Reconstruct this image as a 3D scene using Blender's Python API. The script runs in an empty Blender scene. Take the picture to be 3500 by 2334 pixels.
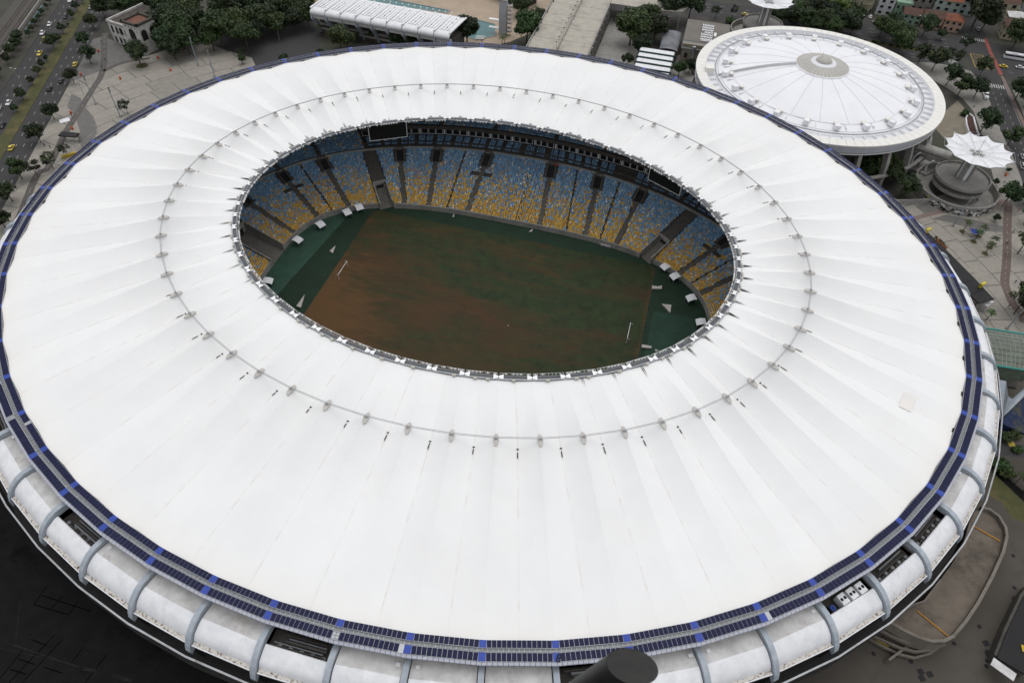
import bpy, math, random
import numpy as np
from mathutils import Vector, Matrix
random.seed(7); RNG = np.random.default_rng(7)
R = math.radians
scene = bpy.context.scene
col = scene.collection

# ------------------------------------------------------------------ camera
cam_d = bpy.data.cameras.new('camera'); cam = bpy.data.objects.new('camera', cam_d); col.objects.link(cam)
CP = Vector((50.894, -164.710, 172.122)); YAW, PIT, ROL = -0.23376, 0.846173, 0.046695
fw = Vector((math.sin(YAW)*math.cos(PIT), math.cos(YAW)*math.cos(PIT), -math.sin(PIT)))
rt = Vector((math.cos(YAW), -math.sin(YAW), 0)); up = rt.cross(fw)
rx = math.cos(ROL)*rt + math.sin(ROL)*up; ry = -math.sin(ROL)*rt + math.cos(ROL)*up
M = Matrix((rx, ry, -fw)).transposed().to_4x4(); M.translation = CP
cam.matrix_world = M
cam_d.sensor_fit = 'HORIZONTAL'; cam_d.sensor_width = 36; cam_d.lens = 36*2326.9/3500
cam_d.clip_start = 0.1; cam_d.clip_end = 6000
cam_d.dof.use_dof = True; cam_d.dof.focus_distance = 230; cam_d.dof.aperture_fstop = 8
scene.camera = cam

# ------------------------------------------------------------------ overcast daylight
SUN_EL, SUN_AZ = R(79), R(5)            # azimuth measured from +Y towards +X
world = bpy.data.worlds.new('World'); scene.world = world; world.use_nodes = True
wn = world.node_tree.nodes; wl = world.node_tree.links
sky = wn.new('ShaderNodeTexSky'); sky.sky_type = 'NISHITA'; sky.sun_disc = False
sky.sun_elevation = SUN_EL; sky.sun_rotation = SUN_AZ; sky.dust_density = 2; sky.air_density = 1.0; sky.ozone_density = 1.0
hs = wn.new('ShaderNodeHueSaturation'); hs.inputs['Saturation'].default_value = 0.13
wl.new(sky.outputs[0], hs.inputs['Color']); wl.new(hs.outputs[0], wn['Background'].inputs['Color'])
wn['Background'].inputs['Strength'].default_value = 0.15
sd = bpy.data.lights.new('sun', 'SUN'); sun = bpy.data.objects.new('sun', sd); col.objects.link(sun)
sd.energy = 0.5; sd.angle = R(60); sd.color = (1.0, 0.985, 0.96)
sdir = Vector((math.sin(SUN_AZ)*math.cos(SUN_EL), math.cos(SUN_AZ)*math.cos(SUN_EL), math.sin(SUN_EL)))
sun.rotation_euler = sdir.to_track_quat('Z', 'Y').to_euler(); sun.location = (0, 0, 400)
scene.view_settings.view_transform = 'Standard'; scene.view_settings.look = 'None'
scene.view_settings.exposure = 0.30; scene.view_settings.gamma = 1.0

# ------------------------------------------------------------------ materials
def mat(name, c, c2=None, scale=1.0, rough=0.8, bump=0.0, detail=4, spec=0.3, metal=0.0, lo=0.35, hi=0.65, emit=None):
    m = bpy.data.materials.new(name); m.use_nodes = True
    n = m.node_tree.nodes; l = m.node_tree.links; b = n['Principled BSDF']
    b.inputs['Roughness'].default_value = rough; b.inputs['Metallic'].default_value = metal
    b.inputs['Specular IOR Level'].default_value = spec
    if c2 is None: c2 = tuple(x*0.82 for x in c)
    tc = n.new('ShaderNodeTexCoord'); nz = n.new('ShaderNodeTexNoise')
    nz.inputs['Scale'].default_value = scale; nz.inputs['Detail'].default_value = detail; nz.inputs['Roughness'].default_value = 0.65
    l.new(tc.outputs['Object'], nz.inputs['Vector'])
    cr = n.new('ShaderNodeValToRGB'); cr.color_ramp.elements[0].position = lo; cr.color_ramp.elements[1].position = hi
    cr.color_ramp.elements[0].color = (*c2, 1); cr.color_ramp.elements[1].color = (*c, 1)
    l.new(nz.outputs['Fac'], cr.inputs['Fac']); l.new(cr.outputs['Color'], b.inputs['Base Color'])
    if bump:
        bp = n.new('ShaderNodeBump'); bp.inputs['Strength'].default_value = bump; bp.inputs['Distance'].default_value = 0.05
        l.new(nz.outputs['Fac'], bp.inputs['Height']); l.new(bp.outputs['Normal'], b.inputs['Normal'])
    m['ramp'] = cr.name
    return m
def overlay(m, c, scale=0.2, lo=0.55, hi=0.7, stretch=(1, 1, 1), amt=1.0, rotz=0.0):
    """add a second, larger stain layer of colour c"""
    n = m.node_tree.nodes; l = m.node_tree.links; b = n['Principled BSDF']
    src = b.inputs['Base Color'].links[0].from_socket
    tc = n.new('ShaderNodeTexCoord'); mp = n.new('ShaderNodeMapping'); mp.inputs['Scale'].default_value = stretch
    mp.inputs['Rotation'].default_value = (0, 0, rotz)
    nz = n.new('ShaderNodeTexNoise'); nz.inputs['Scale'].default_value = scale; nz.inputs['Detail'].default_value = 6
    nz.inputs['Roughness'].default_value = 0.7
    l.new(tc.outputs['Object'], mp.inputs['Vector']); l.new(mp.outputs['Vector'], nz.inputs['Vector'])
    mr = n.new('ShaderNodeMapRange'); mr.inputs['From Min'].default_value = lo; mr.inputs['From Max'].default_value = hi
    mr.inputs['To Max'].default_value = amt; mr.clamp = True
    l.new(nz.outputs['Fac'], mr.inputs['Value'])
    mx = n.new('ShaderNodeMix'); mx.data_type = 'RGBA'
    l.new(mr.outputs['Result'], mx.inputs[0]); l.new(src, mx.inputs[6]); mx.inputs[7].default_value = (*c, 1)
    l.new(mx.outputs[2], b.inputs['Base Color'])
    return m
MT = {}
MT['conc'] = overlay(mat('concrete', (.33, .32, .30), (.24, .23, .21), .8, bump=.2), (.17, .16, .15), .12, .5, .75)
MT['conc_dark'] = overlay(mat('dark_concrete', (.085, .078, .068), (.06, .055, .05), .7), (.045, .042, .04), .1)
MT['conc_rib'] = mat('painted_rib_concrete', (.40, .44, .49), (.31, .35, .39), .5, rough=.7)
MT['shell'] = overlay(mat('white_painted_shell', (.78, .785, .80), (.66, .67, .69), .35, rough=.65, detail=7), (.40, .36, .30), .5, .54, .82, (1, 1, .5), .35)
MT['shell_flat'] = overlay(mat('weathered_shell', (.62, .61, .60), (.46, .45, .44), .35, rough=.75), (.25, .22, .18), .22, .55, .8, (1, 1, 1), .8)
MT['parapet'] = overlay(mat('weathered_parapet', (.46, .47, .48), (.34, .35, .36), .4), (.22, .21, .20), .3)
MT['rust'] = mat('rusty_gutter', (.58, .55, .51), (.10, .055, .03), 1.6, lo=.36, hi=.50, detail=8)
MT['white'] = mat('white_paint', (.80, .80, .80), (.72, .72, .73), .6, rough=.5)
MT['steel'] = mat('galvanised_steel', (.42, .44, .46), (.30, .32, .34), 1.5, rough=.45, metal=.4)
MT['grey'] = mat('grey_metal', (.22, .23, .24), (.16, .17, .18), 1.2, rough=.5)
MT['catwalk'] = mat('dark_grating', (.12, .125, .135), (.09, .095, .10), .8)
MT['void_shade'] = mat('concrete_void_shade', (.022, .021, .020), (.014, .0135, .013), .4)  # near-black: shade of the open void painted into the wall, slab and columns
MT['dark'] = mat('dark_void', (.02, .02, .022), (.012, .012, .013), .6)
MT['solar'] = mat('solar_cell', (.016, .019, .055), (.012, .014, .042), .35, rough=.45, spec=.10)
MT['solarframe'] = mat('panel_frame', (.40, .41, .43), None, 1, rough=.4, metal=.3)
MT['blue'] = mat('blue_panel', (.030, .065, .34), (.024, .05, .27), .8, rough=.5)
MT['fascia'] = mat('fascia_panel', (.50, .51, .58), (.43, .44, .5), .5, rough=.45)
MT['cable'] = mat('steel_cable', (.36, .36, .37), None, 2, rough=.4, metal=.3)
MT['plate'] = mat('mast_plate', (.52, .50, .47), (.44, .42, .39), .8, rough=.6)
MT['beige'] = mat('beige_box', (.52, .50, .44), None, 1)
MT['black'] = mat('black_glass', (.012, .013, .016), (.009, .01, .012), .5, rough=.2, spec=.5)
MT['rail2'] = mat('bright_white', (.86, .86, .86), None, 1, rough=.5)
MT['rail2'].node_tree.nodes['Color Ramp'].color_ramp.elements[0].color = (.82, .82, .82, 1)
MT['rail'] = mat('white_rail', (.70, .70, .70), None, 1, rough=.5)

def mat_membrane():
    m = mat('roof_membrane', (.80, .80, .79), (.765, .765, .76), .06, rough=.75, spec=.2)
    n = m.node_tree.nodes; l = m.node_tree.links; b = n['Principled BSDF']
    src0 = b.inputs['Base Color'].links[0].from_socket; oi = n.new('ShaderNodeObjectInfo'); mv = n.new('ShaderNodeMapRange'); mv.inputs['To Min'].default_value = .965; mv.inputs['To Max'].default_value = 1.0; l.new(oi.outputs['Random'], mv.inputs['Value'])
    vm_ = n.new('ShaderNodeVectorMath'); vm_.operation = 'SCALE'; l.new(src0, vm_.inputs[0]); l.new(mv.outputs[0], vm_.inputs['Scale']); src = vm_.outputs[0]
    uv = n.new('ShaderNodeUVMap'); sp = n.new('ShaderNodeSeparateXYZ'); l.new(uv.outputs[0], sp.inputs[0])
    tc = n.new('ShaderNodeTexCoord'); nz = n.new('ShaderNodeTexNoise'); nz.inputs['Scale'].default_value = .35; nz.inputs['Detail'].default_value = 5
    l.new(tc.outputs['Object'], nz.inputs['Vector'])
    # dirt gathers in a band a few cm wide along the valley: u is metres from the valley line
    mr = n.new('ShaderNodeMapRange'); mr.inputs['From Min'].default_value = .30; mr.inputs['From Max'].default_value = .05; mr.clamp = True
    l.new(sp.outputs['X'], mr.inputs['Value'])
    m2 = n.new('ShaderNodeMapRange'); m2.inputs['From Min'].default_value = .46; m2.inputs['From Max'].default_value = .64; m2.inputs['To Min'].default_value = .10; m2.clamp = True
    l.new(nz.outputs['Fac'], m2.inputs['Value'])
    mm = n.new('ShaderNodeMath'); mm.operation = 'MULTIPLY'; l.new(mr.outputs[0], mm.inputs[0]); l.new(m2.outputs[0], mm.inputs[1])
    mx = n.new('ShaderNodeMix'); mx.data_type = 'RGBA'; l.new(mm.outputs[0], mx.inputs[0]); l.new(src, mx.inputs[6]); mx.inputs[7].default_value = (.67, .64, .60, 1)
    # faint welded seams across the bay and a cream tint near the outer edge
    wv = n.new('ShaderNodeMath'); wv.operation = 'FRACT'; dv = n.new('ShaderNodeMath'); dv.operation = 'DIVIDE'; dv.inputs[1].default_value = 2.9
    l.new(sp.outputs['X'], dv.inputs[0]); l.new(dv.outputs[0], wv.inputs[0])
    ms = n.new('ShaderNodeMapRange'); ms.inputs['From Min'].default_value = .05; ms.inputs['From Max'].default_value = .0; ms.inputs['To Max'].default_value = .35; ms.clamp = True
    l.new(wv.outputs[0], ms.inputs['Value'])
    mx2 = n.new('ShaderNodeMix'); mx2.data_type = 'RGBA'; l.new(ms.outputs[0], mx2.inputs[0]); l.new(mx.outputs[2], mx2.inputs[6]); mx2.inputs[7].default_value = (.72, .72, .72, 1)
    mo = n.new('ShaderNodeMapRange'); mo.inputs['From Min'].default_value = 7; mo.inputs['From Max'].default_value = 0; mo.inputs['To Max'].default_value = .5; mo.clamp = True
    l.new(sp.outputs['Y'], mo.inputs['Value'])
    mx3 = n.new('ShaderNodeMix'); mx3.data_type = 'RGBA'; l.new(mo.outputs[0], mx3.inputs[0]); l.new(mx2.outputs[2], mx3.inputs[6]); mx3.inputs[7].default_value = (.78, .755, .71, 1)
    l.new(mx3.outputs[2], b.inputs['Base Color'])
    return m
MT['membrane'] = overlay(overlay(mat_membrane(), (.73, .715, .69), .05, .52, .74, (1, 1, 1), .35), (.74, .73, .71), .35, .55, .75, (1, 1, 1), .3)

# ------------------------------------------------------------------ builders
class MB:
    def __init__(s): s.v = []; s.f = []; s.m = []
    def add(s, vs, fs, mi=0):
        o = len(s.v); s.v += [tuple(v) for v in vs]; s.f += [tuple(i+o for i in f) for f in fs]; s.m += [mi]*len(fs); return s
    def quad(s, a, b, c, d, mi=0): return s.add([a, b, c, d], [(0, 1, 2, 3)], mi)
    def hexa(s, p, mi=0):   # 4 bottom (ccw) + 4 top
        return s.add(p, [(3, 2, 1, 0), (4, 5, 6, 7), (0, 1, 5, 4), (1, 2, 6, 5), (2, 3, 7, 6), (3, 0, 4, 7)], mi)
    def box(s, c, size, yaw=0.0, mi=0):
        cx, cy, cz = c; hx, hy, hz = size[0]/2, size[1]/2, size[2]/2; cs, sn = math.cos(yaw), math.sin(yaw)
        P = []
        for z in (-hz, hz):
            for x, y in ((-hx, -hy), (hx, -hy), (hx, hy), (-hx, hy)): P.append((cx+x*cs-y*sn, cy+x*sn+y*cs, cz+z))
        return s.hexa(P, mi)
    def prism(s, poly, z0, z1, mi=0, mtop=None):
        n = len(poly); a = sum(poly[i][0]*poly[(i+1) % n][1]-poly[(i+1) % n][0]*poly[i][1] for i in range(n))
        if a < 0: poly = poly[::-1]
        vs = [(p[0], p[1], z0) for p in poly] + [(p[0], p[1], z1) for p in poly]
        s.add(vs, [tuple(range(n-1, -1, -1))] + [(i, (i+1) % n, n+(i+1) % n, n+i) for i in range(n)], mi)
        s.add(vs[n:], [tuple(range(n))], mi if mtop is None else mtop); return s
    def tube(s, pts, r, n=6, mi=0, cap=True):
        pts = [Vector(p) for p in pts]; rs = r if isinstance(r, (list, tuple)) else [r]*len(pts)
        vs = []
        for i, p in enumerate(pts):
            t = (pts[min(i+1, len(pts)-1)]-pts[max(i-1, 0)]).normalized()
            u = t.cross(Vector((0, 0, 1))); u = u.normalized() if u.length > 1e-3 else Vector((1, 0, 0)); w = t.cross(u)
            for k in range(n):
                a = 2*math.pi*k/n; vs.append(p+(u*math.cos(a)+w*math.sin(a))*rs[i])
        fs = [(i*n+k, i*n+(k+1) % n, (i+1)*n+(k+1) % n, (i+1)*n+k) for i in range(len(pts)-1) for k in range(n)]
        if cap: fs += [tuple(range(n-1, -1, -1)), tuple((len(pts)-1)*n+k for k in range(n))]
        return s.add(vs, fs, mi)
    def loft(s, rings, closed=False, mi=0, loop=False):
        n = len(rings[0]); vs = [p for r_ in rings for p in r_]; fs = []; m = len(rings)
        for i in range(m if loop else m-1):
            j = (i+1) % m
            for k in range(n if closed else n-1): fs.append((i*n+k, i*n+(k+1) % n, j*n+(k+1) % n, j*n+k))
        return s.add(vs, fs, mi)
    def lathe(s, prof, c, n=32, mi=0):
        rings = [[(c[0]+r*math.cos(2*math.pi*i/n), c[1]+r*math.sin(2*math.pi*i/n), c[2]+z) for r, z in prof] for i in range(n)]
        return s.loft(rings, loop=True, mi=mi)
    def mesh(s, name, mats, smooth=False):
        me = bpy.data.meshes.new(name); me.from_pydata(s.v, [], s.f)
        for m in (mats if isinstance(mats, (list, tuple)) else [mats]): me.materials.append(MT[m] if isinstance(m, str) else m)
        me.polygons.foreach_set('material_index', s.m)
        if smooth: me.polygons.foreach_set('use_smooth', [True]*len(s.f))
        me.update(); return me
    def build(s, name, mats, parent=None, smooth=False):
        return link(name, s.mesh(name, mats, smooth), parent)
def link(name, me, parent=None, loc=None, rz=0.0, sc=None):
    o = bpy.data.objects.new(name, me); col.objects.link(o); o.parent = parent
    if loc is not None: o.location = loc
    if rz: o.rotation_euler = (0, 0, rz)
    if sc is not None: o.scale = sc if isinstance(sc, (tuple, list)) else (sc, sc, sc)
    return o
def tag(o, label=None, cat=None, group=None, kind=None):
    if label: o['label'] = label
    if cat: o['category'] = cat
    if group: o['group'] = group
    if kind: o['kind'] = kind
    return o
def empty(name, loc=(0, 0, 0), rz=0.0, sc=1.0):
    o = bpy.data.objects.new(name, None); col.objects.link(o); o.location = loc; o.rotation_euler = (0, 0, rz); o.scale = (sc, sc, sc); o.empty_display_size = .5; return o
def copy_tree(o, parent=None):
    c = o.copy(); col.objects.link(c); c.parent = parent
    for ch in o.children: copy_tree(ch, c)
    return c

# ------------------------------------------------------------------ stadium roof geometry
N = 60
def ringpts(a, b, z, ph, h2, h4):
    out = []
    for i in range(N):
        th = ph-math.pi/2-i*2*math.pi/N; t = th+h2*math.sin(2*th)+h4*math.sin(4*th)
        out.append(Vector((a*math.cos(t), b*math.sin(t), z)))
    return out
RO = ringpts(147, 127.445, 31.0, .274237, .027804, .001316)
RM = ringpts(101.06, 81.457, 36.18, .273704, -.008217, -.002064)
RI = ringpts(80.40, 60.28, 33.29, .266858, -.055493, -.016036)
def nrm(ring, i):
    t = ring[(i+1) % N]-ring[i-1]; n = Vector((-t.y, t.x, 0)).normalized()
    return n if n.dot(Vector((ring[i].x, ring[i].y, 0))) > 0 else -n
for i in range(N):                        # far half of the inner ring sits slightly further out
    k_ = min(1, max(0, (RI[i].y+12)/40)); v_ = Vector((RI[i].x/1.5, RI[i].y, 0)).normalized(); RI[i] = RI[i]+v_*1.35*k_
NO = [nrm(RO, i) for i in range(N)]; NI = [nrm(RI, i) for i in range(N)]
def off(i, r, z): return Vector((RO[i].x, RO[i].y, 0))+NO[i]*r/max(.9, 1)+Vector((0, 0, z))
def offm(i, t, r, z):                    # between node i and i+1
    a, b = off(i % N, r, z), off((i+1) % N, r, z); return a.lerp(b, t)
stadium = empty('stadium', (0, 0, 0))
tag(stadium, 'huge oval stadium with white tensile ring roof around an open brown pitch', 'stadium')

for i in range(N):                        # one membrane bay per axis: valley - ridge - valley
    im, ip = (i-1) % N, (i+1) % N
    mb = MB(); uvs = []
    nv, nu = 34, 7
    smid = .686
    for sgn, j in ((-1, im), (1, ip)):
        base = len(mb.v); rows = []
        for a in range(nv+1):
            s = a/nv
            def path(A, B, C):
                return A.lerp(B, s/smid) if s <= smid else B.lerp(C, (s-smid)/(1-smid))
            ri = path(off(i, -1.75, 31.05), RM[i]+Vector((0, 0, -.15)), RI[i]+NI[i]*.9+Vector((0, 0, -.35)))
            vo = (off(i, -1.95, 30.6)+off(j, -1.95, 30.6))/2
            vm = (RM[i]+RM[j])/2; vm.z = 32.3
            vi = (RI[i]+NI[i]*.9+RI[j]+NI[j]*.9)/2; vi.z = 32.75
            vv = path(vo, vm, vi)
            if s < smid:
                ri.z -= .50*math.sin(math.pi*s/smid); vv.z = ri.z-(.42+3.3*(s/smid)**1.75)
            else:
                q_ = (s-smid)/(1-smid); vv.z = ri.z-(.22+3.5*(1-q_)**1.35)
            L = (ri-vv).length
            for b in range(nu+1):
                u = b/nu                     # 0 ridge .. 1 valley
                p = ri.lerp(vv, u); p.z = vv.z+(ri.z-vv.z)*((1-u)**1.30)
                if s < .05: p.z -= 0
                mb.v.append(tuple(p)); uvs.append(((1-u)*L, s*67))
        for a in range(nv):
            for b in range(nu):
                q = [base+a*(nu+1)+b, base+a*(nu+1)+b+1, base+(a+1)*(nu+1)+b+1, base+(a+1)*(nu+1)+b]
                mb.f.append(tuple(q[::-1] if sgn > 0 else q)); mb.m.append(0)
    me = mb.mesh('membrane_panel', 'membrane', True)
    ul = me.uv_layers.new(name='UVMap'); li = np.empty(len(me.loops), np.int32); me.loops.foreach_get('vertex_index', li)
    ul.data.foreach_set('uv', np.array(uvs, np.float32)[li].ravel())
    mo = link('membrane_panel', me, stadium)
    # dark drain slot in the valley just outside the cable ring
    j = ip; vm = (RM[i]+RM[j])/2; vm.z = 32.40; vo = (off(i, -1.95, 30.6)+off(j, -1.95, 30.6))/2
    d = (vo-vm); d.z = -.5; d.normalize(); t = Vector((-d.y, d.x, 0)).normalized()
    lift = Vector((0, 0, .16)); k = random.uniform(.6, 1.1)
    sm = MB(); A = vm+d*.3+lift; 
    sm.quad(A-t*.28, A-t*.25+d*.35, A+t*.25+d*.35, A+t*.28); A = vm+d*random.uniform(.9, 1.5)+lift
    sm.quad(A-t*.10, A-t*.16+d*1.6*k, A+t*.10+d*2.2*k, A+t*.12)
    sm.build('drain_slot', 'dark', mo)
    # dark wedges where the membrane gapes at the inner edge (the two ends of the oval)
    wgt = max(0, abs(RI[i].x)/80-.55)*2.2
    if wgt > 0.02:
        vi = (RI[i]+NI[i]*.9+RI[j]+NI[j]*.9)/2; vi.z = 32.82; d = (vm-vi); d.z = -.02*d.length; d.normalize(); t = Vector((-d.y, d.x, 0)).normalized()
        sm = MB()
        for sg in (-1, 1):
            L = random.uniform(3.0, 6.5)*min(1, .45+wgt); w = random.uniform(.10, .26)*(.5+wgt)
            A = vi+t*sg*.24+lift; hh = Vector((0, 0, .07))
            sm.add([A-t*.03, A+d*L*.28-t*w*.5+hh, A+d*L-t*sg*.05+hh, A+d*L*.28+t*w*.5+hh, A+t*.05], [(0, 4, 3, 2, 1)])
        sm.build('edge_gap', 'dark', mo)
    # mast head plate on the ridge
    pm = MB(); rd = (RM[i]-RI[i]); rd.z = 0; rd.normalize(); tt = Vector((-rd.y, rd.x, 0)); ng = 16
    zz = RM[i].z-.02; c0 = RM[i]+rd*.1
    def prf(q):
        a = 2*math.pi*q/ng; return rd*1.75*math.cos(a)+tt*.66*math.sin(a)*(1-.12*math.cos(a))
    top = [c0+prf(q)+Vector((0, 0, .32+.22-.10*abs(math.cos(2*math.pi*q/ng))*3-.22*abs(math.sin(2*math.pi*q/ng)))) for q in range(ng)]
    ctr = Vector((c0.x, c0.y, zz+.55))
    top = [Vector((p.x, p.y, zz+.12-.22*abs(math.cos(2*math.pi*q/ng)) )) for q, p in enumerate(top)]
    bot = [p-Vector((0, 0, .35)) for p in top]
    vs = top+bot+[Vector((c0.x, c0.y, zz+.20))]
    pm.add(vs, [(q, (q+1) % ng, 2*ng) for q in range(ng)]+[(ng+q, ng+(q+1) % ng, (q+1) % ng, q) for q in range(ng)])
    po = pm.build('mast_plate', 'plate', stadium)
    hb = MB(); hb.box((RM[i].x, RM[i].y, zz+.45), (.6, .4, .6), math.atan2(tt.y, tt.x)); hb.build('mast_head', 'cable', po)
MV = []
for o_ in stadium.children:
    if o_.name.startswith('membrane_panel'):
        a_ = np.empty(len(o_.data.vertices)*3, np.float32); o_.data.vertices.foreach_get('co', a_); MV.append((o_, a_.reshape(-1, 3)))
def on_membrane(p):
    best = min(((np.min((a_[:, 0]-p[0])**2+(a_[:, 1]-p[1])**2), k) for k, (o_, a_) in enumerate(MV))); o_, a_ = MV[best[1]]
    d2 = (a_[:, 0]-p[0])**2+(a_[:, 1]-p[1])**2; ix = np.argsort(d2)[:4]; w = 1/(d2[ix]+.01); return o_, (p[0], p[1], float((a_[ix, 2]*w).sum()/w.sum())+.10)
MT['patch'] = mat('newer_membrane', (.745, .72, .69), (.73, .705, .675), .1)
c4_ = [Vector(p) for p in ((126.2, -30.8, 33), (129.0, -31.7, 33), (127.2, -36.9, 33), (124.3, -36.0, 33))]; pr_ = []
for a_ in range(9): pr_.append([Vector(on_membrane(c4_[0].lerp(c4_[1], a_/8).lerp(c4_[3].lerp(c4_[2], a_/8), b_/8))[1])+Vector((0, 0, .04)) for b_ in range(9)])
m_ = MB(); m_.loft(pr_); m_.build('membrane_patch', 'patch', on_membrane(c4_[0])[0], True)
for i in range(N):                        # twin ring cable, one length per bay
    cb = MB(); j = (i+1) % N
    for o_ in (-.16, .16):
        a = RM[i].copy(); b = RM[j].copy(); n_ = Vector((a.x+b.x, a.y+b.y, 0)).normalized()*o_
        a.z = b.z = 36.8; cb.tube([a+n_, b+n_], .075, 5)
    cb.build('ring_cable', 'cable', stadium)

# ------------------------------------------------------------------ solar ring on the compression ring
panels = []                               # (distance to camera, mesh args)
strip_near, strip_far = (-1.75, -.30), (.62, 2.25)
me_panel = MB().box((0, 0, 0), (1, 1, 1)).mesh('solar_panel', 'solar')
me_blue = MB().box((0, 0, 0), (1, 1, 1)).mesh('blue_panel', 'blue')
def strip_box(o, i, t0, t1, r0, r1, z0, th):
    a, b, c, d = offm(i, t0, r0, z0), offm(i, t1, r0, z0), offm(i, t1, r1, z0), offm(i, t0, r1, z0)
    return a, b, c, d
missing = {(1, 1, 0), (55, 1, 12), (8, 0, 9), (9, 1, 12)}
for i in range(N):
    base = MB(); wk = MB(); fa = MB()
    L = (off(i, 0, 0)-off((i+1) % N, 0, 0)).length
    for si, (r0, r1) in enumerate((strip_near, strip_far)):
        a, b, c, d = strip_box(None, i, 0, 1, r0-.05, r1+.05, 31.22, 0)
        base.hexa([a-Vector((0, 0, .25)), b-Vector((0, 0, .25)), c-Vector((0, 0, .25)), d-Vector((0, 0, .25)), a, b, c, d])
        tb = .75/L; npan = 13
        for k in range(npan):
            if (i, si, k) in missing: continue
            t0 = tb+(1-2*tb)*k/npan; t1 = tb+(1-2*tb)*(k+1)/npan
            A = offm(i, (t0+t1)/2, (r0+r1)/2, 31.27+random.uniform(-.01, .01))
            ex = (offm(i, t1, 0, 0)-offm(i, t0, 0, 0)); w = (offm(i, t1, (r0+r1)/2, 0)-offm(i, t0, (r0+r1)/2, 0)).length
            panels.append(((A-CP).length, A, math.atan2(ex.y, ex.x), (w-.09, r1-r0-.06, .06)))
        # blue joint panel at the node
        g = .72/L
        p0, p1 = offm(i-1, 1-g, r0, 31.30), offm(i, g, r0, 31.30); q0, q1 = offm(i-1, 1-g, r1, 31.30), offm(i, g, r1, 31.30)
        up_ = Vector((0, 0, .07))
        if not ((i, si) in ((2, 1), (9, 1))): MB().hexa([p0-up_, p1-up_, q1-up_, q0-up_, p0, p1, q1, q0]).build('blue_panel', 'blue', stadium)
        else:
            fr = MB()
            for q in (0, .5, 1): fr.tube([p0.lerp(p1, q), q0.lerp(q1, q)], .06, 4)
            for q in (.1, .5, .9): fr.tube([p0.lerp(q0, q), p1.lerp(q1, q)], .05, 4)
            fr.build('open_frame', 'steel', stadium)
    base.build('panel_bed', 'solarframe', stadium)
    # walkway trough with cross bars and thin rails
    a, b, c, d = strip_box(None, i, 0, 1, -.25, .57, 30.92, 0); z_ = Vector((0, 0, .12))
    wk.hexa([a-z_, b-z_, c-z_, d-z_, a, b, c, d])
    for k in range(14):
        p, q = offm(i, k/14, -.25, 30.99), offm(i, k/14, .57, 30.99); wk.tube([p, q], .03, 4, 1)
        if k % 2 == 0:
            p = offm(i, k/14, .5, 31.0); wk.tube([p, p+Vector((0, 0, .8))], .02, 4, 1)
    wk.tube([offm(i, 0, .5, 31.8), offm(i, 1, .5, 31.8)], .02, 4, 1)
    wk.build('walkway', ['grey', 'rail'], stadium)
    # outer fascia strip with joints (pieces slightly apart) and inner grey edge beam
    for k in range(14):
        p = [offm(i, k/14+.003, 2.34, 31.1), offm(i, (k+1)/14-.003, 2.34, 31.1), offm(i, (k+1)/14-.003, 2.82, 30.75), offm(i, k/14+.003, 2.82, 30.75)]
        dn = Vector((0, 0, .5)); fa.hexa([q-dn for q in p]+p)
    fa.build('fascia_strip', 'fascia', stadium)
    eb = MB(); p = [offm(i, 0, -1.80, 30.9), offm(i, 1, -1.80, 30.9), offm(i, 1, -1.5, 30.95), offm(i, 0, -1.5, 30.95)]
    eb.hexa([q-Vector((0, 0, 1.8)) for q in p]+p); eb.build('ring_beam', 'conc', stadium)
    # two dark drain boxes at mid bay
    db = MB()
    for t in (.47, .53):
        c = offm(i, t, -1.98, 30.7); ex = offm(i, 1, 0, 0)-offm(i, 0, 0, 0); db.box(c, (.55, .5, .35), math.atan2(ex.y, ex.x))
    if RO[i].y > -45: db.build('drain_box', 'dark', stadium)
panels.sort(key=lambda p: p[0])
for dist, A, yaw, sz in panels[:300]:
    o = link('solar_panel', me_panel, stadium, A, yaw, sz)
pf = MB()
for dist, A, yaw, sz in panels[300:]: pf.box(A, sz, yaw)
tag(pf.build('solar_panel_run', 'solar', stadium), kind='stuff')
# short sensor masts and a number on one blue panel
for i in range(0, N, 1):
    p = offm(i, .05, .4, 31.0); MB().tube([p, p+Vector((0, 0, .9))], .05, 5).build('lightning_post', 'white', stadium)
cu = bpy.data.curves.new('painted_number', 'FONT'); cu.body = '8'; cu.size = 2.9; cu.align_x = 'CENTER'; cu.align_y = 'CENTER'; cu.extrude = .02; cu.offset = .06
tmp = bpy.data.objects.new('tmp', cu); col.objects.link(tmp); dg = bpy.context.evaluated_depsgraph_get()
me8 = bpy.data.meshes.new_from_object(tmp.evaluated_get(dg)); bpy.data.objects.remove(tmp); me8.materials.clear(); me8.materials.append(MT['dark'])
p8 = off(59, 1.55, 31.40)+Vector((.35, 0, 0)); o8 = link('painted_number', me8, stadium, p8, -.08, .75)

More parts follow.
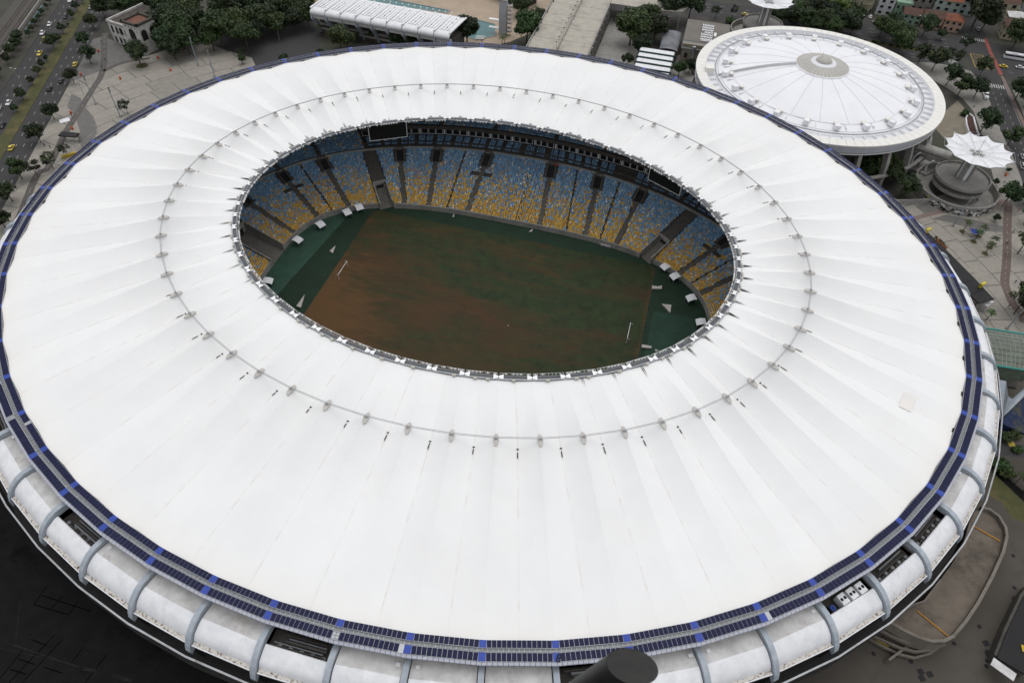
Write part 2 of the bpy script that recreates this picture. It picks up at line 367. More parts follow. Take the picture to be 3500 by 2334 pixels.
# ------------------------------------------------------------------ outer concrete ring: ribs, shells, gutters
rib_prof = [(1.6, 27.9), (3.5, 28.25), (5.2, 28.2), (7.0, 27.6), (8.6, 26.5), (9.8, 25.2), (10.8, 23.5), (11.3, 22.0), (11.3, 20.6), (10.2, 21.2), (9.6, 22.6), (8.7, 24.2), (7.4, 25.5), (5.6, 26.3), (3.5, 26.5), (1.6, 26.4)]
def ringsec(i, t, r, z): return offm(i, t, r, z)
open_bays = {54: 'fans', 53: 'ducts', 52: 'ducts', 2: 'rack', 6: 'rack', 58: 'rack', 9: 'rack', 50: None}
for i in range(N):
    ex = Vector((-NO[i].y, NO[i].x, 0)); hw = .62
    A = [off(i, r, z)+ex*hw for r, z in rib_prof]; B = [off(i, r, z)-ex*hw for r, z in rib_prof]; n = len(A)
    rb = MB(); rb.add(A+B, [tuple(range(n)), tuple(range(2*n-1, n-1, -1))]+[(k, n+k, n+(k+1) % n, (k+1) % n) for k in range(n)])
    rb.build('roof_rib', 'conc_rib', stadium)
    ob = open_bays.get(i)
    t0, t1 = .055, .945
    drop = random.choice([0, .15, .3])
    # curved outer shell
    prof = [(5.6, 27.25-drop), (6.6, 27.0-drop), (7.6, 26.45-drop), (8.5, 25.7), (9.1, 24.95), (9.45, 24.3), (9.55, 23.85)]
    sh = MB()
    outer = [[ringsec(i, t0+(t1-t0)*k/4, r, z) for r, z in prof] for k in range(5)]
    inner = [[ringsec(i, t0+(t1-t0)*k/4, r-.2, z-.25) for r, z in prof] for k in range(5)]
    sh.loft(outer); sh.loft([r_[::-1] for r_ in inner])
    for e in (0, 4):
        m_ = len(prof)
        for k in range(m_-1):
            q = [outer[e][k], outer[e][k+1], inner[e][k+1], inner[e][k]]; sh.quad(*(q if e == 0 else q[::-1]))
    for k in range(4): sh.quad(outer[k][0], inner[k][0], inner[k+1][0], outer[k+1][0])
    so = sh.build('roof_shell', 'shell', stadium, True)
    # rusty gutter and lip
    gt = MB()
    g = [ringsec(i, t0, 9.45, 23.95), ringsec(i, t1, 9.45, 23.95), ringsec(i, t1, 10.35, 23.6), ringsec(i, t0, 10.35, 23.6)]
    gt.hexa([q-Vector((0, 0, .12)) for q in g]+g, 0)
    g = [ringsec(i, t0, 10.3, 23.85), ringsec(i, t1, 10.3, 23.85), ringsec(i, t1, 10.48, 23.85), ringsec(i, t0, 10.48, 23.85)]
    gt.hexa([q-Vector((0, 0, .55)) for q in g]+g, 1)
    gt.build('gutter', ['rust', 'shell'], stadium)
    if i not in open_bays or open_bays[i] is None:
        fl = MB(); g = [ringsec(i, t0, 1.9, 27.1-drop), ringsec(i, t1, 1.9, 27.1-drop), ringsec(i, t1, 5.75, 27.2-drop), ringsec(i, t0, 5.75, 27.2-drop)]
        fl.hexa([q-Vector((0, 0, .25)) for q in g]+g)
        fl.build('roof_slab', 'shell_flat', stadium)
        if random.random() < .5:
            c = ringsec(i, random.choice([.12, .85]), 3.4, 27.25); MB().box(c, (.9, .7, .25), math.atan2(ex.y, ex.x)).build('roof_hatch', 'shell', stadium)
    else:
        pit = MB(); zf = 24.4
        g = [ringsec(i, .03, 1.6, zf), ringsec(i, .97, 1.6, zf), ringsec(i, .97, 9.3, zf), ringsec(i, .03, 9.3, zf)]
        pit.hexa([q-Vector((0, 0, .3)) for q in g]+g)
        po = pit.build('equipment_deck', 'conc_dark', stadium)
        yaw = math.atan2(ex.y, ex.x)
        if ob == 'fans':
            for k, t in enumerate((.42, .60, .78)):
                c = ringsec(i, 1-t, 4.2, 26.1); u = MB(); u.box(c, (1.9, 2.3, 2.2), yaw)
                uo = u.build('air_conditioner', 'shell', stadium)
                for s_ in (-.5, .5):
                    cc = c+Vector((math.cos(yaw), math.sin(yaw), 0))*s_*.95; MB().lathe([(0, 0), (.36, 0), (.36, -.1)], (cc.x, cc.y, c.z+1.14), 14).build('fan', 'dark', uo)
            c = ringsec(i, .80, 4.6, 25.9); u = MB(); u.box(c, (1.5, 1.6, 1.6), yaw, 0); u.lathe([(.25, 0), (.5, .12), (.62, 0)], (c.x, c.y, c.z+.86), 14, 1)
            u.build('blue_fan', ['dark', 'blue'], stadium)
        else:
            du = MB(); n_ = 5 if ob == 'rack' else 3
            for k in range(n_):
                r_ = 2.4+k*(.62 if ob == 'rack' else .9)
                du.tube([ringsec(i, .12+.05*random.random(), r_, 25.6+.2*k % .5), ringsec(i, .62+.28*random.random(), r_+.15, 25.6+.2*k % .5)], random.uniform(.12, .3), 6, k % 2)
            for k in range(9):
                c = ringsec(i, .15+.08*k, 4.9+.25*(k % 2), 25.1); du.box(c, (.85, .7, .9), yaw, (k+1) % 2)
            du.build('duct_bank', ['conc_dark', 'grey'], stadium)
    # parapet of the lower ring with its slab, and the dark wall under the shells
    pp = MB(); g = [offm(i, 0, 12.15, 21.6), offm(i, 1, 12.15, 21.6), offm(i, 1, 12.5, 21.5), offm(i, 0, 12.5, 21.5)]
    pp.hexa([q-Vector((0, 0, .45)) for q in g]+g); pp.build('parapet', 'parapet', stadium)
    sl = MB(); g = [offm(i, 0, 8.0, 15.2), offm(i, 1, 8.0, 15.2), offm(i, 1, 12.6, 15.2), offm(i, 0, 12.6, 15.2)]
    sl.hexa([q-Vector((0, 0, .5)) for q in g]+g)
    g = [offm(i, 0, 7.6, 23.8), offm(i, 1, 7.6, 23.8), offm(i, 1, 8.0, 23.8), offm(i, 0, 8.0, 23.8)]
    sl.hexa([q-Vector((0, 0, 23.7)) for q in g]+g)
    sl.build('outer_wall', 'void_shade', stadium)
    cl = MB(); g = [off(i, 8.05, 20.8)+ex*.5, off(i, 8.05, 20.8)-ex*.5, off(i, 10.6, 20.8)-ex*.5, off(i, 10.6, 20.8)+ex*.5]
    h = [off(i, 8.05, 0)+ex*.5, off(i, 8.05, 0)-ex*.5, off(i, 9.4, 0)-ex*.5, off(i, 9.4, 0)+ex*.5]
    cl.hexa(h[::-1]+g[::-1]); cl.build('raking_column', 'void_shade', stadium)

# ------------------------------------------------------------------ inner ring: catwalk, gussets, floodlight rail
def inn(i, t, r, z):
    a = Vector((RI[i % N].x, RI[i % N].y, 0))+NI[i % N]*r; b = Vector((RI[(i+1) % N].x, RI[(i+1) % N].y, 0))+NI[(i+1) % N]*r
    p = a.lerp(b, t); p.z = z; return p
flood = MB(); me_fl = None
for i in range(N):
    j = (i+1) % N; L = (RI[i]-RI[j]).length
    bm_ = MB(); bm_.tube([inn(i, 0, .85, 33.25), inn(i, 1, .85, 33.25)], .2, 8); bm_.tube([inn(i, 0, .35, 32.9), inn(i, 1, .35, 32.9)], .1, 6)
    bm_.build('ring_beam_tube', 'steel', stadium)
    cp = MB(); g = [inn(i, .1, -.35, 33.2), inn(i, .9, -.35, 33.2), inn(i, .9, .62, 33.2), inn(i, .1, .62, 33.2)]
    cp.hexa([q-Vector((0, 0, .12)) for q in g]+g); cp.build('catwalk_panel', 'catwalk', stadium)
    for a0, a1 in ((-.15, -.008), (.008, .15)):
        gs = MB(); base_i = i if a0 > 0 else i-1; f = (lambda q, i0=base_i, s=a0: inn(i0, q if s > 0 else 1+q, 0, 0))
        def pt(q, r, z):
            return inn(i, q, r, z) if q > 0 else inn((i-1) % N, 1+q, r, z)
        w0, w1 = (a1, a0) if a0 < 0 else (a0, a1)
        g = [pt(w0, -.05, 33.55), pt(w1, -.65, 33.55), pt(w1, .95, 33.55), pt(w0, .6, 33.55)]
        gs.hexa([q-Vector((0, 0, .12)) for q in g]+g)
        gs.build('gusset_plate', 'rail2', stadium)
    rl = MB()
    r0 = -.55
    rl.tube([inn(i, .04, r0, 34.1), inn(i, .96, r0, 34.1)], .035, 4); rl.tube([inn(i, .04, r0-.65, 33.3), inn(i, .96, r0-.65, 33.3)], .05, 4)
    rl.tube([inn(i, .04, r0, 33.1), inn(i, .96, r0, 33.1)], .05, 4)
    nb = 8
    for k in range(nb+1):
        t = .04+.92*k/nb; rl.tube([inn(i, t, r0, 34.1), inn(i, t, r0, 33.1)], .035, 4); rl.tube([inn(i, t, r0, 33.25), inn(i, t, r0-.65, 33.3)], .04, 4)
    rl.build('floodlight_rail', 'rail', stadium)
    for k in range(nb):
        if random.random() < .62:
            p = inn(i, .04+.92*(k+.5)/nb, r0-.5, 33.05); yw = math.atan2(NI[i].y, NI[i].x)
            flood.box(p, (.4, .5, .42), yw)
    for t in random.choice([(.3,), (.3, .68), (.55,)]):
        MB().box(inn(i, t, 1.25, 33.45), (.45, 1.0, .5), math.atan2(NI[i].y, NI[i].x)).build('junction_box', 'beige', stadium)
tag(flood.build('floodlights', 'rail', stadium), kind='stuff')

# ------------------------------------------------------------------ bowl: terraces, seats, aisles
def sup(a, b, n, ph):
    c, s = math.cos(ph), math.sin(ph); e = 2/n
    return (a*math.copysign(abs(c)**e, c), b*math.copysign(abs(s)**e, s))
TB = [0, 20.7, 40.9, 56.7, 67.5, 76.9, 87.3, 90]; TT = [0, 23.0, 38.6, 51.5, 64.2, 75.4, 86.2, 90]
def psi(ph):
    d = math.degrees(ph) % 360; q = int(d//90); r_ = d-90*q
    if q % 2: r_ = 90-r_
    v = float(np.interp(r_, TB, TT))
    if q % 2: v = 90-v
    return R(90*q+v)
def stand(ph, f):                         # f 0 pitch wall .. 1 top of the lower tier
    b = sup(80.5, 46.0, 2.9, ph); t = sup(103, 71.5, 2.15, psi(ph)); return Vector((b[0]+(t[0]-b[0])*f, b[1]+(t[1]-b[1])*f, 0))
def outn(ph):
    a, b = stand(ph, 0), stand(ph, 1); return (b-a).normalized()
NR = 32; Z0, Z1 = .1, 12.0
def zrow(k): return Z0+(Z1-Z0)*k/NR
PHS = [2*math.pi*i/720 for i in range(720)]
TUNNELS = [(R(56.5), 2.6, .38), (R(123.3), 2.6, .38), (R(180), 4.6, .62)]
def near(p, ph, lst, half):
    for a in lst:
        if abs(ph-a) < .25:
            q, n_ = stand(a, 0), outn(a); t = Vector((-n_.y, n_.x, 0))
            if abs((Vector((p.x, p.y, 0))-q).dot(t)) < half: return True
    return False
te = MB()
prof = []
for k in range(NR): prof += [(k/NR, zrow(k)), ((k+1)/NR, zrow(k))]
prof.append((1.0, Z1))
rings = [[(lambda p, z: (p.x, p.y, z))(stand(ph, f), z) for f, z in prof] for ph in PHS]
np_ = len(prof); te.v = [p for r_ in rings for p in r_]
for i in range(len(PHS)):
    ph = PHS[i]+.5*(PHS[1]-PHS[0])
    for k in range(np_-1):
        f = (prof[k][0]+prof[k+1][0])/2
        if any(f < fr and near(stand(ph, f), ph, [a], w) for a, w, fr in TUNNELS): continue
        j = (i+1) % len(PHS); te.f.append((i*np_+k, i*np_+k+1, j*np_+k+1, j*np_+k)[::-1]); te.m.append(0)
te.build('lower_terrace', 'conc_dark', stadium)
def band(name, pr, mt, phs=PHS, loop=True, smooth=False, kind=None):   # pr: list of (offset beyond tier top in m, z)
    m_ = MB(); rg = []
    for ph in phs:
        p = stand(ph, 1); n_ = outn(ph); rg.append([(p.x+n_.x*d, p.y+n_.y*d, z) for d, z in pr])
    m_.loft(rg, loop=loop); o = m_.build(name, mt, stadium, smooth)
    return o
wl_ = MB(); wrg = ([[(lambda p: (p.x, p.y, z))(stand(ph, 0)-outn(ph)*d) for d, z in ((.25, -2.1), (.25, .35), (-.1, .35), (-.1, -.5))] for ph in PHS]); wl_.v = [p for r_ in wrg for p in r_]
for i in range(len(PHS)):
    ph = PHS[i]+.5*(PHS[1]-PHS[0])
    if any(near(stand(ph, 0), ph, [a], w) for a, w, fr in TUNNELS): continue
    for k in range(3): j = (i+1) % len(PHS); wl_.f.append((i*4+k, i*4+k+1, j*4+k+1, j*4+k)); wl_.m.append(0)
wl_.build('pitch_wall', 'conc', stadium)
band('tier_fascia', [(0, 11.5), (0, 13.1), (.35, 13.1), (.35, 12.9)], 'conc')
BOXA, BOXB = R(46), R(124)                # stretch of private boxes on the far side
bx = [BOXA+(BOXB-BOXA)*i/90 for i in range(91)]
up_phs = [BOXB+(2*math.pi-(BOXB-BOXA))*i/260 for i in range(261)]
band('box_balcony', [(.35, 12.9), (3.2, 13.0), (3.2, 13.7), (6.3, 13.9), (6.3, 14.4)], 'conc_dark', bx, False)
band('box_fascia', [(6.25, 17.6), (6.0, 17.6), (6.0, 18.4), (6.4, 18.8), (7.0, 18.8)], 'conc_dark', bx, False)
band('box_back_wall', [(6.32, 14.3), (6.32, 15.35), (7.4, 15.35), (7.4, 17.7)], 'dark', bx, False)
NU = 20
ua = []
for k in range(NU+1): ua += [(7.0+.85*k, 18.8+.42*k), (7.0+.85*(k+1), 18.8+.42*k)]
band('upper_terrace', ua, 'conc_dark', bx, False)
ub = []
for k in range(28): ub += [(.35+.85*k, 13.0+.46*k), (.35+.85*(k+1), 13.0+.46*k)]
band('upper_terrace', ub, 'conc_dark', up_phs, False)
# windows of the private boxes, each a dark pane in a white frame
pb, k = BOXA+.015, 0
while pb < BOXB-.02:
    p = stand(pb, 1); L = 0; q = pb
    w = 2.9
    while L < w: q += .0006; L = (stand(q, 1)-p).length*1.06
    if q > BOXB: break
    a = stand(pb, 1)+outn(pb)*6.35; b = stand(q, 1)+outn(q)*6.35; d = (b-a).normalized(); n_ = Vector((d.y, -d.x, 0)); n_ = n_ if n_.dot(a) < 0 else -n_
    a += d*.1; b -= d*.1
    f = MB()
    for zz0, zz1 in ((15.25, 15.4), (17.5, 17.65)): f.box(((a.x+b.x)/2, (a.y+b.y)/2, (zz0+zz1)/2), ((b-a).length, .3, zz1-zz0), math.atan2(d.y, d.x))
    for e in (a+d*.1, b-d*.1): f.box((e.x, e.y, 16.45), (.14, .3, 2.2), math.atan2(d.y, d.x))
    fo = f.build('box_window', 'rail', stadium)
    g = MB(); a2, b2 = a+d*.19-n_*.02, b-d*.19-n_*.02; g.quad((a2.x, a2.y, 15.4), (b2.x, b2.y, 15.4), (b2.x, b2.y, 17.5), (a2.x, a2.y, 17.5)); g.build('pane', 'black', fo)
    k += 1; pb = q
    if k % 3 == 0:
        e = b+d*.55; MB().box((e.x, e.y, 16.45), (.5, .4, 2.3), math.atan2(d.y, d.x)).build('box_pier', 'rail', stadium); pb += .0075

AISLES = [R(a) for a in (9.5, 25.5, 40.9, 68.0, 77.2, 87.3, 97.8, 108.5, 116.5, 139.6, 156.2, 171.0)]
seat_v, seat_c = [], []
PAL = np.array([(.60, .37, .075), (.15, .28, .44), (.25, .42, .58), (.68, .66, .58), (.48, .25, .06)])
def put_seat(p, n_, c, w=.25):
    seat_v.append((p.x, p.y, p.z, n_.x, n_.y, w)); seat_c.append(c)
def seat_colour(f):
    fy = min(.9, max(.04, .92-1.05*f+random.uniform(-.06, .06)))
    r_ = random.random()
    if r_ < .03: return PAL[3]
    if random.random() < fy: return PAL[0]*random.uniform(.75, 1.15) if random.random() > .12 else PAL[4]
    return (PAL[1] if random.random() < .62 else PAL[2])*random.uniform(.85, 1.12)
VIS0, VIS1 = R(-28), R(212)
def row_pts(fun, step=.56):
    out = []; ph = VIS0; last = fun(ph)
    acc = 0; dph = .0012
    while ph < VIS1:
        ph += dph; p = fun(ph); acc += (p-last).length; last = p
        if acc >= step: acc -= step; out.append((ph, p))
    return out
for k in range(NR):
    f = (k+.55)/NR
    for ph, p in row_pts(lambda a: stand(a, f)):
        if near(p, ph, AISLES, 1.05 if f < .70 else (2.6 if f > .74 else 1.05)): continue
        if any(near(p, ph, [a], w+.3) for a, w, fr in TUNNELS): continue
        if near(p, ph, [R(33), R(82), R(103), R(148), R(73)], .35): continue
        if .60 < f < .67 and near(p, ph, AISLES[2::4], 4.2): continue
        put_seat(Vector((p.x, p.y, zrow(k))), outn(ph), seat_colour(f))
for k in range(27):                       # upper tier round the ends
    d = .35+.85*k+.5; z = 13.0+.46*k
    for ph, p in row_pts(lambda a: stand(a, 1)+outn(a)*d, .6):
        if BOXA-.01 < ph < BOXB+.01: continue
        if near(p, ph, AISLES, .9): continue
        put_seat(Vector((p.x, p.y, z)), outn(ph), seat_colour(1.05)*.9)
for k in range(9):                        # upper tier behind the boxes
    d = 7.0+.85*k+.5; z = 18.8+.42*k
    for ph, p in row_pts(lambda a: stand(a, 1)+outn(a)*d, .6):
        if not (BOXA+.01 < ph < BOXB-.01) or near(p, ph, AISLES, .9): continue
        put_seat(Vector((p.x, p.y, z)), outn(ph), seat_colour(1.05)*.85)
ph = BOXA+.03; kk = 0                     # seat groups on the box balcony
while ph < BOXB-.03:
    kk += 1
    if kk not in (8,):
        for r_ in range(4):
            for c_ in range(9):
                if c_ == 4: continue
                a = ph+(c_-4)*.0052; p = stand(a, 1)+outn(a)*(2.0+r_*1.05); z = 13.0 if r_ < 1 else 13.7
                put_seat(Vector((p.x, p.y, z+.25*r_)), outn(a), PAL[1]*random.uniform(.6, 1.1) if random.random() < .85 else PAL[2])
    ph += .0615
SV = np.array(seat_v); SC = np.array(seat_c)
def seats_mesh():
    # local seat: x along row, y towards the back; pan box and back box without hidden faces
    def bxv(x0, x1, y0, y1, z0, z1): return [(x0, y0, z0), (x1, y0, z0), (x1, y1, z0), (x0, y1, z0), (x0, y0, z1), (x1, y0, z1), (x1, y1, z1), (x0, y1, z1)]
    V = np.array(bxv(-.23, .23, -.25, .15, .34, .44)+bxv(-.23, .23, .12, .22, .34, .86))
    F = [(4, 5, 6, 7), (0, 1, 5, 4), (1, 2, 6, 5), (3, 0, 4, 7)]; F = F+[tuple(i+8 for i in f) for f in F]+[(10, 11, 15, 14)]
    n = len(SV); nx, ny = SV[:, 3], SV[:, 4]
    X = SV[:, None, 0]-V[None, :, 0]*(-ny[:, None])*-1*-1+V[None, :, 1]*nx[:, None]
    Y = SV[:, None, 1]+V[None, :, 0]*(-nx[:, None])+V[None, :, 1]*ny[:, None]
    X = SV[:, None, 0]+V[None, :, 0]*ny[:, None]+V[None, :, 1]*nx[:, None]
    Z = SV[:, None, 2]+V[None, :, 2]
    P_ = np.stack([X, Y, np.broadcast_to(Z, X.shape)], -1).reshape(-1, 3)
    Fa = np.array(F)[None]+(np.arange(n)*16)[:, None, None]; Fa = Fa.reshape(-1, 4)
    me = bpy.data.meshes.new('seats'); me.vertices.add(len(P_)); me.vertices.foreach_set('co', P_.ravel().astype(np.float32))
    me.loops.add(Fa.size); me.loops.foreach_set('vertex_index', Fa.ravel().astype(np.int32))
    me.polygons.add(len(Fa)); me.polygons.foreach_set('loop_start', np.arange(0, Fa.size, 4, dtype=np.int32))
    me.update(); me.validate()
    ca = me.color_attributes.new('Col', 'FLOAT_COLOR', 'POINT')
    c4 = np.ones((n, 16, 4), np.float32); c4[:, :, :3] = SC[:, None, :]; ca.data.foreach_set('color', c4.ravel())
    return me
ms_ = bpy.data.materials.new('seat_plastic'); ms_.use_nodes = True; nn = ms_.node_tree.nodes
at_ = nn.new('ShaderNodeVertexColor'); at_.layer_name = 'Col'; ms_.node_tree.links.new(at_.outputs[0], nn['Principled BSDF'].inputs['Base Color']); nn['Principled BSDF'].inputs['Roughness'].default_value = .45
sm_ = seats_mesh(); sm_.materials.append(ms_); tag(link('seats', sm_, stadium), kind='stuff')
MT['aisle'] = mat('aisle_concrete', (.13, .12, .105), (.095, .088, .078), .6)
for a in AISLES:
    n_ = outn(a); t = Vector((-n_.y, n_.x, 0)); L = (stand(a, 1)-stand(a, 0)).length; s0 = stand(a, 0)
    ai = MB()
    for k in range(NR*2):
        f0, f1 = k/(NR*2), (k+1)/(NR*2); z = Z0+(Z1-Z0)*f1+.02; hw = .95 if f0 < .73 else 2.4
        c0, c1 = s0+n_*L*f0, s0+n_*L*f1
        g = [c0-t*hw, c0+t*hw, c1+t*hw, c1-t*hw]; g = [Vector((q.x, q.y, z)) for q in g]
        ai.hexa([q-Vector((0, 0, .25)) for q in g]+g)
    ai.build('aisle', 'aisle', stadium)
    vo = MB(); zt = Z0+(Z1-Z0)*.74
    for s_ in (-1, 1):
        p0, p1 = s0+n_*L*.74+t*s_*1.55, s0+n_*L*.99+t*s_*1.55
        q = [Vector((p0.x, p0.y, 0))-t*.15, Vector((p0.x, p0.y, 0))+t*.15, Vector((p1.x, p1.y, 0))+t*.15, Vector((p1.x, p1.y, 0))-t*.15]
        vo.hexa([Vector((u.x, u.y, zt-.5)) for u in q]+[Vector((u.x, u.y, h)) for u, h in zip(q, (zt+1.0, zt+1.0, Z1+1.2, Z1+1.2))], 0)
    p0, p1 = s0+n_*L*.78, s0+n_*L*1.0
    g = [p0-t*1.4, p0+t*1.4, p1+t*1.4, p1-t*1.4]; vo.hexa([Vector((u.x, u.y, zt)) for u in g]+[Vector((u.x, u.y, Z0+(Z1-Z0)*(.82 if q_ < 2 else 1.0)+.07)) for q_, u in enumerate(g)], 1)
    g0 = s0+n_*L*.995
    vo.box((g0.x, g0.y, 12.9), (.4, 3.3, .6), math.atan2(n_.y, n_.x), 0)
    vo.build('vomitory', ['aisle', 'dark'], stadium)
for a, w, fr in TUNNELS:                      # pitch-level tunnel mouths with concrete cheeks
    n_ = outn(a); t = Vector((-n_.y, n_.x, 0)); L = (stand(a, 1)-stand(a, 0)).length; s0 = stand(a, 0)
    tn = MB(); p = lambda f, s_, z: Vector((*(s0+n_*L*f+t*s_).xy, z))
    tn.hexa([p(-.015, -w, -2.0), p(-.015, w, -2.0), p(fr, w, -2.0), p(fr, -w, -2.0), p(-.015, -w, .0+.18), p(-.015, w, .18), p(fr, w, Z0+(Z1-Z0)*fr+.1), p(fr, -w, Z0+(Z1-Z0)*fr+.1)][:4]+[p(-.015, -w, -1.9), p(-.015, w, -1.9), p(fr, w, Z0+(Z1-Z0)*fr*.55), p(fr, -w, Z0+(Z1-Z0)*fr*.55)], 1)
    for s_ in (-1, 1):
        q = [(-.02, s_*w-.2), (-.02, s_*w+.2), (fr, s_*w+.2), (fr, s_*w-.2)]
        tn.hexa([p(f, x_, -2) for f, x_ in q]+[p(f, x_, Z0+(Z1-Z0)*max(f, .03)+.9) for f, x_ in q], 0)
    tn.hexa([p(fr, -w, 0), p(fr, w, 0), p(fr+.03, w, 0), p(fr+.03, -w, 0), p(fr, -w, Z0+(Z1-Z0)*fr+1), p(fr, w, Z0+(Z1-Z0)*fr+1), p(fr+.03, w, Z0+(Z1-Z0)*fr+1), p(fr+.03, -w, Z0+(Z1-Z0)*fr+1)], 0)
    tn.hexa([p(fr-.005, -w*.6, -1), p(fr-.005, w*.6, -1), p(fr+.001, w*.6, -1), p(fr+.001, -w*.6, -1), p(fr-.005, -w*.6, Z0+(Z1-Z0)*fr-.6), p(fr-.005, w*.6, Z0+(Z1-Z0)*fr-.6), p(fr+.001, w*.6, Z0+(Z1-Z0)*fr-.6), p(fr+.001, -w*.6, Z0+(Z1-Z0)*fr-.6)], 2)
    if w < 4:
        g = [p(fr+.03, -w, 0), p(fr+.03, w, 0), p(1, w, 0), p(1, -w, 0)]; h = [Z0+(Z1-Z0)*fr+.5]*2+[Z1+.15]*2
        tn.hexa([Vector((u.x, u.y, z-1)) for u, z in zip(g, h)]+[Vector((u.x, u.y, z)) for u, z in zip(g, h)], 3)
    tn.build('tunnel_mouth', ['conc', 'aisle', 'dark', 'conc_dark'], stadium)

# ================================================================== the ground around
MT['earth'] = overlay(mat('bare_ground', (.062, .056, .047), (.038, .035, .031), .15, bump=.2), (.05, .055, .035), .04, .48, .62)
MT['asphalt'] = overlay(mat('asphalt', (.052, .050, .050), (.041, .040, .041), .5, rough=.9), (.045, .045, .046), .06, .5, .75)
MT['yard'] = overlay(mat('dark_shaded_asphalt', (.0125, .0122, .012), (.009, .009, .009), .25, rough=.95, spec=.08), (.005, .005, .005), .07, .56, .64)  # dark asphalt, with roof shade and lens vignette also put into its colour
MT['apron'] = overlay(mat('brown_apron', (.085, .075, .062), (.066, .059, .05), .2, rough=.9), (.045, .040, .034), .05, .45, .75)
MT['slab'] = overlay(mat('cream_paving', (.30, .278, .238), (.245, .228, .197), .35, bump=.1), (.24, .225, .20), .1, .5, .75, (1, 1, 1), .8)
MT['slab2'] = overlay(mat('cream_paving_b', (.262, .243, .21), (.21, .197, .17), .3), (.22, .20, .18), .12, .5, .75, (1, 1, 1), .8)
MT['joint'] = mat('grey_paving_joint', (.15, .145, .135), (.12, .115, .11), .4)
MT['path'] = mat('cycle_path', (.105, .095, .088), (.085, .075, .07), .3)
MT['pinkpave'] = mat('pink_paving', (.20, .15, .13), (.17, .125, .11), .3)
MT['redlane'] = mat('red_lane', (.28, .075, .06), (.22, .06, .05), .3)
MT['paint'] = mat('road_paint', (.50, .50, .49), (.32, .32, .31), 1.2)
MT['ypaint'] = mat('yellow_paint', (.50, .36, .05), None, 1.2)
MT['mgrass'] = overlay(mat('dry_grass', (.075, .072, .024), (.050, .054, .018), .4, bump=.5), (.13, .095, .04), .12, .5, .7)
MT['leaf'] = mat('dark_leaf', (.029, .050, .015), (.008, .016, .005), .55, rough=.6, lo=.38, hi=.62)
MT['leaf2'] = mat('mid_leaf', (.042, .068, .019), (.013, .025, .007), .55, rough=.6, lo=.38, hi=.62)
MT['leaf3'] = mat('bright_leaf', (.13, .17, .045), (.055, .085, .022), .5, rough=.6, lo=.38, hi=.62)
def leafvar(m_):
    n = m_.node_tree.nodes; l = m_.node_tree.links; b = n['Principled BSDF']; src = b.inputs['Base Color'].links[0].from_socket
    oi = n.new('ShaderNodeObjectInfo'); hs_ = n.new('ShaderNodeHueSaturation'); a = n.new('ShaderNodeMapRange'); a.inputs['To Min'].default_value = .465; a.inputs['To Max'].default_value = .525; l.new(oi.outputs['Random'], a.inputs['Value']); l.new(a.outputs[0], hs_.inputs['Hue'])
    v = n.new('ShaderNodeMapRange'); v.inputs['To Min'].default_value = .75; v.inputs['To Max'].default_value = 1.6; wn_ = n.new('ShaderNodeMath'); wn_.operation = 'FRACT'; w2 = n.new('ShaderNodeMath'); w2.operation = 'MULTIPLY'; w2.inputs[1].default_value = 7.31
    l.new(oi.outputs['Random'], w2.inputs[0]); l.new(w2.outputs[0], wn_.inputs[0]); l.new(wn_.outputs[0], v.inputs['Value']); l.new(v.outputs[0], hs_.inputs['Value']); l.new(src, hs_.inputs['Color']); l.new(hs_.outputs[0], b.inputs['Base Color'])
for k_ in ('leaf', 'leaf2', 'leaf3'): leafvar(MT[k_])
MT['bark'] = mat('bark', (.085, .07, .055), None, 2)
MT['railsteel'] = mat('rusty_rail', (.10, .075, .055), (.06, .045, .035), .8)

def sheet(name, poly, z, mt, kind='structure', parent=None):
    m_ = MB(); n = len(poly); a = sum(poly[i][0]*poly[(i+1) % n][1]-poly[(i+1) % n][0]*poly[i][1] for i in range(n))
    if a < 0: poly = poly[::-1]
    m_.add([(p[0], p[1], z) for p in poly], [tuple(range(n))]); o = m_.build(name, mt, parent)
    if kind and not parent: o['kind'] = kind
    return o
def slabbed(name, poly, z0, z1, mt):
    o = MB().prism([tuple(p[:2]) for p in poly], z0, z1).build(name, mt); o['kind'] = 'structure'; return o
def inpoly(p, poly):
    c = False; j = len(poly)-1
    for i in range(len(poly)):
        a, b = poly[i], poly[j]
        if (a[1] > p[1]) != (b[1] > p[1]) and p[0] < (b[0]-a[0])*(p[1]-a[1])/(b[1]-a[1])+a[0]: c = not c
        j = i
    return c
gg = MB(); gp_ = [off(i, 7.7, 0) for i in range(N)]
gg.loft([[(p.x, p.y, 0), (p.x*1.6, p.y*1.6, 0), (p.x*4, p.y*4, 0), (p.x*22, p.y*22, 0)] for p in gp_][::-1], loop=True)
g_o = gg.build('ground', 'earth'); g_o['kind'] = 'structure'

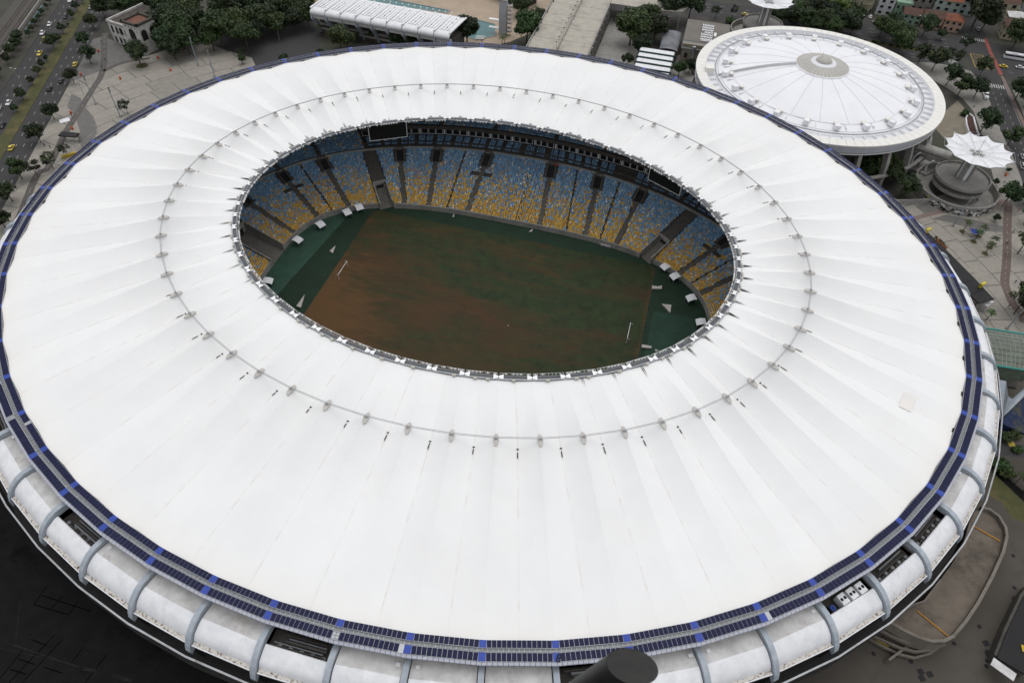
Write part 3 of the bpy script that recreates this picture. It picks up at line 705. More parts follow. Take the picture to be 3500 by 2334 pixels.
# ---- pitch inside the bowl
mp_ = overlay(mat('worn_pitch', (.024, .038, .012), (.014, .024, .009), .3, bump=.3), (.060, .031, .011), .06, .48, .66, (.22, 1, 1), .7)
overlay(mp_, (.085, .040, .011), .06, .56, .68, (.30, 1, 1), .9, .12); overlay(mp_, (.012, .021, .008), .10, .52, .68, (.2, 1, 1), .7); overlay(mp_, (.058, .022, .011), .035, .50, .64, (.5, 1, 1), .55)
def wear(m_, col_, fx, amt=1.0):
    n = m_.node_tree.nodes; l = m_.node_tree.links; b = n['Principled BSDF']; src = b.inputs['Base Color'].links[0].from_socket
    tc = n.new('ShaderNodeTexCoord'); sp = n.new('ShaderNodeSeparateXYZ'); l.new(tc.outputs['Object'], sp.inputs[0])
    mp = n.new('ShaderNodeMapping'); mp.inputs['Scale'].default_value = (.3, 1, 1); l.new(tc.outputs['Object'], mp.inputs['Vector'])
    nz = n.new('ShaderNodeTexNoise'); nz.inputs['Scale'].default_value = .22; nz.inputs['Detail'].default_value = 10; nz.inputs['Roughness'].default_value = .7; l.new(mp.outputs[0], nz.inputs['Vector'])
    ax, ay, c0 = fx; m1 = n.new('ShaderNodeMath'); m1.operation = 'MULTIPLY_ADD'; m1.inputs[1].default_value = ax; m1.inputs[2].default_value = c0; l.new(sp.outputs['X'], m1.inputs[0])
    m2 = n.new('ShaderNodeMath'); m2.operation = 'MULTIPLY_ADD'; m2.inputs[1].default_value = ay; l.new(sp.outputs['Y'], m2.inputs[0]); l.new(m1.outputs[0], m2.inputs[2])
    m3 = n.new('ShaderNodeMath'); m3.operation = 'MULTIPLY_ADD'; m3.inputs[1].default_value = 5.0; l.new(nz.outputs['Fac'], m3.inputs[0]); l.new(m2.outputs[0], m3.inputs[2])
    mr = n.new('ShaderNodeMapRange'); mr.inputs['From Min'].default_value = 2.0; mr.inputs['From Max'].default_value = 3.3; mr.inputs['To Max'].default_value = amt; mr.clamp = True; l.new(m3.outputs[0], mr.inputs['Value'])
    mx = n.new('ShaderNodeMix'); mx.data_type = 'RGBA'; l.new(mr.outputs[0], mx.inputs[0]); l.new(src, mx.inputs[6]); mx.inputs[7].default_value = (*col_, 1); l.new(mx.outputs[2], b.inputs['Base Color'])
wear(mp_, (.060, .032, .012), (-1/80, -1/60, -.05), .65)       # dull brown spread over the near middle
wear(mp_, (.092, .046, .015), (-1/16, -1/24, -3.0), .9)      # bare end in front of the left goal
wear(mp_, (.080, .040, .014), (1/2.2, 0, -26.3), .85)         # worn edge at the right goal line
MT['pitchmat'] = mp_
def rpoly(hx, hy, r):
    out = []
    for cx, cy, a0 in ((hx-r, hy-r, 0), (-hx+r, hy-r, 90), (-hx+r, -hy+r, 180), (hx-r, -hy+r, 270)):
        for a in range(0, 91, 15): out.append((cx+r*math.cos(R(a0+a)), cy+r*math.sin(R(a0+a))))
    return out
bowl = MB().prism([tuple(stand(p, .02).xy) for p in PHS[::4]], -2.6, -2.0); MT['turfdark'] = mat('green_surround', (.010, .030, .016), (.008, .022, .012), .2)
bo = bowl.build('pitch_surround', 'turfdark'); bo['kind'] = 'structure'
MT['turfteal'] = mat('faded_green_surround', (.030, .075, .052), (.022, .055, .038), .3)
tl_ = [p for p in [tuple(stand(R(a), -.004).xy) for a in range(146, 216, 2)]]
sheet('faded_surround', tl_+[(-72.5, -30), (-66.0, 31.5)], -1.995, 'turfteal')
tr_ = [tuple(stand(R(a), -.004).xy) for a in range(-40, 14, 2)]
MT['turfmid'] = mat('mid_green_surround', (.016, .046, .030), (.012, .034, .022), .25)
sheet('right_surround', tr_+[(60, 14), (59.5, -38)], -1.995, 'turfmid')
so_ = sheet('pitch', rpoly(57.8, 38.0, 3), -1.99, 'pitchmat')
MT['conc_l'] = mat('pale_board', (.42, .39, .36), (.34, .32, .30), .5)
def goal(x, lab):
    g = empty('football_goal', (x, -.35, -1.98), 0); s = 1 if x < 0 else -1
    for y in (-3.75, 3.75): MB().tube([(0, y, 0), (0, y, 2.5)], .09, 8).build('post', 'white', g)
    MB().tube([(0, -3.84, 2.5), (0, 3.84, 2.5)], .09, 8).build('crossbar', 'white', g)
    for y in (-3.75, 3.75): MB().tube([(0, y, 2.5), (-s*.9, y, 2.3)], .04, 6).build('net_arm', 'white', g)
    tag(g, lab, 'goal', 'football goals')
goal(-53.6, 'white football goal without net at the bare brown end of the pitch'); goal(52.9, 'white football goal without net at the greener right end of the pitch')
bl = MB(); bl.lathe([(.0, -.11), (.08, -.08), (.11, 0), (.08, .08), (0, .11)], (0, 0, .11), 10); b_ = bl.build('football', 'white', None, True); b_.location = (12.0, -8.2, -1.97)
b_.scale = (1.6, 1.6, 1.6)
tag(b_, 'single white football lying on the worn pitch right of its middle', 'ball')
def board(pts, lab, h=.7):
    c = Vector((sum(p[0] for p in pts)/len(pts), sum(p[1] for p in pts)/len(pts), 0)); m_ = MB(); m_.prism([(p[0]-c.x, p[1]-c.y) for p in pts], 0, h, 1, 0)
    o = m_.build('folded_board', ['conc_l', 'grey']); o.location = (c.x, c.y, -1.97); tag(o, lab, 'board', 'boards lying round the pitch')
board([(-61.7, -21.5, -2), (-59.9, -21.7, -2), (-61.6, -15.3, -2)], 'tall pale triangular board behind the left goal line near the roof edge')
board([(-63.5, 8.9, -2), (-61.8, 8.1, -2), (-62.7, 12.5, -2)], 'small pale triangular board lying left of the left goal', .5)
board([(57.6, 26.5, -2), (57.8, 24.7, -2), (61.3, 25.7, -2), (61.2, 27.6, -2), (59.7, 26.6, -2)], 'pale notched board behind the right goal, nearest the end stand')
board([(62.3, 17.9, -2), (65.7, 18.4, -2), (65.8, 14.3, -2)], 'pale triangular board behind the right goal, middle one')
board([(58.2, -3.6, -2), (61.5, -3.5, -2), (61.5, -4.5, -2), (58.2, -5.1, -2)], 'long pale board by the right goal line near the roof edge')
board([(62.7, -4.3, -2), (64.1, -4.4, -2), (63.1, -5.4, -2)], 'small pale board peeping out by the roof edge at the right end', .5)
board([(34.8, 43.6, -2), (36.1, 45.4, -2), (38.7, 45.5, -2), (39.1, 43.2, -2)], 'pale board by the far touchline under the tenth aisle')
board([(46.0, 43.3, -2), (47.2, 44.0, -2), (47.1, 43.1, -2)], 'tiny pale board beside the right corner tunnel', .4)
board([(6.1, 43.1, -2), (7.3, 45.3, -2), (7.4, 43.4, -2)], 'small pale board at the middle of the far touchline', .4)
board([(-25.7, 42.7, -2), (-25.8, 45.7, -2), (-25.1, 42.9, -2)], 'thin upright pale board at the far touchline left of middle', .4)
def awning(p, n_, lab):
    a = empty('dugout_awning', (p[0], p[1], -2.0), math.atan2(n_[1], n_[0]))
    m_ = MB(); prof_ = [(-2.2, 1.9), (-1.2, 2.45), (0, 2.7), (1.1, 2.6)]
    m_.loft([[(x, y, z) for x, z in prof_] for y in (-1.5, 1.5)]); m_.loft([[(x, y, z-.08) for x, z in prof_][::-1] for y in (-1.5, 1.5)]); m_.build('canopy_sheet', 'shell', a)
    for x, y in ((-2.0, -1.4), (-2.0, 1.4), (.9, -1.4), (.9, 1.4)): MB().tube([(x, y, 0), (x, y, 2.0 if x < 0 else 2.6)], .05, 5).build('leg', 'steel', a)
    tag(a, lab, 'awning', 'white awnings at the foot of the aisles')
for (p, lab) in (((-66.5, 31.1, -0.5), 'white awning below the third aisle from the left corner, next to the tunnel'), ((-73.2, 20.8, -0.5), 'white awning below the middle aisle of the left end stand'), ((-77.3, 9.6, -0.5), 'white awning below the lower left aisle, above the tunnel gap'), ((-76.8, -14.4, -0.5), 'white awning at the far left half hidden by the roof edge'), ((65.6, 32.7, -0.5), 'white awning at the right end, highest of the three'), ((72.6, 22.8, -0.5), 'white awning at the right end, middle of the three'), ((77.1, 11.6, -0.5), 'white awning at the right end, lowest and touching the roof edge'), ((-63.2, 35.6, -0.5), 'small white box shelter just left of the left corner tunnel'), ((61.5, 37.1, -0.5), 'small white box shelter right of the right corner tunnel')):
    v = Vector((p[0]*.6, p[1], 0)).normalized(); awning(p, v, lab)
    if 'box' in lab: bpy.context.scene.objects[-1] if 0 else None
# scoreboards hung under the inner roof edge
def screen(a, b, z0, z1, lab):
    a, b = Vector((a[0], a[1], 0)), Vector((b[0], b[1], 0)); d = (b-a).normalized(); L = (b-a).length; c = (a+b)/2
    s = empty('scoreboard_screen', (c.x, c.y, z0), math.atan2(d.y, d.x)); h = z1-z0
    MB().box((0, 0, h/2), (L, .6, h)).build('display', 'black', s)
    f = MB()
    for z in (0, h): f.box((0, -.02, z), (L+.3, .75, .22))
    for x in (-L/2, L/2): f.box((x, -.02, h/2), (.22, .72, h))
    f.build('frame', 'rail', s)
    for x in (-L*.35, L*.35): MB().tube([(x, 0, h), (x, 0, h+1.6)], .06, 5).build('hanger', 'steel', s)
    tag(s, lab, 'screen', 'scoreboards hung inside the roof opening')
screen((-59.5, 46.2, 24.5), (-47.0, 53.6, 24.5), 24.6, 31.2, 'large black scoreboard with white frame at the left of the far stand')
screen((47.7, 54.7, 24.5), (60.0, 48.0, 24.5), 24.6, 31.2, 'large black scoreboard with white frame at the right of the far stand')
for p, lab in (((10.2, 69.8, 13.3), 'small red sign on the concourse front right of middle'), ((70.5, 57.5, 13.3), 'small red sign on the concourse front by the right roof edge')):
    v = Vector((p[0]*.6, p[1], 0)).normalized(); o = MB().box((0, 0, 0), (.15, 2.2, .9)).build('red_sign', 'redlane'); o.location = Vector(p)-v*.2; o.rotation_euler = (0, 0, math.atan2(v.y, v.x)); tag(o, lab, 'sign', 'red signs in the stands')

# ---- avenue on the left, in its own frame: s along, w across (away from the stadium)
AD = Vector((-50, 110, 0)).normalized(); AN = Vector((-AD.y, AD.x, 0)); A0 = Vector((-200.5, 13.6, 0))
def av(s, w, z=0.0): p = A0+AD*s+AN*w; return (p.x, p.y, z)
sheet('avenue_road', [av(-260, 3.5), av(420, 3.5), av(420, 32.6), av(-260, 32.6)], .010, 'asphalt')
mdn = slabbed('median', [av(-260, 14.9), av(420, 14.9), av(420, 20.6), av(-260, 20.6)], .0, .14, 'mgrass')
mk = MB()
def dash(m_, a, b, w, z):
    a, b = Vector(a), Vector(b); d = (b-a).normalized(); n_ = Vector((-d.y, d.x, 0))*w/2
    m_.add([(a-n_).to_tuple()[:2]+(z,), (b-n_).to_tuple()[:2]+(z,), (b+n_).to_tuple()[:2]+(z,), (a+n_).to_tuple()[:2]+(z,)], [(0, 1, 2, 3) if True else ()])
for w in (8.8, 12.0, 26.1, 29.1, 5.7):
    for s in range(-60, 330, 9): dash(mk, av(s+1.2, w), av(s+3.6, w), .17, .016)
o = mk.build('lane_markings', 'paint'); o['kind'] = 'structure'
slabbed('west_sidewalk', [av(-260, 32.6), av(420, 32.6), av(420, 40), av(-260, 40)], 0, .13, 'earth')
o = slabbed('railway_bed', [av(-260, 43.5), av(420, 43.5), av(420, 58), av(-260, 58)], 0, .25, 'conc_dark')
for i_, w in enumerate((46, 47.6, 51, 52.6)):
    r_ = MB(); a, b = av(-200, w, .45), av(400, w, .45); r_.tube([a, b], .12, 4); q = r_.build('rail', 'railsteel', o)
wl2 = MB().prism([av(-260, 43.0)[:2], av(420, 43.0)[:2], av(420, 43.5)[:2], av(-260, 43.5)[:2]], 0, 1.6).build('railway_wall', 'conc'); tag(wl2, 'long low concrete wall between the railway and the avenue', 'wall')
bw = MB().prism([av(134, 39.2)[:2], av(166, 39.2)[:2], av(166, 39.6)[:2], av(134, 39.6)[:2]], 0.1, 1.8).build('painted_wall', mat('blue_graffiti', (.20, .33, .34), (.10, .14, .15), .5)); tag(bw, 'short blue painted wall beside the left pavement of the avenue', 'wall')
slabbed('trackside_strip', [av(-260, 40), av(420, 40), av(420, 43), av(-260, 43)], 0, .10, 'apron')

# ---- left plaza with concentric cream slabs
plazaL = [av(-60, 3.5), av(125, 3.5), (-251.9, 129.9, 0), (-215.1, 117.1, 0), (-211.3, 133.0, 0), (-205.2, 143.4, 0), (-181.7, 136.6, 0), (-166.5, 133.9, 0), (-160.6, 127.0, 0), tuple(off(24, 13, 0)), tuple(off(22, 13, 0)), tuple(off(20, 13, 0)), tuple(off(18, 13, 0)), tuple(off(16, 13, 0)), tuple(off(14, 13, 0))]
pl = slabbed('plaza', plazaL, 0, .10, 'joint')
def ringcell(i0, i1, r0, r1, g=.28):
    def at(b, r): i = int(math.floor(b)) % N; t = b-math.floor(b); return offm(i, t, r, 0)
    q = [at(i0, r0), at(i1, r0), at(i1, r1), at(i0, r1)]; c = sum(q, Vector())/4
    return [v+(c-v).normalized()*g for v in q], c
def clip_cell(poly, cell):
    out = [Vector((p[0], p[1], 0)) for p in poly]; n = len(cell); ar = sum(cell[i].x*cell[(i+1) % n].y-cell[(i+1) % n].x*cell[i].y for i in range(n)); cell = cell if ar > 0 else cell[::-1]
    for i in range(n):
        a, b = cell[i], cell[(i+1) % n]; src, out = out, []
        sd = lambda p: (b.x-a.x)*(p.y-a.y)-(b.y-a.y)*(p.x-a.x)
        for k in range(len(src)):
            p, q = src[k], src[(k+1) % len(src)]; sp, sq = sd(p), sd(q)
            if sp >= 0: out.append(p)
            if (sp >= 0) != (sq >= 0): out.append(p.lerp(q, sp/(sp-sq)))
        if not out: return []
    return out
def lay_slabs(parent, poly, rs, b0, b1, step, rnd, z0=.10):
    for k in range(len(rs)-1):
        b = b0+(k % 2)*step*.5
        while b < b1:
            st = step*random.uniform(.8, 1.35) if rnd else step
            q, c = ringcell(b, b+st, rs[k], rs[k+1]); b += st
            n_in = sum(inpoly(v, poly) for v in q)
            if n_in == 0 and not inpoly(c, poly): continue
            if n_in < 4: q = clip_cell(poly, q)
            if len(q) >= 3 and abs(sum(q[u].x*q[(u+1) % len(q)].y-q[(u+1) % len(q)].x*q[u].y for u in range(len(q)))) > 2:
                MB().prism([(v.x, v.y) for v in q], z0-.02, z0+.035).build('paving_slab', 'slab' if random.random() < .65 else 'slab2', parent)
lay_slabs(pl, plazaL, [16, 25, 34, 43, 51.5, 60, 70, 79, 87.5, 97, 106], 13, 25.5, .62, True)
def ribbon(name, pts, w, z, mt, parent=None, kind='structure'):
    m_ = MB(); pts = [Vector((p[0], p[1], 0)) for p in pts]; L_, R_ = [], []
    # resample with a smooth curve
    sm = []
    for i in range(len(pts)-1):
        p0, p1, p2, p3 = pts[max(i-1, 0)], pts[i], pts[i+1], pts[min(i+2, len(pts)-1)]
        for q in range(6):
            t = q/6; sm.append(.5*((2*p1)+(p2-p0)*t+(2*p0-5*p1+4*p2-p3)*t*t+(3*p1-p0-3*p2+p3)*t*t*t))
    sm.append(pts[-1]); rows = []
    for i, p in enumerate(sm):
        d = (sm[min(i+1, len(sm)-1)]-sm[max(i-1, 0)]).normalized(); n_ = Vector((-d.y, d.x, 0))*w/2
        a, b = p+n_, p-n_; rows.append([(a.x, a.y, z), (b.x, b.y, z)])
    m_.loft(rows); o = m_.build(name, mt, parent)
    if kind and not parent: o['kind'] = kind
    return o, sm
bp_, sm_ = ribbon('cycle_path', [(-253.8, 133.4, 0), (-244.5, 120.1, 0), (-233.7, 105.6, 0), (-225.8, 92.4, 0), (-221.6, 81.1, 0), (-214.0, 60.9, 0), (-207.7, 44.1, 0), (-197.0, 20.5, 0), (-197.6, 14.6, 0), (-183.3, -13.1, 0), (-177.2, -29.0, 0)], 3.0, .150, 'path')
dm = MB()
for i in range(0, len(sm_)-1, 2): dash(dm, sm_[i], sm_[i].lerp(sm_[i+1], .5), .12, .156)
o = dm.build('path_markings', 'paint'); o['kind'] = 'structure'
ribbon('cycle_path_branch', [(-227.8, 97.7, 0), (-226.6, 103.1, 0), (-223.8, 109.0, 0), (-219.0, 113.2, 0), (-214.8, 116.6, 0)], 2.4, .150, 'path')
sheet('grey_paving', [(-228.2, 74.4, 0), (-221.5, 72.2, 0), (-214.3, 66.0, 0), (-205.9, 60.5, 0), (-199.4, 54.6, 0), (-194.9, 48.3, 0), (-192.0, 40.8, 0), (-192.9, 36.8, 0), (-198.1, 40.6, 0), (-202.7, 47.7, 0), (-209.4, 54.3, 0), (-217.4, 60.8, 0), (-222.0, 63.5, 0)], .148, 'joint')

# ---- forecourt top centre, ramp area, pool complex grounds
sheet('car_park', [(-205.2, 143.4, 0), (-204.5, 197.4, 0), (-188.7, 203.0, 0), (-170.3, 209.7, 0), (-159.4, 187.6, 0), (-138.9, 156.8, 0), (-135.0, 156.8, 0), (-149.7, 142.3, 0), (-160.1, 128.4, 0), (-161.9, 130.3, 0), (-181.7, 136.6, 0)], .006, 'asphalt')
sheet('dark_yard', [(-168.9, 138.3, 0), (-166.6, 152.0, 0), (-138.8, 151.4, 0), (-148.6, 140.1, 0), (-159.3, 128.1, 0)], .011, 'asphalt')
MT['deck'] = mat('pool_deck', (.40, .32, .24), (.34, .27, .20), .15)
sheet('pool_deck', [(-190, 190), (-60, 180), (-44, 196), (-34, 214), (-36, 300), (-190, 300)], .008, 'deck')
# ---- streets on the right: grid aligned with the axes
sheet('north_avenue', [(-60, 268), (300, 262), (300, 286), (-60, 293)], .010, 'asphalt')
sheet('north_avenue_near', [(90, 246), (200, 243), (200, 262), (90, 265)], .012, 'asphalt')
sheet('cross_street', [(201.5, 40), (217, 40), (218.5, 330), (203.5, 330)], .014, 'asphalt')
sheet('east_street', [(217, 244), (330, 238), (330, 262), (217, 266)], .012, 'asphalt')
mk = MB()
for y in range(60, 232, 6):
    for x in (206.2, 209.8, 213.4): dash(mk, (x, y, 0), (x, y+2.0, 0), .16, .022)
dash(mk, (216.6, 60, 0), (217.2, 236, 0), .14, .022)
for x in np.arange(203.6, 217, 1.15): dash(mk, (x, 229.5, 0), (x, 233.5, 0), .55, .022)
for x in np.arange(204.6, 216.5, 1.15): dash(mk, (x, 286.0, 0), (x, 290.0, 0), .55, .022)
for y in np.arange(246, 262, 1.15): dash(mk, (192, y, 0), (196.5, y-.4, 0), .55, .022)
for y in (250, 254, 258):
    for x in range(95, 190, 7): dash(mk, (x, y-.035*(x-90)+.9, 0), (x+2.6, y-.035*(x-90)+.8, 0), .16, .022)
for y in (273.5, 278, 282.5):
    for x in range(-40, 200, 8): dash(mk, (x, y+1.6-.02*x+1.2, 0), (x+3, y+1.6-.02*x+1.15, 0), .18, .022)
for x in range(222, 300, 8): dash(mk, (x, 251, 0), (x+3, 250.8, 0), .16, .022)
o = mk.build('street_markings', 'paint'); o['kind'] = 'structure'
mk = MB()
for a, b in (((205.5, 251, 0), (205.5, 268, 0)), ((205.5, 268, 0), (212, 268, 0)), ((212, 268, 0), (215, 251, 0)), ((215, 251, 0), (205.5, 251, 0))): dash(mk, a, b, .25, .022)
for k in range(7): dash(mk, (206+k*1.2, 251.5, 0), (206+k*.9, 267, 0), .10, .022)
o = mk.build('box_junction', 'ypaint'); o['kind'] = 'structure'
ribbon('red_cycle_lane', [(217.6, 292), (217.4, 285), (217.2, 272), (217.6, 262), (217.8, 246)], 1.9, .026, 'redlane')
ribbon('brown_cycle_lane', [(217.9, 244.5), (218.2, 232), (218.6, 200), (218.9, 150)], 1.6, .026, 'pinkpave')
hd = slabbed('avenue_median', [(100, 262.8), (196, 260.0), (196, 263.0), (100, 266)], 0, .14, 'mgrass')
MT['wall_d'] = mat('sidewalk_paving', (.26, .245, .22), (.20, .19, .17), .3)
slabbed('dome_sidewalk', [(170.6, 244.7, 0), (181.0, 248.3, 0), (192.6, 248.2, 0), (202.4, 244.9, 0), (205.6, 231.9, 0), (206.1, 213.8, 0), (205.9, 183.8, 0), (207.0, 166.0, 0), (207.1, 142.2, 0), (205.9, 131.4, 0), (196.8, 121.9, 0), (194.8, 138.2, 0), (196.6, 173.5, 0), (196.2, 199.0, 0), (192.8, 211.7, 0), (186.0, 221.5, 0), (177.8, 231.3, 0)], 0, .12, 'wall_d')
slabbed('east_sidewalk', [(220, 100), (232, 100), (236, 235), (220.5, 238)], 0, .12, 'wall_d')
# ---- right plaza
plazaR = [(150.6, 106.3, 0), (164.6, 114.0, 0), (194.8, 138.2, 0), (207.1, 142.2, 0), (204.1, 122.3, 0), (185.4, 30.7, 0), (179.0, 31.5, 0), tuple(off(48, 13, 0)), tuple(off(46, 13, 0)), tuple(off(44, 13, 0)), tuple(off(42, 13, 0)), tuple(off(41, 13, 0))]
pr = slabbed('east_plaza', plazaR, 0, .10, 'joint')
lay_slabs(pr, plazaR, [14, 21, 28, 36, 44.5, 51, 60, 70, 80, 92], 40.6, 48, .52, True)
cy_, sm2 = ribbon('east_cycle_path', [(197.9, 123.0, 0), (196.7, 117.0, 0), (194.1, 105.2, 0), (191.1, 89.5, 0), (188.2, 76.2, 0), (185.9, 66.3, 0), (186.0, 59.4, 0), (186.7, 54.2, 0), (188.5, 50.0, 0), (188.4, 45.3, 0)], 3.2, .150, mat('brown_path', (.135, .10, .085), (.11, .082, .07), .3))
dm = MB()
for i in range(0, len(sm2)-1, 2): dash(dm, sm2[i], sm2[i].lerp(sm2[i+1], .5), .12, .156)
o = dm.build('east_path_markings', 'paint'); o['kind'] = 'structure'
sheet('plaza_dark_band', [(164.1, 99.5, 0), (170.0, 104.1, 0), (180.9, 104.1, 0), (192.8, 103.3, 0), (192.1, 99.3, 0), (182.3, 97.0, 0), (171.4, 98.8, 0)], .149, 'joint')
sheet('plaza_dark_band', [(158.3, 106.3, 0), (162.3, 110.0, 0), (168.1, 105.1, 0), (161.7, 101.5, 0)], .149, 'joint')
ribbon('pink_band', [(154.9, 95.8, 0), (167.9, 105.4, 0), (182.2, 112.4, 0), (196.5, 122.6, 0)], 2.2, .151, 'pinkpave')
sheet('dome_yard', [(181.8, 194.2, 0), (190.2, 208.5, 0), (195.0, 192.0, 0), (191.3, 171.8, 0), (178.5, 166.5, 0), (175.2, 175.7, 0)], .02, mat('ochre_yard', (.22, .19, .14), (.17, .15, .115), .2))
sheet('ramp_yard', [(7.7, 197.2, 0), (49.0, 211.5, 0), (61.4, 178.8, 0), (40.0, 181.1, 0), (6.8, 193.4, 0)], .012, 'conc')
sheet('ramp_court', [(4, 168), (26, 168), (26, 245), (4, 245)], .013, 'conc')
# ---- bottom corners
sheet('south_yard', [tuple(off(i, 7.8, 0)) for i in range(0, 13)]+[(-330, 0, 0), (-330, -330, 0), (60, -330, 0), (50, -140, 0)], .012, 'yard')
ys = MB()
for a, b in (((-74.3, -134.2, 0), (-64.6, -134.0, 0)), ((-73.9, -131.8, 0), (-60.0, -131.8, 0)), ((-74.3, -134.2, 0), (-74.3, -129.5, 0)), ((-69.4, -133.9, 0), (-69.1, -130.4, 0)), ((-64.6, -134.0, 0), (-64.5, -130.5, 0)), ((-67.1, -150.7, 0), (-64.5, -138.9, 0)), ((-64.2, -149.9, 0), (-62.0, -139.2, 0)), ((-50.6, -146.0, 0), (-49.9, -139.5, 0)), ((-69.7, -150.5, 0), (-69.2, -144.0, 0)), ((-68.9, -148.2, 0), (-64.5, -148.1, 0)), ((-68.5, -145.8, 0), (-64.3, -145.8, 0)), ((-61.9, -145.7, 0), (-56.9, -145.7, 0)), ((-69.0, -141.3, 0), (-64.5, -141.5, 0)), ((-56.4, -143.1, 0), (-56.2, -140.0, 0))):
    dash(ys, a, b, .22, .020)
o = ys.build('yard_joints', mat('tar_joint', (.0025, .0025, .0025), None, 1, rough=1.0, spec=0.0)); o['kind'] = 'structure'
ys = MB(); dash(ys, (-74.0, -143.5, 0), (-54.4, -143.5, 0), .3, .021); dash(ys, (-53.1, -143.5, 0), (-50.1, -143.2, 0), .8, .022); dash(ys, (-45.5, -142.9, 0), (-40.6, -142.8, 0), .7, .022); dash(ys, (-74.6, -145.0, 0), (-56.3, -143.4, 0), .12, .022); dash(ys, (-53.1, -134.0, 0), (-30.0, -140.3, 0), .1, .022); dash(ys, (-78.0, -134.4, 0), (-72.0, -142.9, 0), .15, .022)
o = ys.build('yard_lines', mat('worn_line', (.028, .026, .024), (.012, .012, .012), .8, rough=1.0, spec=0.05)); o['kind'] = 'structure'
sheet('east_apron', [tuple(off(i, 7.8, 0)) for i in range(48, 60)]+[(60, -330, 0), (420, -330, 0), (420, 20, 0), (185.0, 28.5, 0)], .012, 'apron')
sheet('lawn', [(166.1, -23.1, 0), (172.9, -30.8, 0), (171.1, -39.7, 0), (167.9, -39.2, 0), (166.1, -34.6, 0), (162.5, -33.1, 0)], .018, 'mgrass')
ribbon('service_road', [(178.0, -13.8, 0), (171.2, -14.7, 0), (167.8, -15.2, 0), (163.5, -15.9, 0)], 5.0, .017, 'asphalt')
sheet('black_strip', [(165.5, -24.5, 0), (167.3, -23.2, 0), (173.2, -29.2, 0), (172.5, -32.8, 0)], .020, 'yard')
mh = MB()
for p in ((166.0, -51.4, 0), (164.4, -61.0, 0), (163.7, -64.1, 0), (162.0, -68.2, 0), (153.6, -74.4, 0), (157.6, -76.1, 0), (158.2, -75.7, 0), (154.4, -80.4, 0), (154.3, -81.0, 0), (154.0, -82.7, 0), (153.6, -84.1, 0), (146.7, -80.6, 0), (135.8, -88.1, 0), (127.1, -88.7, 0)):
    c = MB(); c.lathe([(0, .03), (.38, .03), (.38, .05), (.55, .05), (.55, 0)], (p[0], p[1], 0), 12); q = c.build('manhole_cover', 'dark'); tag(q, 'dark round manhole cover set in the brown apron below the curved ramp', 'manhole', 'manhole covers in the apron')
for p in ((137.8, -89.9, 0), (139.9, -89.9, 0), (137.9, -91.4, 0), (154.5, -78.3, 0)):
    q = MB().box((p[0], p[1], .04), (1.5, 1.3, .05), .5).build('drain_hatch', 'dark'); tag(q, 'dark square drain hatch in the brown apron near the bottom edge', 'hatch', 'drain hatches in the apron')

# ================================================================== large neighbours
# ---- round arena with the shallow white dome
DC = Vector((111.6, 160.2, 0))
arena = empty('round_arena', DC); tag(arena, 'round arena with shallow white dome and cream rim behind the stadium', 'arena')
MT['cream'] = mat('cream_rim', (.76, .745, .70), (.72, .705, .665), .15, rough=.7)
MT['arena_white'] = overlay(mat('arena_white', (.80, .80, .82), (.75, .75, .77), .1, rough=.55), (.66, .64, .60), .1, .6, .8, (1, 1, 1), .4)
MT['capgrey'] = mat('cap_grey', (.46, .44, .40), (.40, .385, .35), .4)
MT['wallgrey'] = mat('corrugated_wall', (.55, .56, .60), (.48, .49, .53), .3)
def pol(r, a, z): return (r*math.cos(a), r*math.sin(a), z)
na = 96
m_ = MB()
for i in range(na):                       # corrugated outer wall, slightly sloping inwards
    a0, a1 = 2*math.pi*i/na, 2*math.pi*(i+1)/na
m_.loft([[pol(55.0+(.07 if i % 2 else 0), 2*math.pi*i/192, 22.05), pol(54.2+(.07 if i % 2 else 0), 2*math.pi*i/192, 18.3)] for i in range(192)][::-1], loop=True); m_.build('outer_wall', 'wallgrey', arena)
for k in range(na):
    a0, a1 = 2*math.pi*k/na+.001, 2*math.pi*(k+1)/na-.001; q = [pol(50.6, a0, 22.3), pol(55.1, a0, 22.1), pol(55.1, a1, 22.1), pol(50.6, a1, 22.3)]
    MB().hexa([(x, y, z-.5) for x, y, z in q]+q).build('rim_panel', 'cream', arena)
m_ = MB(); m_.lathe([(50.6, 22.25), (50.5, 20.7), (44.5, 20.9), (38.6, 22.4)], (0, 0, 0), 96); m_.build('gutter_deck', 'arena_white', arena, True)
m_ = MB(); m_.lathe([(54.2, 18.3), (53.2, 18.1), (41, 15.0), (41, 0)][::-1], (0, 0, 0), 96); m_.build('drum_wall', 'conc_dark', arena)
m_ = MB(); m_.lathe([(53.6, 17.9), (54.6, 17.9), (54.6, 17.6), (53.6, 17.6), (53.6, 17.9)], (0, 0, 0), 96); m_.build('lower_rail', 'rail', arena)
nd = 20
for k in range(nd):                       # dome gores
    m_ = MB(); rows = []
    for j in range(6):
        a = 2*math.pi*(k+.003+.994*j/5)/nd; rows.append([pol(r, a, 22.35+6.6*(1-(r/39.2)**1.9)+.10*math.sin(math.pi*j/5)) for r in (39.0, 34, 28, 22, 16, 11.0)])
    m_.loft(rows[::-1]); m_.build('dome_gore', 'arena_white', arena, True)
rb = MB()
for k in range(nd):
    a = 2*math.pi*k/nd; rb.tube([pol(r, a, 22.36+6.6*(1-(r/39.2)**1.9)) for r in (38.9, 34, 28, 22, 16, 11.5)], .09, 5)
rb.build('dome_ribs', 'wallgrey', arena)
m_ = MB(); m_.lathe([(11.9, 28.2), (11.9, 28.7), (11.3, 29.0), (5.6, 30.1)], (0, 0, 0), 48); m_.build('cap_ring', 'capgrey', arena, True)
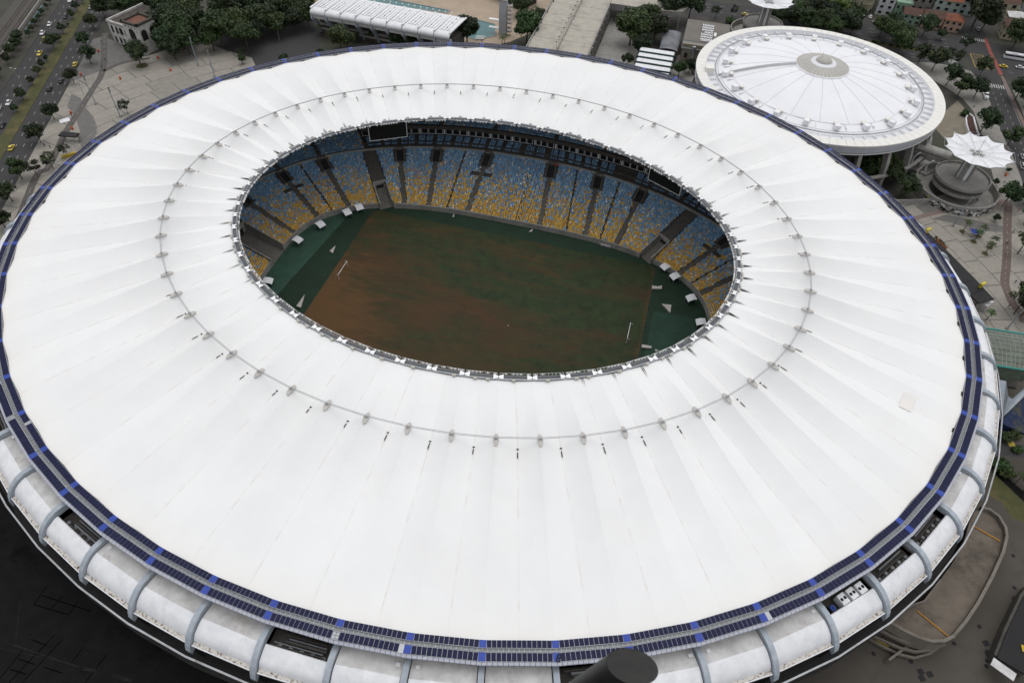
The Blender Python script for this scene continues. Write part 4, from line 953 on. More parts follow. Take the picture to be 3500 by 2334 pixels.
m_ = MB(); m_.lathe([(11.95, 28.1), (11.95, 28.75), (11.0, 29.05)], (0, 0, 0), 48); m_.build('cap_edge', 'arena_white', arena)
m_ = MB(); m_.lathe([(5.6, 30.1), (5.5, 30.35), (3.2, 30.7)], (0, 0, 0), 40); m_.build('cap_collar', 'arena_white', arena, True)
m_ = MB(); m_.lathe([(3.4, 30.7), (3.4, 31.3), (0, 31.9)], (0, 0, 0), 36); m_.build('cap_lantern', 'capgrey', arena, True)
sp = MB()
for k in range(40): a = 2*math.pi*k/40; sp.tube([pol(11.8, a, 29.0), pol(3.4, a, 30.75)], .05, 4)
sp.build('cap_spokes', 'arena_white', arena)
MB().tube([(-1.5, .5, 31.4), (-1.5, .5, 35.0)], .07, 5).build('aerial', 'steel', arena)
m_ = MB(); arc = [pol(46.2, 2*math.pi*i/40, 22.0) for i in range(41)]; m_.tube(arc, .28, 6, 0, False); m_.tube([pol(45.2, 2*math.pi*i/40, 22.4) for i in range(41)], .10, 5, 0, False); m_.build('pipe_ring', 'steel', arena)
for k in range(64):                       # radial fins in the deck
    a = 2*math.pi*k/64; d0, d1 = pol(46.8, a, 20.85), pol(50.4, a, 20.75); c = [(d0[i]+d1[i])/2 for i in range(3)]
    MB().box((c[0], c[1], 21.25), (3.6, .22, .9), a).build('deck_fin', 'arena_white', arena)
me_u = None
for k in range(21):                       # rooftop air conditioners on their stands
    a = 2*math.pi*(k+.3)/21; r = 42.6+random.uniform(-.8, .8)
    c = pol(r, a, 22.9); m_ = MB(); m_.box(c, (2.5, 2.2, 1.9), a, 0)
    c2 = pol(r-2.6, a+.01, 23.5); m_.box(c2, (1.8, 2.4, .3), a, 1); c3 = pol(r-2.6, a+.01, 22.9); m_.box(c3, (1.2, 1.6, 1.0), a, 2)
    m_.build('air_conditioner', ['arena_white', 'cream', 'shell_flat'], arena)
    c = pol(40.9, a+.10, 22.1); MB().box(c, (3.0, .2, .7), a+.10).build('deck_fin', 'arena_white', arena)
hs_ = MB(); c = pol(49.2, R(189), 22.6); hs_.box(c, (3.4, 4.2, 2.6), R(189)); hs_.box(pol(49.2, R(189), 24.0), (3.9, 4.7, .25), R(189)); hs_.build('stair_house', 'cream', arena)
m_ = MB()
for dz, rr in ((0, .13), (.4, .10)):
    for da in (-.012, .012): m_.tube([pol(r, R(191)+da*38/max(r, 12), 22.8+6.6*(1-(r/39.2)**1.9)+dz) for r in (45, 38.5, 34, 28, 22, 16, 11.8)], rr, 5)
m_.build('access_gangway', 'cable', arena)
for k in range(24):                       # curved raking pylons
    a = 2*math.pi*(k+.35)/24; t = Vector((-math.sin(a), math.cos(a), 0)); pr_ = [(52.6, 18.4), (54.6, 12), (55.6, 6), (56.4, 0), (54.2, 0), (53.2, 6), (52, 12), (49, 16.5)]
    A = [Vector(pol(r, a, z))+t*.8 for r, z in pr_]; B = [Vector(pol(r, a, z))-t*.8 for r, z in pr_]; n = len(A)
    m_ = MB(); m_.add(A+B, [tuple(range(n)), tuple(range(2*n-1, n-1, -1))]+[(q, n+q, n+(q+1) % n, (q+1) % n) for q in range(n)]); m_.build('pylon', 'conc', arena)
m_ = MB(); m_.lathe([(55.0, 7.2), (56.5, 7.2), (56.5, 6.4), (55.0, 6.4), (55.0, 7.2)], (0, 0, 0), 72); m_.build('ring_beam', 'conc', arena)

# ---- star-canopy ramp towers
def umbrella(c, lab, rot, discs=True):
    u = empty('canopy_tower', (c[0], c[1], 0), rot); tag(u, lab, 'tower', 'star canopy ramp towers')
    for k in range(4):
        a = R(45+90*k); MB().box((1.9*math.cos(a), 1.9*math.sin(a), 10.0), (1.9, 1.5, 20), a).build('shaft_column', 'conc', u)
        b = R(90*k); MB().box((2.0*math.cos(b), 2.0*math.sin(b), 10), (.4, 1.4, 19.6), b).build('shaft_strip', 'white', u)
    n = 12; rows = []
    cv = MB()
    for i in range(n*6):
        a = 2*math.pi*i/(n*6); ph = (i % 6)/6; sc = 1-.13*math.sin(math.pi*ph); row = []
        for q in range(8):
            f = q/7; r = 1.2+(13.4*sc-1.2)*f; z = 19.6+1.9*f**1.25-.55*math.sin(math.pi*ph)*f**.8
            row.append((r*math.cos(a), r*math.sin(a), z))
        rows.append(row)
    cv.loft(rows, loop=True); cv.loft([[(x, y, z-.06) for x, y, z in r_][::-1] for r_ in rows], loop=True)
    cv.build('star_canopy', 'shell', u, True)
    for i in range(n):
        a = 2*math.pi*i/n; tip = (13.8*math.cos(a), 13.8*math.sin(a), 21.6)
        MB().tube([(1.0*math.cos(a), 1.0*math.sin(a), 20.0), tip], .09, 5).build('canopy_rib', 'rail', u)
        a2 = 2*math.pi*(i+1)/n; MB().tube([tip, (13.8*math.cos(a2), 13.8*math.sin(a2), 21.6)], .05, 4).build('edge_cable', 'cable', u)
        MB().tube([(0, 0, 25.5), (7*math.cos(a), 7*math.sin(a), 20.6)], .035, 4).build('stay_cable', 'rail', u)
    MB().tube([(0, 0, 19.5), (0, 0, 25.8)], .16, 8).build('mast', 'rail', u)
    m_ = MB(); m_.lathe([(.9, 20.2), (1.2, 20.2), (1.2, 20.5), (.9, 20.5), (.9, 20.2)], (0, 0, 0), 20); m_.build('mast_ring', 'rail', u)
    if discs:
        for r0, r1, z in ((11.0, 3.0, 8.2), (10.2, 3.2, 4.6)):
            m_ = MB(); m_.lathe([(3, z), (r0-.4, z), (r0-.4, z+.9), (r0, z+.9), (r0, z-.5), (3, z-.5)][::-1], (0, 0, 0), 56); m_.build('ramp_disc', 'conc', u)
        m_ = MB(); pts = []
        m_.lathe([(16.6, 0), (16.6, 4.3), (16.0, 4.3), (16.0, 1.2), (10, 1.0), (10, 0)][::-1], (0, 0, 0), 72); m_.build('base_wall', 'conc', u)
        mur = MB()
        for k in range(150):
            a = R(205)+R(125)*random.random(); z = random.uniform(.5, 3.2); mur.box((16.63*math.cos(a), 16.63*math.sin(a), z), (.06, random.uniform(.3, 1.3), random.uniform(.2, .7)), a, random.choice([0, 0, 0, 1]))
        mw = MB(); mw.lathe([(16.62, .3), (16.62, 3.6)][::-1], (0, 0, 0), 72)
        tag(mur.build('mural_marks', ['dark', 'shell'], u), kind='stuff')
        # roofed link bridge to the arena with its curved white frames
    return u
ua_ = umbrella((175.2, 121.8), 'white star canopy tower over stacked ramp discs beside the right street', .12)
umbrella((88.8, 247.8), 'white star canopy tower at the top edge beyond the round arena', .3, True)
br = empty('link_bridge', (0, 0, 0)); tag(br, 'concrete link bridge with curved translucent roof between arena and ramp tower', 'bridge')
a, b = Vector((158.7, 138.6, 9)), Vector((171.5, 133.7, 9)); d = (b-a); L = d.length; d.normalize(); n_ = Vector((-d.y, d.x, 0))
m_ = MB(); m_.loft([[tuple(a+d*L*t+n_*2.6*math.cos(R(q))+Vector((0, 0, .6+2.0*math.sin(R(q))))) for q in range(0, 181, 20)] for t in (0, .2, .4, .6, .8, 1)]); m_.build('vault_roof', mat('ribbed_polycarbonate', (.38, .37, .34), (.28, .27, .25), .6, rough=.4), br)
for t in (0, .2, .4, .6, .8, 1): MB().tube([tuple(a+d*L*t+n_*2.65*math.cos(R(q))+Vector((0, 0, .6+2.05*math.sin(R(q))))) for q in range(0, 181, 20)], .08, 4).build('vault_frame', 'steel', br)
m_ = MB(); q = [a+n_*2.8, a-n_*2.8, b-n_*2.8, b+n_*2.8]; m_.hexa([p-Vector((0, 0, 1.2)) for p in q]+q); m_.build('bridge_deck', 'conc', br)
for s_, (p0, p1) in enumerate((((158.4, 133.2, 2), (159.7, 134.8, 9)), ((163.9, 129.6, 2), (164.6, 129.6, 9)))):
    p0, p1 = Vector(p0), Vector(p1); mid = p0.lerp(p1, .5)+Vector((-1.0, .5, 1.2)); MB().tube([p0, p0.lerp(mid, .6)+Vector((-.3, 0, .3)), mid, mid.lerp(p1, .5)+Vector((0, 0, .3)), p1], .35, 6).build('curved_frame', 'shell', br)
m_ = MB(); q = [Vector(p) for p in ((157.9, 132.6, 2), (164.6, 129.4, 2), (172.2, 137.7, 2), (165.6, 141.9, 2))]; m_.hexa([p-Vector((0, 0, 1.9)) for p in q]+q); m_.build('landing', 'conc', br)
cw = MB().box((0, 0, 1.3), (16, .4, 2.6)).build('gate_wall', 'conc'); cw.location = (157.0, 107.5, 0); cw.rotation_euler = (0, 0, .35); tag(cw, 'grey concrete gate wall left of the mural-ringed tower base', 'wall')
for p, lab in (((161.4, 113.5, 3), 'small yellow placard on a post beside the gate wall, upper one'), ((162.8, 110.8, 3), 'small yellow placard on a post beside the gate wall, lower one')):
    o = empty('yellow_placard', (p[0], p[1], 0)); MB().tube([(0, 0, 0), (0, 0, 2.6)], .05, 5).build('post', 'steel', o); MB().box((0, 0, 3), (1.2, .2, 1.0), .5).build('face', 'ypaint', o); tag(o, lab, 'sign', 'yellow placards')

# ---- concrete access ramp at the top centre
rp = empty('access_ramp', (0, 0, 0)); tag(rp, 'wide pale concrete access ramp on columns leading up to the stadium', 'ramp')
MT['ramptop'] = overlay(mat('ramp_concrete', (.42, .39, .33), (.35, .325, .28), .3, bump=.2), (.22, .20, .17), .12, .52, .72, (1, 1, 1), .8)
yy = [126, 141, 156, 171, 186, 201, 216, 231, 246, 262]
for k in range(len(yy)-1):
    MB().prism([(-28.2, yy[k]+.12), (2.6, yy[k]+.12), (2.8, yy[k+1]-.12), (-29.4, yy[k+1]-.12)], 9.2, 10).build('deck_panel', 'ramptop', rp)
for x, w in ((-28.6, .5), (-13.2, .45), (3.1, .5)):
    m_ = MB(); m_.prism([(x-w/2, 126), (x+w/2, 126), (x+w/2+(.6 if x < -20 else .3)*-1*(1 if x < -20 else 0), 240), (x-w/2-(.6 if x < -20 else 0), 240)], 8.6, 11.0); m_.build('parapet', 'conc', rp)
for k in range(15):
    y = 132+k*7.5
    for x in (3.6, -29.6): MB().box((x, y, 4.6), (.7, 1.1, 9.2)).build('column', 'conc', rp)
for k in range(7): MB().box((-13, 135+k*16, 4.3), (26, 1.2, 8.6)).build('cross_wall', 'conc_dark', rp)
m_ = MB(); cur = [(3.4+30*math.sin(R(a)), 262-28*(1-math.cos(R(a)))*.5-22, 0) for a in range(0, 91, 10)]
m_.prism([(3, 262), (38, 262), (46, 250), (44, 241), (36, 239), (3, 238)], 9.2, 10); m_.build('upper_landing', 'ramptop', rp)
m_ = MB(); wpts = [(3, 238.2), (20, 238.2), (36, 239), (44, 241), (46.5, 250), (40, 262)]
for i in range(len(wpts)-1):
    a, b = Vector((*wpts[i], 0)), Vector((*wpts[i+1], 0)); n_ = Vector((-(b-a).y, (b-a).x, 0)).normalized()*.2
    m_.hexa([tuple((p+e).xy)+(7.6,) for p, e in ((a, -n_), (b, -n_), (b, n_), (a, n_))]+[tuple((p+e).xy)+(11,) for p, e in ((a, -n_), (b, -n_), (b, n_), (a, n_))])
m_.build('landing_parapet', 'conc', rp)
for x in range(8, 44, 5): MB().box((x, 240.5, 4.6), (.9, .9, 9.2)).build('column', 'conc', rp)
for k, p in enumerate(((-16.5, 176.2, 10), (-16.3, 182.3, 10), (-16.0, 187.8, 10), (-15.8, 193.4, 10), (-15.5, 199.5, 10), (-15.3, 205.8, 10), (-14.9, 211.1, 10), (-14.8, 217.2, 10), (-14.5, 222.6, 10), (-14.3, 228.5, 10))):
    o = empty('ramp_lamp', (-14.2, p[1], 10)); MB().tube([(0, 0, 0), (0, 0, 3.2)], .06, 5).build('pole', 'grey', o); MB().box((0, 0, 3.25), (.9, .5, .2)).build('lamp_head', 'dark', o)
    tag(o, 'short lamp post on the middle kerb of the ramp, %s from the stadium' % ['first', 'second', 'third', 'fourth', 'fifth', 'sixth', 'seventh', 'eighth', 'ninth', 'tenth'][k], 'lamp post', 'lamp posts along the ramp')

# ---- aquatic stand with its long white roof, pools, diving tower
aq = empty('aquatic_stand', (0, 0, 0)); tag(aq, 'long white roofed grandstand with slanting concrete frames beside the pools', 'grandstand')
AA, BB, CC = Vector((-147.4, 166.9, 0)), Vector((-67.2, 162.3, 0)), Vector((-64.7, 183.5, 0)); dl = (BB-AA); LL = dl.length; dl.normalize(); dd = (CC-BB); WW = dd.length; dd.normalize()
def aqp(s, w, z): p = AA+dl*s*LL+dd*w; return (p.x, p.y, z)
sec = [(.6, 11.4), (0, 12.0), (-.2, 12.9), (.2, 13.8), (1.2, 14.4), (3, 14.6), (WW, 14.9)]
nbay = 9
for k in range(nbay):
    m_ = MB(); s0, s1 = k/nbay, (k+1)/nbay
    m_.loft([[aqp(s, w, z) for w, z in sec] for s in (s0+.002, s1-.002)][::-1]); m_.loft([[aqp(s, w+.3, z-.35) for w, z in sec] for s in (s0+.002, s1-.002)])
    m_.build('roof_bay', 'shell', aq, True)
    for j in range(4):                    # skylight strips with round vents
        s = s0+(s1-s0)*(.18+.2*j); c = aqp(s+.005, WW*.55, 14.98); MB().box(c, (.9, WW*.72, .12), math.atan2(dd.y, dd.x)-math.pi/2).build('roof_ridge', 'white', aq)
    for w in (.35, .62, .85): MB().lathe([(0, .3), (.35, .25), (.35, 0)], aqp(s0+(s1-s0)*.5, WW*w, 15.0), 10).build('roof_vent', 'shell_flat', aq)
for k in range(nbay+1):
    s = min(max(k/nbay, .004), .996); c = aqp(s, WW*.52, 15.1); MB().box(c, (.8, WW*.96, .5), math.atan2(dd.y, dd.x)-math.pi/2).build('roof_beam', 'white', aq)
    t = dl*.45; prf_ = [(.3, 11.8), (2.2, 11.6), (5.5, 5.5), (8.5, 0), (6.3, 0), (3.0, 6.0), (.1, 9.5)]
    A_ = [Vector(aqp(s, w, z))+t for w, z in prf_]; B_ = [Vector(aqp(s, w, z))-t for w, z in prf_]; n = len(A_)
    m_ = MB(); m_.add(A_+B_, [tuple(range(n)), tuple(range(2*n-1, n-1, -1))]+[(q, n+q, n+(q+1) % n, (q+1) % n) for q in range(n)]); m_.build('frame', 'conc_rib', aq)
for k in range(nbay):
    s0, s1 = (k+.06)/nbay, (k+.94)/nbay; q = [aqp(s0, 1.1, 9.7), aqp(s1, 1.1, 9.7), aqp(s1, 1.5, 9.7), aqp(s0, 1.5, 9.7)]
    MB().hexa(q+[(x, y, 11.3) for x, y, z in q]).build('louvre_band', 'shell_flat', aq)
m_ = MB(); m_.prism([aqp(.01, 6.5, 0)[:2], aqp(.99, 6.5, 0)[:2], aqp(.99, WW-2, 0)[:2], aqp(.01, WW-2, 0)[:2]], 0, 9.5); m_.build('seating_block', 'conc_dark', aq)
for z in (2.2, 4.6): MB().hexa([aqp(.02, 5.2, z), aqp(.98, 5.2, z), aqp(.98, 6.4, z), aqp(.02, 6.4, z)]+[aqp(.02, 5.2, z+.8), aqp(.98, 5.2, z+.8), aqp(.98, 6.4, z+.8), aqp(.02, 6.4, z+.8)]).build('gallery', 'conc', aq)
for k in range(18):
    c = aqp(.18+.8*k/18, WW+.4, 15.3); o = empty('roof_lamp', c); MB().tube([(0, 0, -.4), (0, 0, .8)], .06, 4).build('stem', 'steel', o); MB().box((0, 0, .9), (.6, .5, .4)).build('lamp_head', 'white', o); tag(o, 'small white lamp on the far roof edge of the aquatic stand', 'lamp', 'lamps along the aquatic roof edge')
MT['water'] = mat('pool_water', (.045, .15, .15), (.035, .12, .125), .1, rough=.08, spec=.5, bump=.05)
def pool(name, poly, lab):
    b = MB().prism([p[:2] for p in poly], -.02, .05).build('pool_water', 'water'); b['kind'] = 'structure'
    n = len(poly); e = MB()
    for i in range(n): a_, b_ = Vector(poly[i]), Vector(poly[(i+1) % n]); c = (a_+b_)/2; e.box((c.x, c.y, .12), ((b_-a_).length, .7, .22), math.atan2((b_-a_).y, (b_-a_).x))
    q = e.build('pool_edge', 'conc', b)
pool('pool', [(-150, 228, 0), (-88, 223, 0), (-88.6, 219, 0), (-150, 216, 0)], '')
pool('pool', [(-80.5, 219, 0), (-58, 214, 0), (-53.5, 200, 0), (-62, 192, 0), (-79, 195, 0)], '')
dt = empty('diving_tower', (-50.3, 203.5, 0)); tag(dt, 'grey concrete diving tower with stair platforms beside the pool', 'tower')
MB().box((0, 0, 9.3), (4.2, 2.6, 18.6)).build('shaft', mat('tower_grey', (.46, .47, .49), None, .4), dt)
MB().box((0, 0, 18.8), (4.8, 3.2, .4)).build('top_slab', 'conc', dt)
for k in range(7):
    MB().box((3.4, -.4 if k % 2 else .4, 2+k*2.3), (2.8, 2.6, .25)).build('stair_platform', 'conc', dt); MB().box((4.7, 0, 2.7+k*2.3), (.1, 2.8, 1.0)).build('handrail', 'rail', dt)
for z in (3.2, 7.6): MB().box((-5.0, 0, z), (6, 2.0, .3)).build('diving_platform', 'white', dt)
cb = empty('diving_boards', (-60.5, 193.5, 0)); tag(cb, 'low white springboards at the near end of the diving pool', 'diving board')
for k in range(3): MB().box((0, -1.5+k*1.5, 1.1), (5, .5, .15), .2).build('board', 'white', cb); MB().box((1.5, -1.5+k*1.5, .5), (.6, .5, 1)).build('stand', 'conc', cb)
pv = empty('pool_pavilion', (0, 0, 0)); tag(pv, 'white flat roofed pavilion with blue window band behind the pools', 'pavilion')
MB().prism([(-97, 262), (-48, 236), (-40, 250), (-88, 278)], 7.0, 8.2).build('roof', 'shell', pv); MB().prism([(-93.5, 262.5), (-49, 239), (-42.5, 250), (-86, 275)], 0, 7.0).build('wall', 'conc_dark', pv)
for k in range(8):
    t = (k+.5)/8; x, y = -95+t*46.6, 261.6-t*24.8; MB().box((x, y, 5.4), (5.2, .25, 2.0), -.487).build('window_band', mat('blue_glass', (.06, .14, .24), (.05, .11, .19), .3, rough=.15) if k == 0 else bpy.data.materials['blue_glass'], pv)
for k in range(9): t = k/8; MB().box((-95+t*46.6, 261.2-t*24.8, 3.5), (.35, .35, 7)).build('column', 'shell', pv)

# ---- sheds and hall between ramp and arena
ws = empty('white_striped_shed', (0, 0, 0)); tag(ws, 'white roofed shed with dark green bands right of the ramp', 'shed')
MB().prism([(27.2, 160), (45.5, 158), (45.4, 197.5), (27.0, 196)], 0, 7.4).build('wall', 'conc', ws)
for k in range(6):
    y0 = 160.5+k*6.1; MB().prism([(27.4, y0+.5), (45.0, y0+.5), (45.0, y0+5.6), (27.4, y0+5.6)], 7.4, 7.9, 0).build('roof_sheet', 'shell', ws)
    MB().prism([(26.6, y0-.35), (46.0, y0-.35), (46.0, y0+.35), (26.6, y0+.35)], 7.4, 8.5).build('roof_band', mat('dark_green_band', (.02, .05, .048), None, 1) if k == 0 else bpy.data.materials['dark_green_band'], ws)
vs_ = empty('vaulted_shed', (0, 0, 0)); tag(vs_, 'grey shed with curved metal roof between the trees and the hall', 'shed')
m_ = MB(); m_.loft([[(37.2+9.8*(.5-.5*math.cos(math.pi*q/10))-.5, y, 6+1.2*math.sin(math.pi*q/10)) for q in range(11)] for y in (201, 208, 215, 224)]); m_.build('vault_roof', mat('zinc_roof', (.20, .21, .23), (.12, .125, .135), .15, rough=.6), vs_, True)
MB().prism([(37, 201.2), (46.4, 201.2), (46.4, 223.8), (37, 223.8)], 0, 6.0).build('wall', 'conc_dark', vs_)
hl = empty('sports_hall', (0, 0, 0)); tag(hl, 'flat brown roofed hall with rows of white roof fans beside the round arena', 'hall')
MT['hallroof'] = mat('hall_roof', (.17, .155, .135), (.145, .13, .115), .15)
MB().prism([(48, 203.5), (71, 203.5), (71, 230), (48, 230)], 11.4, 12.0).build('roof', 'hallroof', hl); MB().prism([(48.4, 200.5), (70.6, 200.5), (70.6, 229.6), (48.4, 229.6)], 0, 11.4).build('wall', mat('tan_wall', (.28, .25, .20), (.22, .20, .16), .3), hl)
m_ = MB(); m_.hexa([(48, 200, 8.8), (71, 200, 8.8), (71, 203.6, 11.4), (48, 203.6, 11.4), (48, 200, 9.2), (71, 200, 9.2), (71, 203.6, 11.9), (48, 203.6, 11.9)]); m_.build('lean_to_roof', 'grey', hl)
for x in (51.0, 58.5, 63.5): MB().box((x, 200.3, 5.5), (1.5, .3, 2.4)).build('window', 'black', hl)
MB().tube([(54.5, 199.3, 11.0), (54.5, 199.3, 4), (55.5, 198.5, 2.6), (60, 197, 2.2)], .9, 10).build('air_duct', 'steel', hl)
for r_ in range(7):
    for c_ in range(4):
        x, y = 57.2+c_*1.55, 206+r_*2.9
        if r_ == 3 and c_ == 0: continue
        f_ = MB(); f_.box((x, y, 12.45), (1.25, 1.9, .9)); fo = f_.build('roof_fan', 'white', hl); MB().lathe([(0, 0), (.45, 0), (.45, -.06)], (x, y+.3, 12.97), 12).build('fan_disc', 'dark', fo)
MB().box((63.8, 213.5, 12.4), (1.2, 4.2, .6)).build('plant_box', 'white', hl); MB().box((60.5, 205.0, 12.3), (6.5, .9, .5)).build('plant_box', 'white', hl)
nb_ = empty('low_annexe', (0, 0, 0)); tag(nb_, 'low pale annexe half hidden by trees at the top middle', 'building')
MB().prism([(24, 246), (40, 246), (40, 252), (24, 252)], 0, 4).build('wall', 'conc', nb_); MB().prism([(23.5, 245.5), (40.5, 245.5), (40.5, 252.5), (23.5, 252.5)], 4, 4.4).build('roof', 'shell', nb_)

# ---- old ruined mansion top left
om = empty('old_mansion', (0, 0, 0)); tag(om, 'ruined whitewashed two storey mansion with square tower and arched openings', 'building')
MT['oldwhite'] = overlay(mat('stained_whitewash', (.60, .58, .55), (.46, .45, .43), .5, bump=.3), (.20, .19, .18), .35, .50, .70, (1, 1, .4), .8)
MT['oldroof'] = mat('mossy_roof', (.075, .062, .05), (.05, .045, .038), .4); MT['brick'] = mat('red_roof_floor', (.17, .07, .045), (.12, .055, .04), .5)
ox = Vector((-243.2, 124.6, 0)); oy_ = (Vector((-217.1, 119.0, 0))-ox); OL = oy_.length; oy_.normalize(); od = Vector((-oy_.y, oy_.x, 0))
def omp(s, d, z): p = ox+oy_*s+od*d; return (p.x, p.y, z)
def ombox(s0, s1, d0, d1, z0, z1, name, mt): return MB().prism([omp(s0, d0, 0)[:2], omp(s1, d0, 0)[:2], omp(s1, d1, 0)[:2], omp(s0, d1, 0)[:2]], z0, z1).build(name, mt, om)
ombox(.3, 15, 2, 26, 0, 10.5, 'wall', 'oldwhite'); ombox(.0, 15.2, 1.7, 26.3, 10.5, 10.9, 'roof', 'oldroof')
for a, b, c, d in ((0, 15, 1.6, 2.3), (0, .7, 1.6, 26)): ombox(a, b, c, d, 10.9, 11.9, 'parapet', 'oldwhite')
ombox(15, 25.5, 0, 11, 0, 14.5, 'tower', 'oldwhite'); ombox(16, 24.5, 1, 10, 14.5, 14.7, 'tower_floor', 'brick')
for a, b, c, d in ((14.6, 25.9, -.4, .7), (14.6, 25.9, 10.3, 11.4), (14.6, 15.7, -.4, 11.4), (24.8, 25.9, -.4, 11.4)): ombox(a, b, c, d, 14.4, 15.6, 'cornice', 'oldroof')
ombox(2, 25, 26.3, 44, 0, 8.5, 'rear_wing', 'oldwhite'); ombox(1.8, 25.2, 26.3, 44.2, 8.5, 8.9, 'rear_roof', 'oldroof')
def arch(s, z0, w, h, d=-.06, side=None, dp=None):
    m_ = MB(); pts = [(-w/2, 0), (w/2, 0)]+[(w/2*math.cos(R(a)), h-w/2+w/2*math.sin(R(a))) for a in range(0, 181, 20)]
    if side is None: A_ = [omp(s+x, d, z0+z) for x, z in pts]; B_ = [omp(s+x, d+.35, z0+z) for x, z in pts]
    else: A_ = [omp(side-.06*(1 if side < 10 else -1), dp+x, z0+z) for x, z in pts]; B_ = [omp(side+.3*(1 if side < 10 else -1), dp+x, z0+z) for x, z in pts]
    n = len(A_); m_.add(A_+B_, [tuple(range(n)), tuple(range(2*n-1, n-1, -1))]+[(q, n+q, n+(q+1) % n, (q+1) % n) for q in range(n)]); m_.build('arched_window', 'dark', om)
arch(20.2, 6.8, 4.2, 5.6); arch(20.2, .2, 3.0, 4.6)
for s in (2.5, 5.8, 8.8, 12.2): arch(s, 5.8, 1.5 if s != 8.8 else 2.4, 3.6, 1.94); arch(s, .6, 1.4, 3.2, 1.94)
for dp in (2.8, 8.2): arch(0, 6.8, 3.4, 5.2, side=25.5, dp=dp)
for dp in (6, 11, 16, 21): arch(0, 5.6, 1.5, 3.6, side=.3, dp=dp); arch(0, .8, 1.4, 3.0, side=.3, dp=dp)
for s in (17, 19.2, 21.4, 23.6): MB().box(omp(s, -.08, 13.2), (.5, .3, .5), math.atan2(oy_.y, oy_.x)).build('tower_vent', 'dark', om)

# ---- entrance canopy, glass vault and struts on the right flank
ec = empty('entrance_canopy', (0, 0, 0)); tag(ec, 'long black entrance canopy along the right flank of the stadium', 'canopy')
outer = [(155.7, 86.2, 5), (160.9, 77.7, 5), (165.3, 70.2, 5), (168.7, 64.1, 5), (172.0, 58.3, 5), (174.4, 53.3, 5), (176.6, 49.0, 5)]
inner_ = [(155.4, 85.8, 5), (159.0, 76.2, 5), (161.8, 67.4, 5), (163.9, 60.5, 5), (165.9, 54.3, 5), (168.0, 49.4, 5), (170.7, 45.2, 5)]
MT['blackroof'] = mat('black_roof', (.009, .009, .010), (.006, .006, .007), .3, rough=.6)
for k in range(6):
    q = [Vector(inner_[k]), Vector(outer[k]), Vector(outer[k+1]), Vector(inner_[k+1])]; c = sum(q, Vector())/4; q = [p+(c-p).normalized()*.08 for p in q]
    MB().prism([(p.x, p.y) for p in q], 4.6, 5.0+.02*(k % 2)).build('roof_panel', 'blackroof', ec)
    p = (q[1]+q[2])/2; MB().tube([(p.x, p.y, 0), (p.x, p.y, 4.6)], .15, 6).build('column', 'grey', ec)
kb = MB().box((0, 0, 1.6), (4.5, 3.2, 3.2)).build('ticket_kiosk', 'shell_flat'); kb.location = (175.0, 49.3, 0); kb.rotation_euler = (0, 0, .9); tag(kb, 'small pale kiosk under the end of the black entrance canopy', 'kiosk')
for p, lab in (((157.6, 81.9, 6), 'yellow gate marker with letter on the black canopy, far one'), ((173.0, 54.6, 6), 'yellow gate marker with letter on the black canopy, near one')):
    s_ = empty('gate_marker', (p[0], p[1], 5.0), .75); MB().box((0, 0, 1.0), (2.4, .8, 1.9)).build('panel', mat('gate_yellow', (.62, .50, .04), (.55, .44, .04), 1) if 'gate_yellow' not in bpy.data.materials else bpy.data.materials['gate_yellow'], s_)
    m_ = MB(); m_.lathe([(.38, 0), (.62, 0), (.62, .05), (.38, .05), (.38, 0)], (0, 0, 0), 20); l_ = m_.build('letter', 'shell', s_); l_.location = (.1, -.42, 1.0); l_.rotation_euler = (R(90), 0, 0); tag(s_, lab, 'sign', 'yellow gate markers')
gv = empty('glass_vault', (0, 0, 0)); tag(gv, 'green glass roofed link with panes on the right flank', 'glass canopy')
MT['gglass'] = mat('mossy_glass', (.13, .16, .125), (.085, .10, .075), .5, rough=.3); MT['teal'] = mat('teal_trim', (.05, .30, .27), (.04, .22, .20), .8)
V0, V1, V2, V3 = Vector((163.8, 21.9, 14)), Vector((178.4, 22.9, 14)), Vector((175.0, 6.3, 14)), Vector((163.9, 5.5, 14))
nx_, ny_ = 9, 8
for i in range(nx_):
    for j in range(ny_):
        def gp(u, v): p = V0.lerp(V1, u).lerp(V3.lerp(V2, u), v); return p+Vector((0, 0, 1.5*math.sin(math.pi*min(1, v*1.0))))
        e = .06; q = [gp((i+e)/nx_, (j+e)/ny_), gp((i+1-e)/nx_, (j+e)/ny_), gp((i+1-e)/nx_, (j+1-e)/ny_), gp((i+e)/nx_, (j+1-e)/ny_)]
        MB().hexa([p-Vector((0, 0, .15)) for p in q]+q).build('pane', 'gglass', gv)
for i in range(nx_+1): MB().tube([gp(i/nx_, v/8)-Vector((0, 0, .1)) for v in range(9)], .12, 5).build('frame_bar', 'conc', gv)
for v in (0, 1): MB().tube([gp(u/6, v)+Vector((0, 0, .1)) for u in range(7)], .3, 6).build('edge_trim', 'teal', gv)
m_ = MB(); q = [V3, V2, V2-Vector((0, 0, 5)), V3-Vector((0, 0, 5))]; m_.quad(*[p+Vector((0, 0, -.2)) for p in q]); m_.build('side_glazing', 'gglass', gv)
m_ = MB(); q = [V0, V1, V2, V3]; m_.hexa([p-Vector((0, 0, 9)) for p in q]+[p-Vector((0, 0, 8)) for p in q]); m_.build('link_floor', 'conc_dark', gv)
ys_ = empty('y_strut', (0, 0, 0)); tag(ys_, 'large pale forked concrete strut below the green glass link', 'strut')
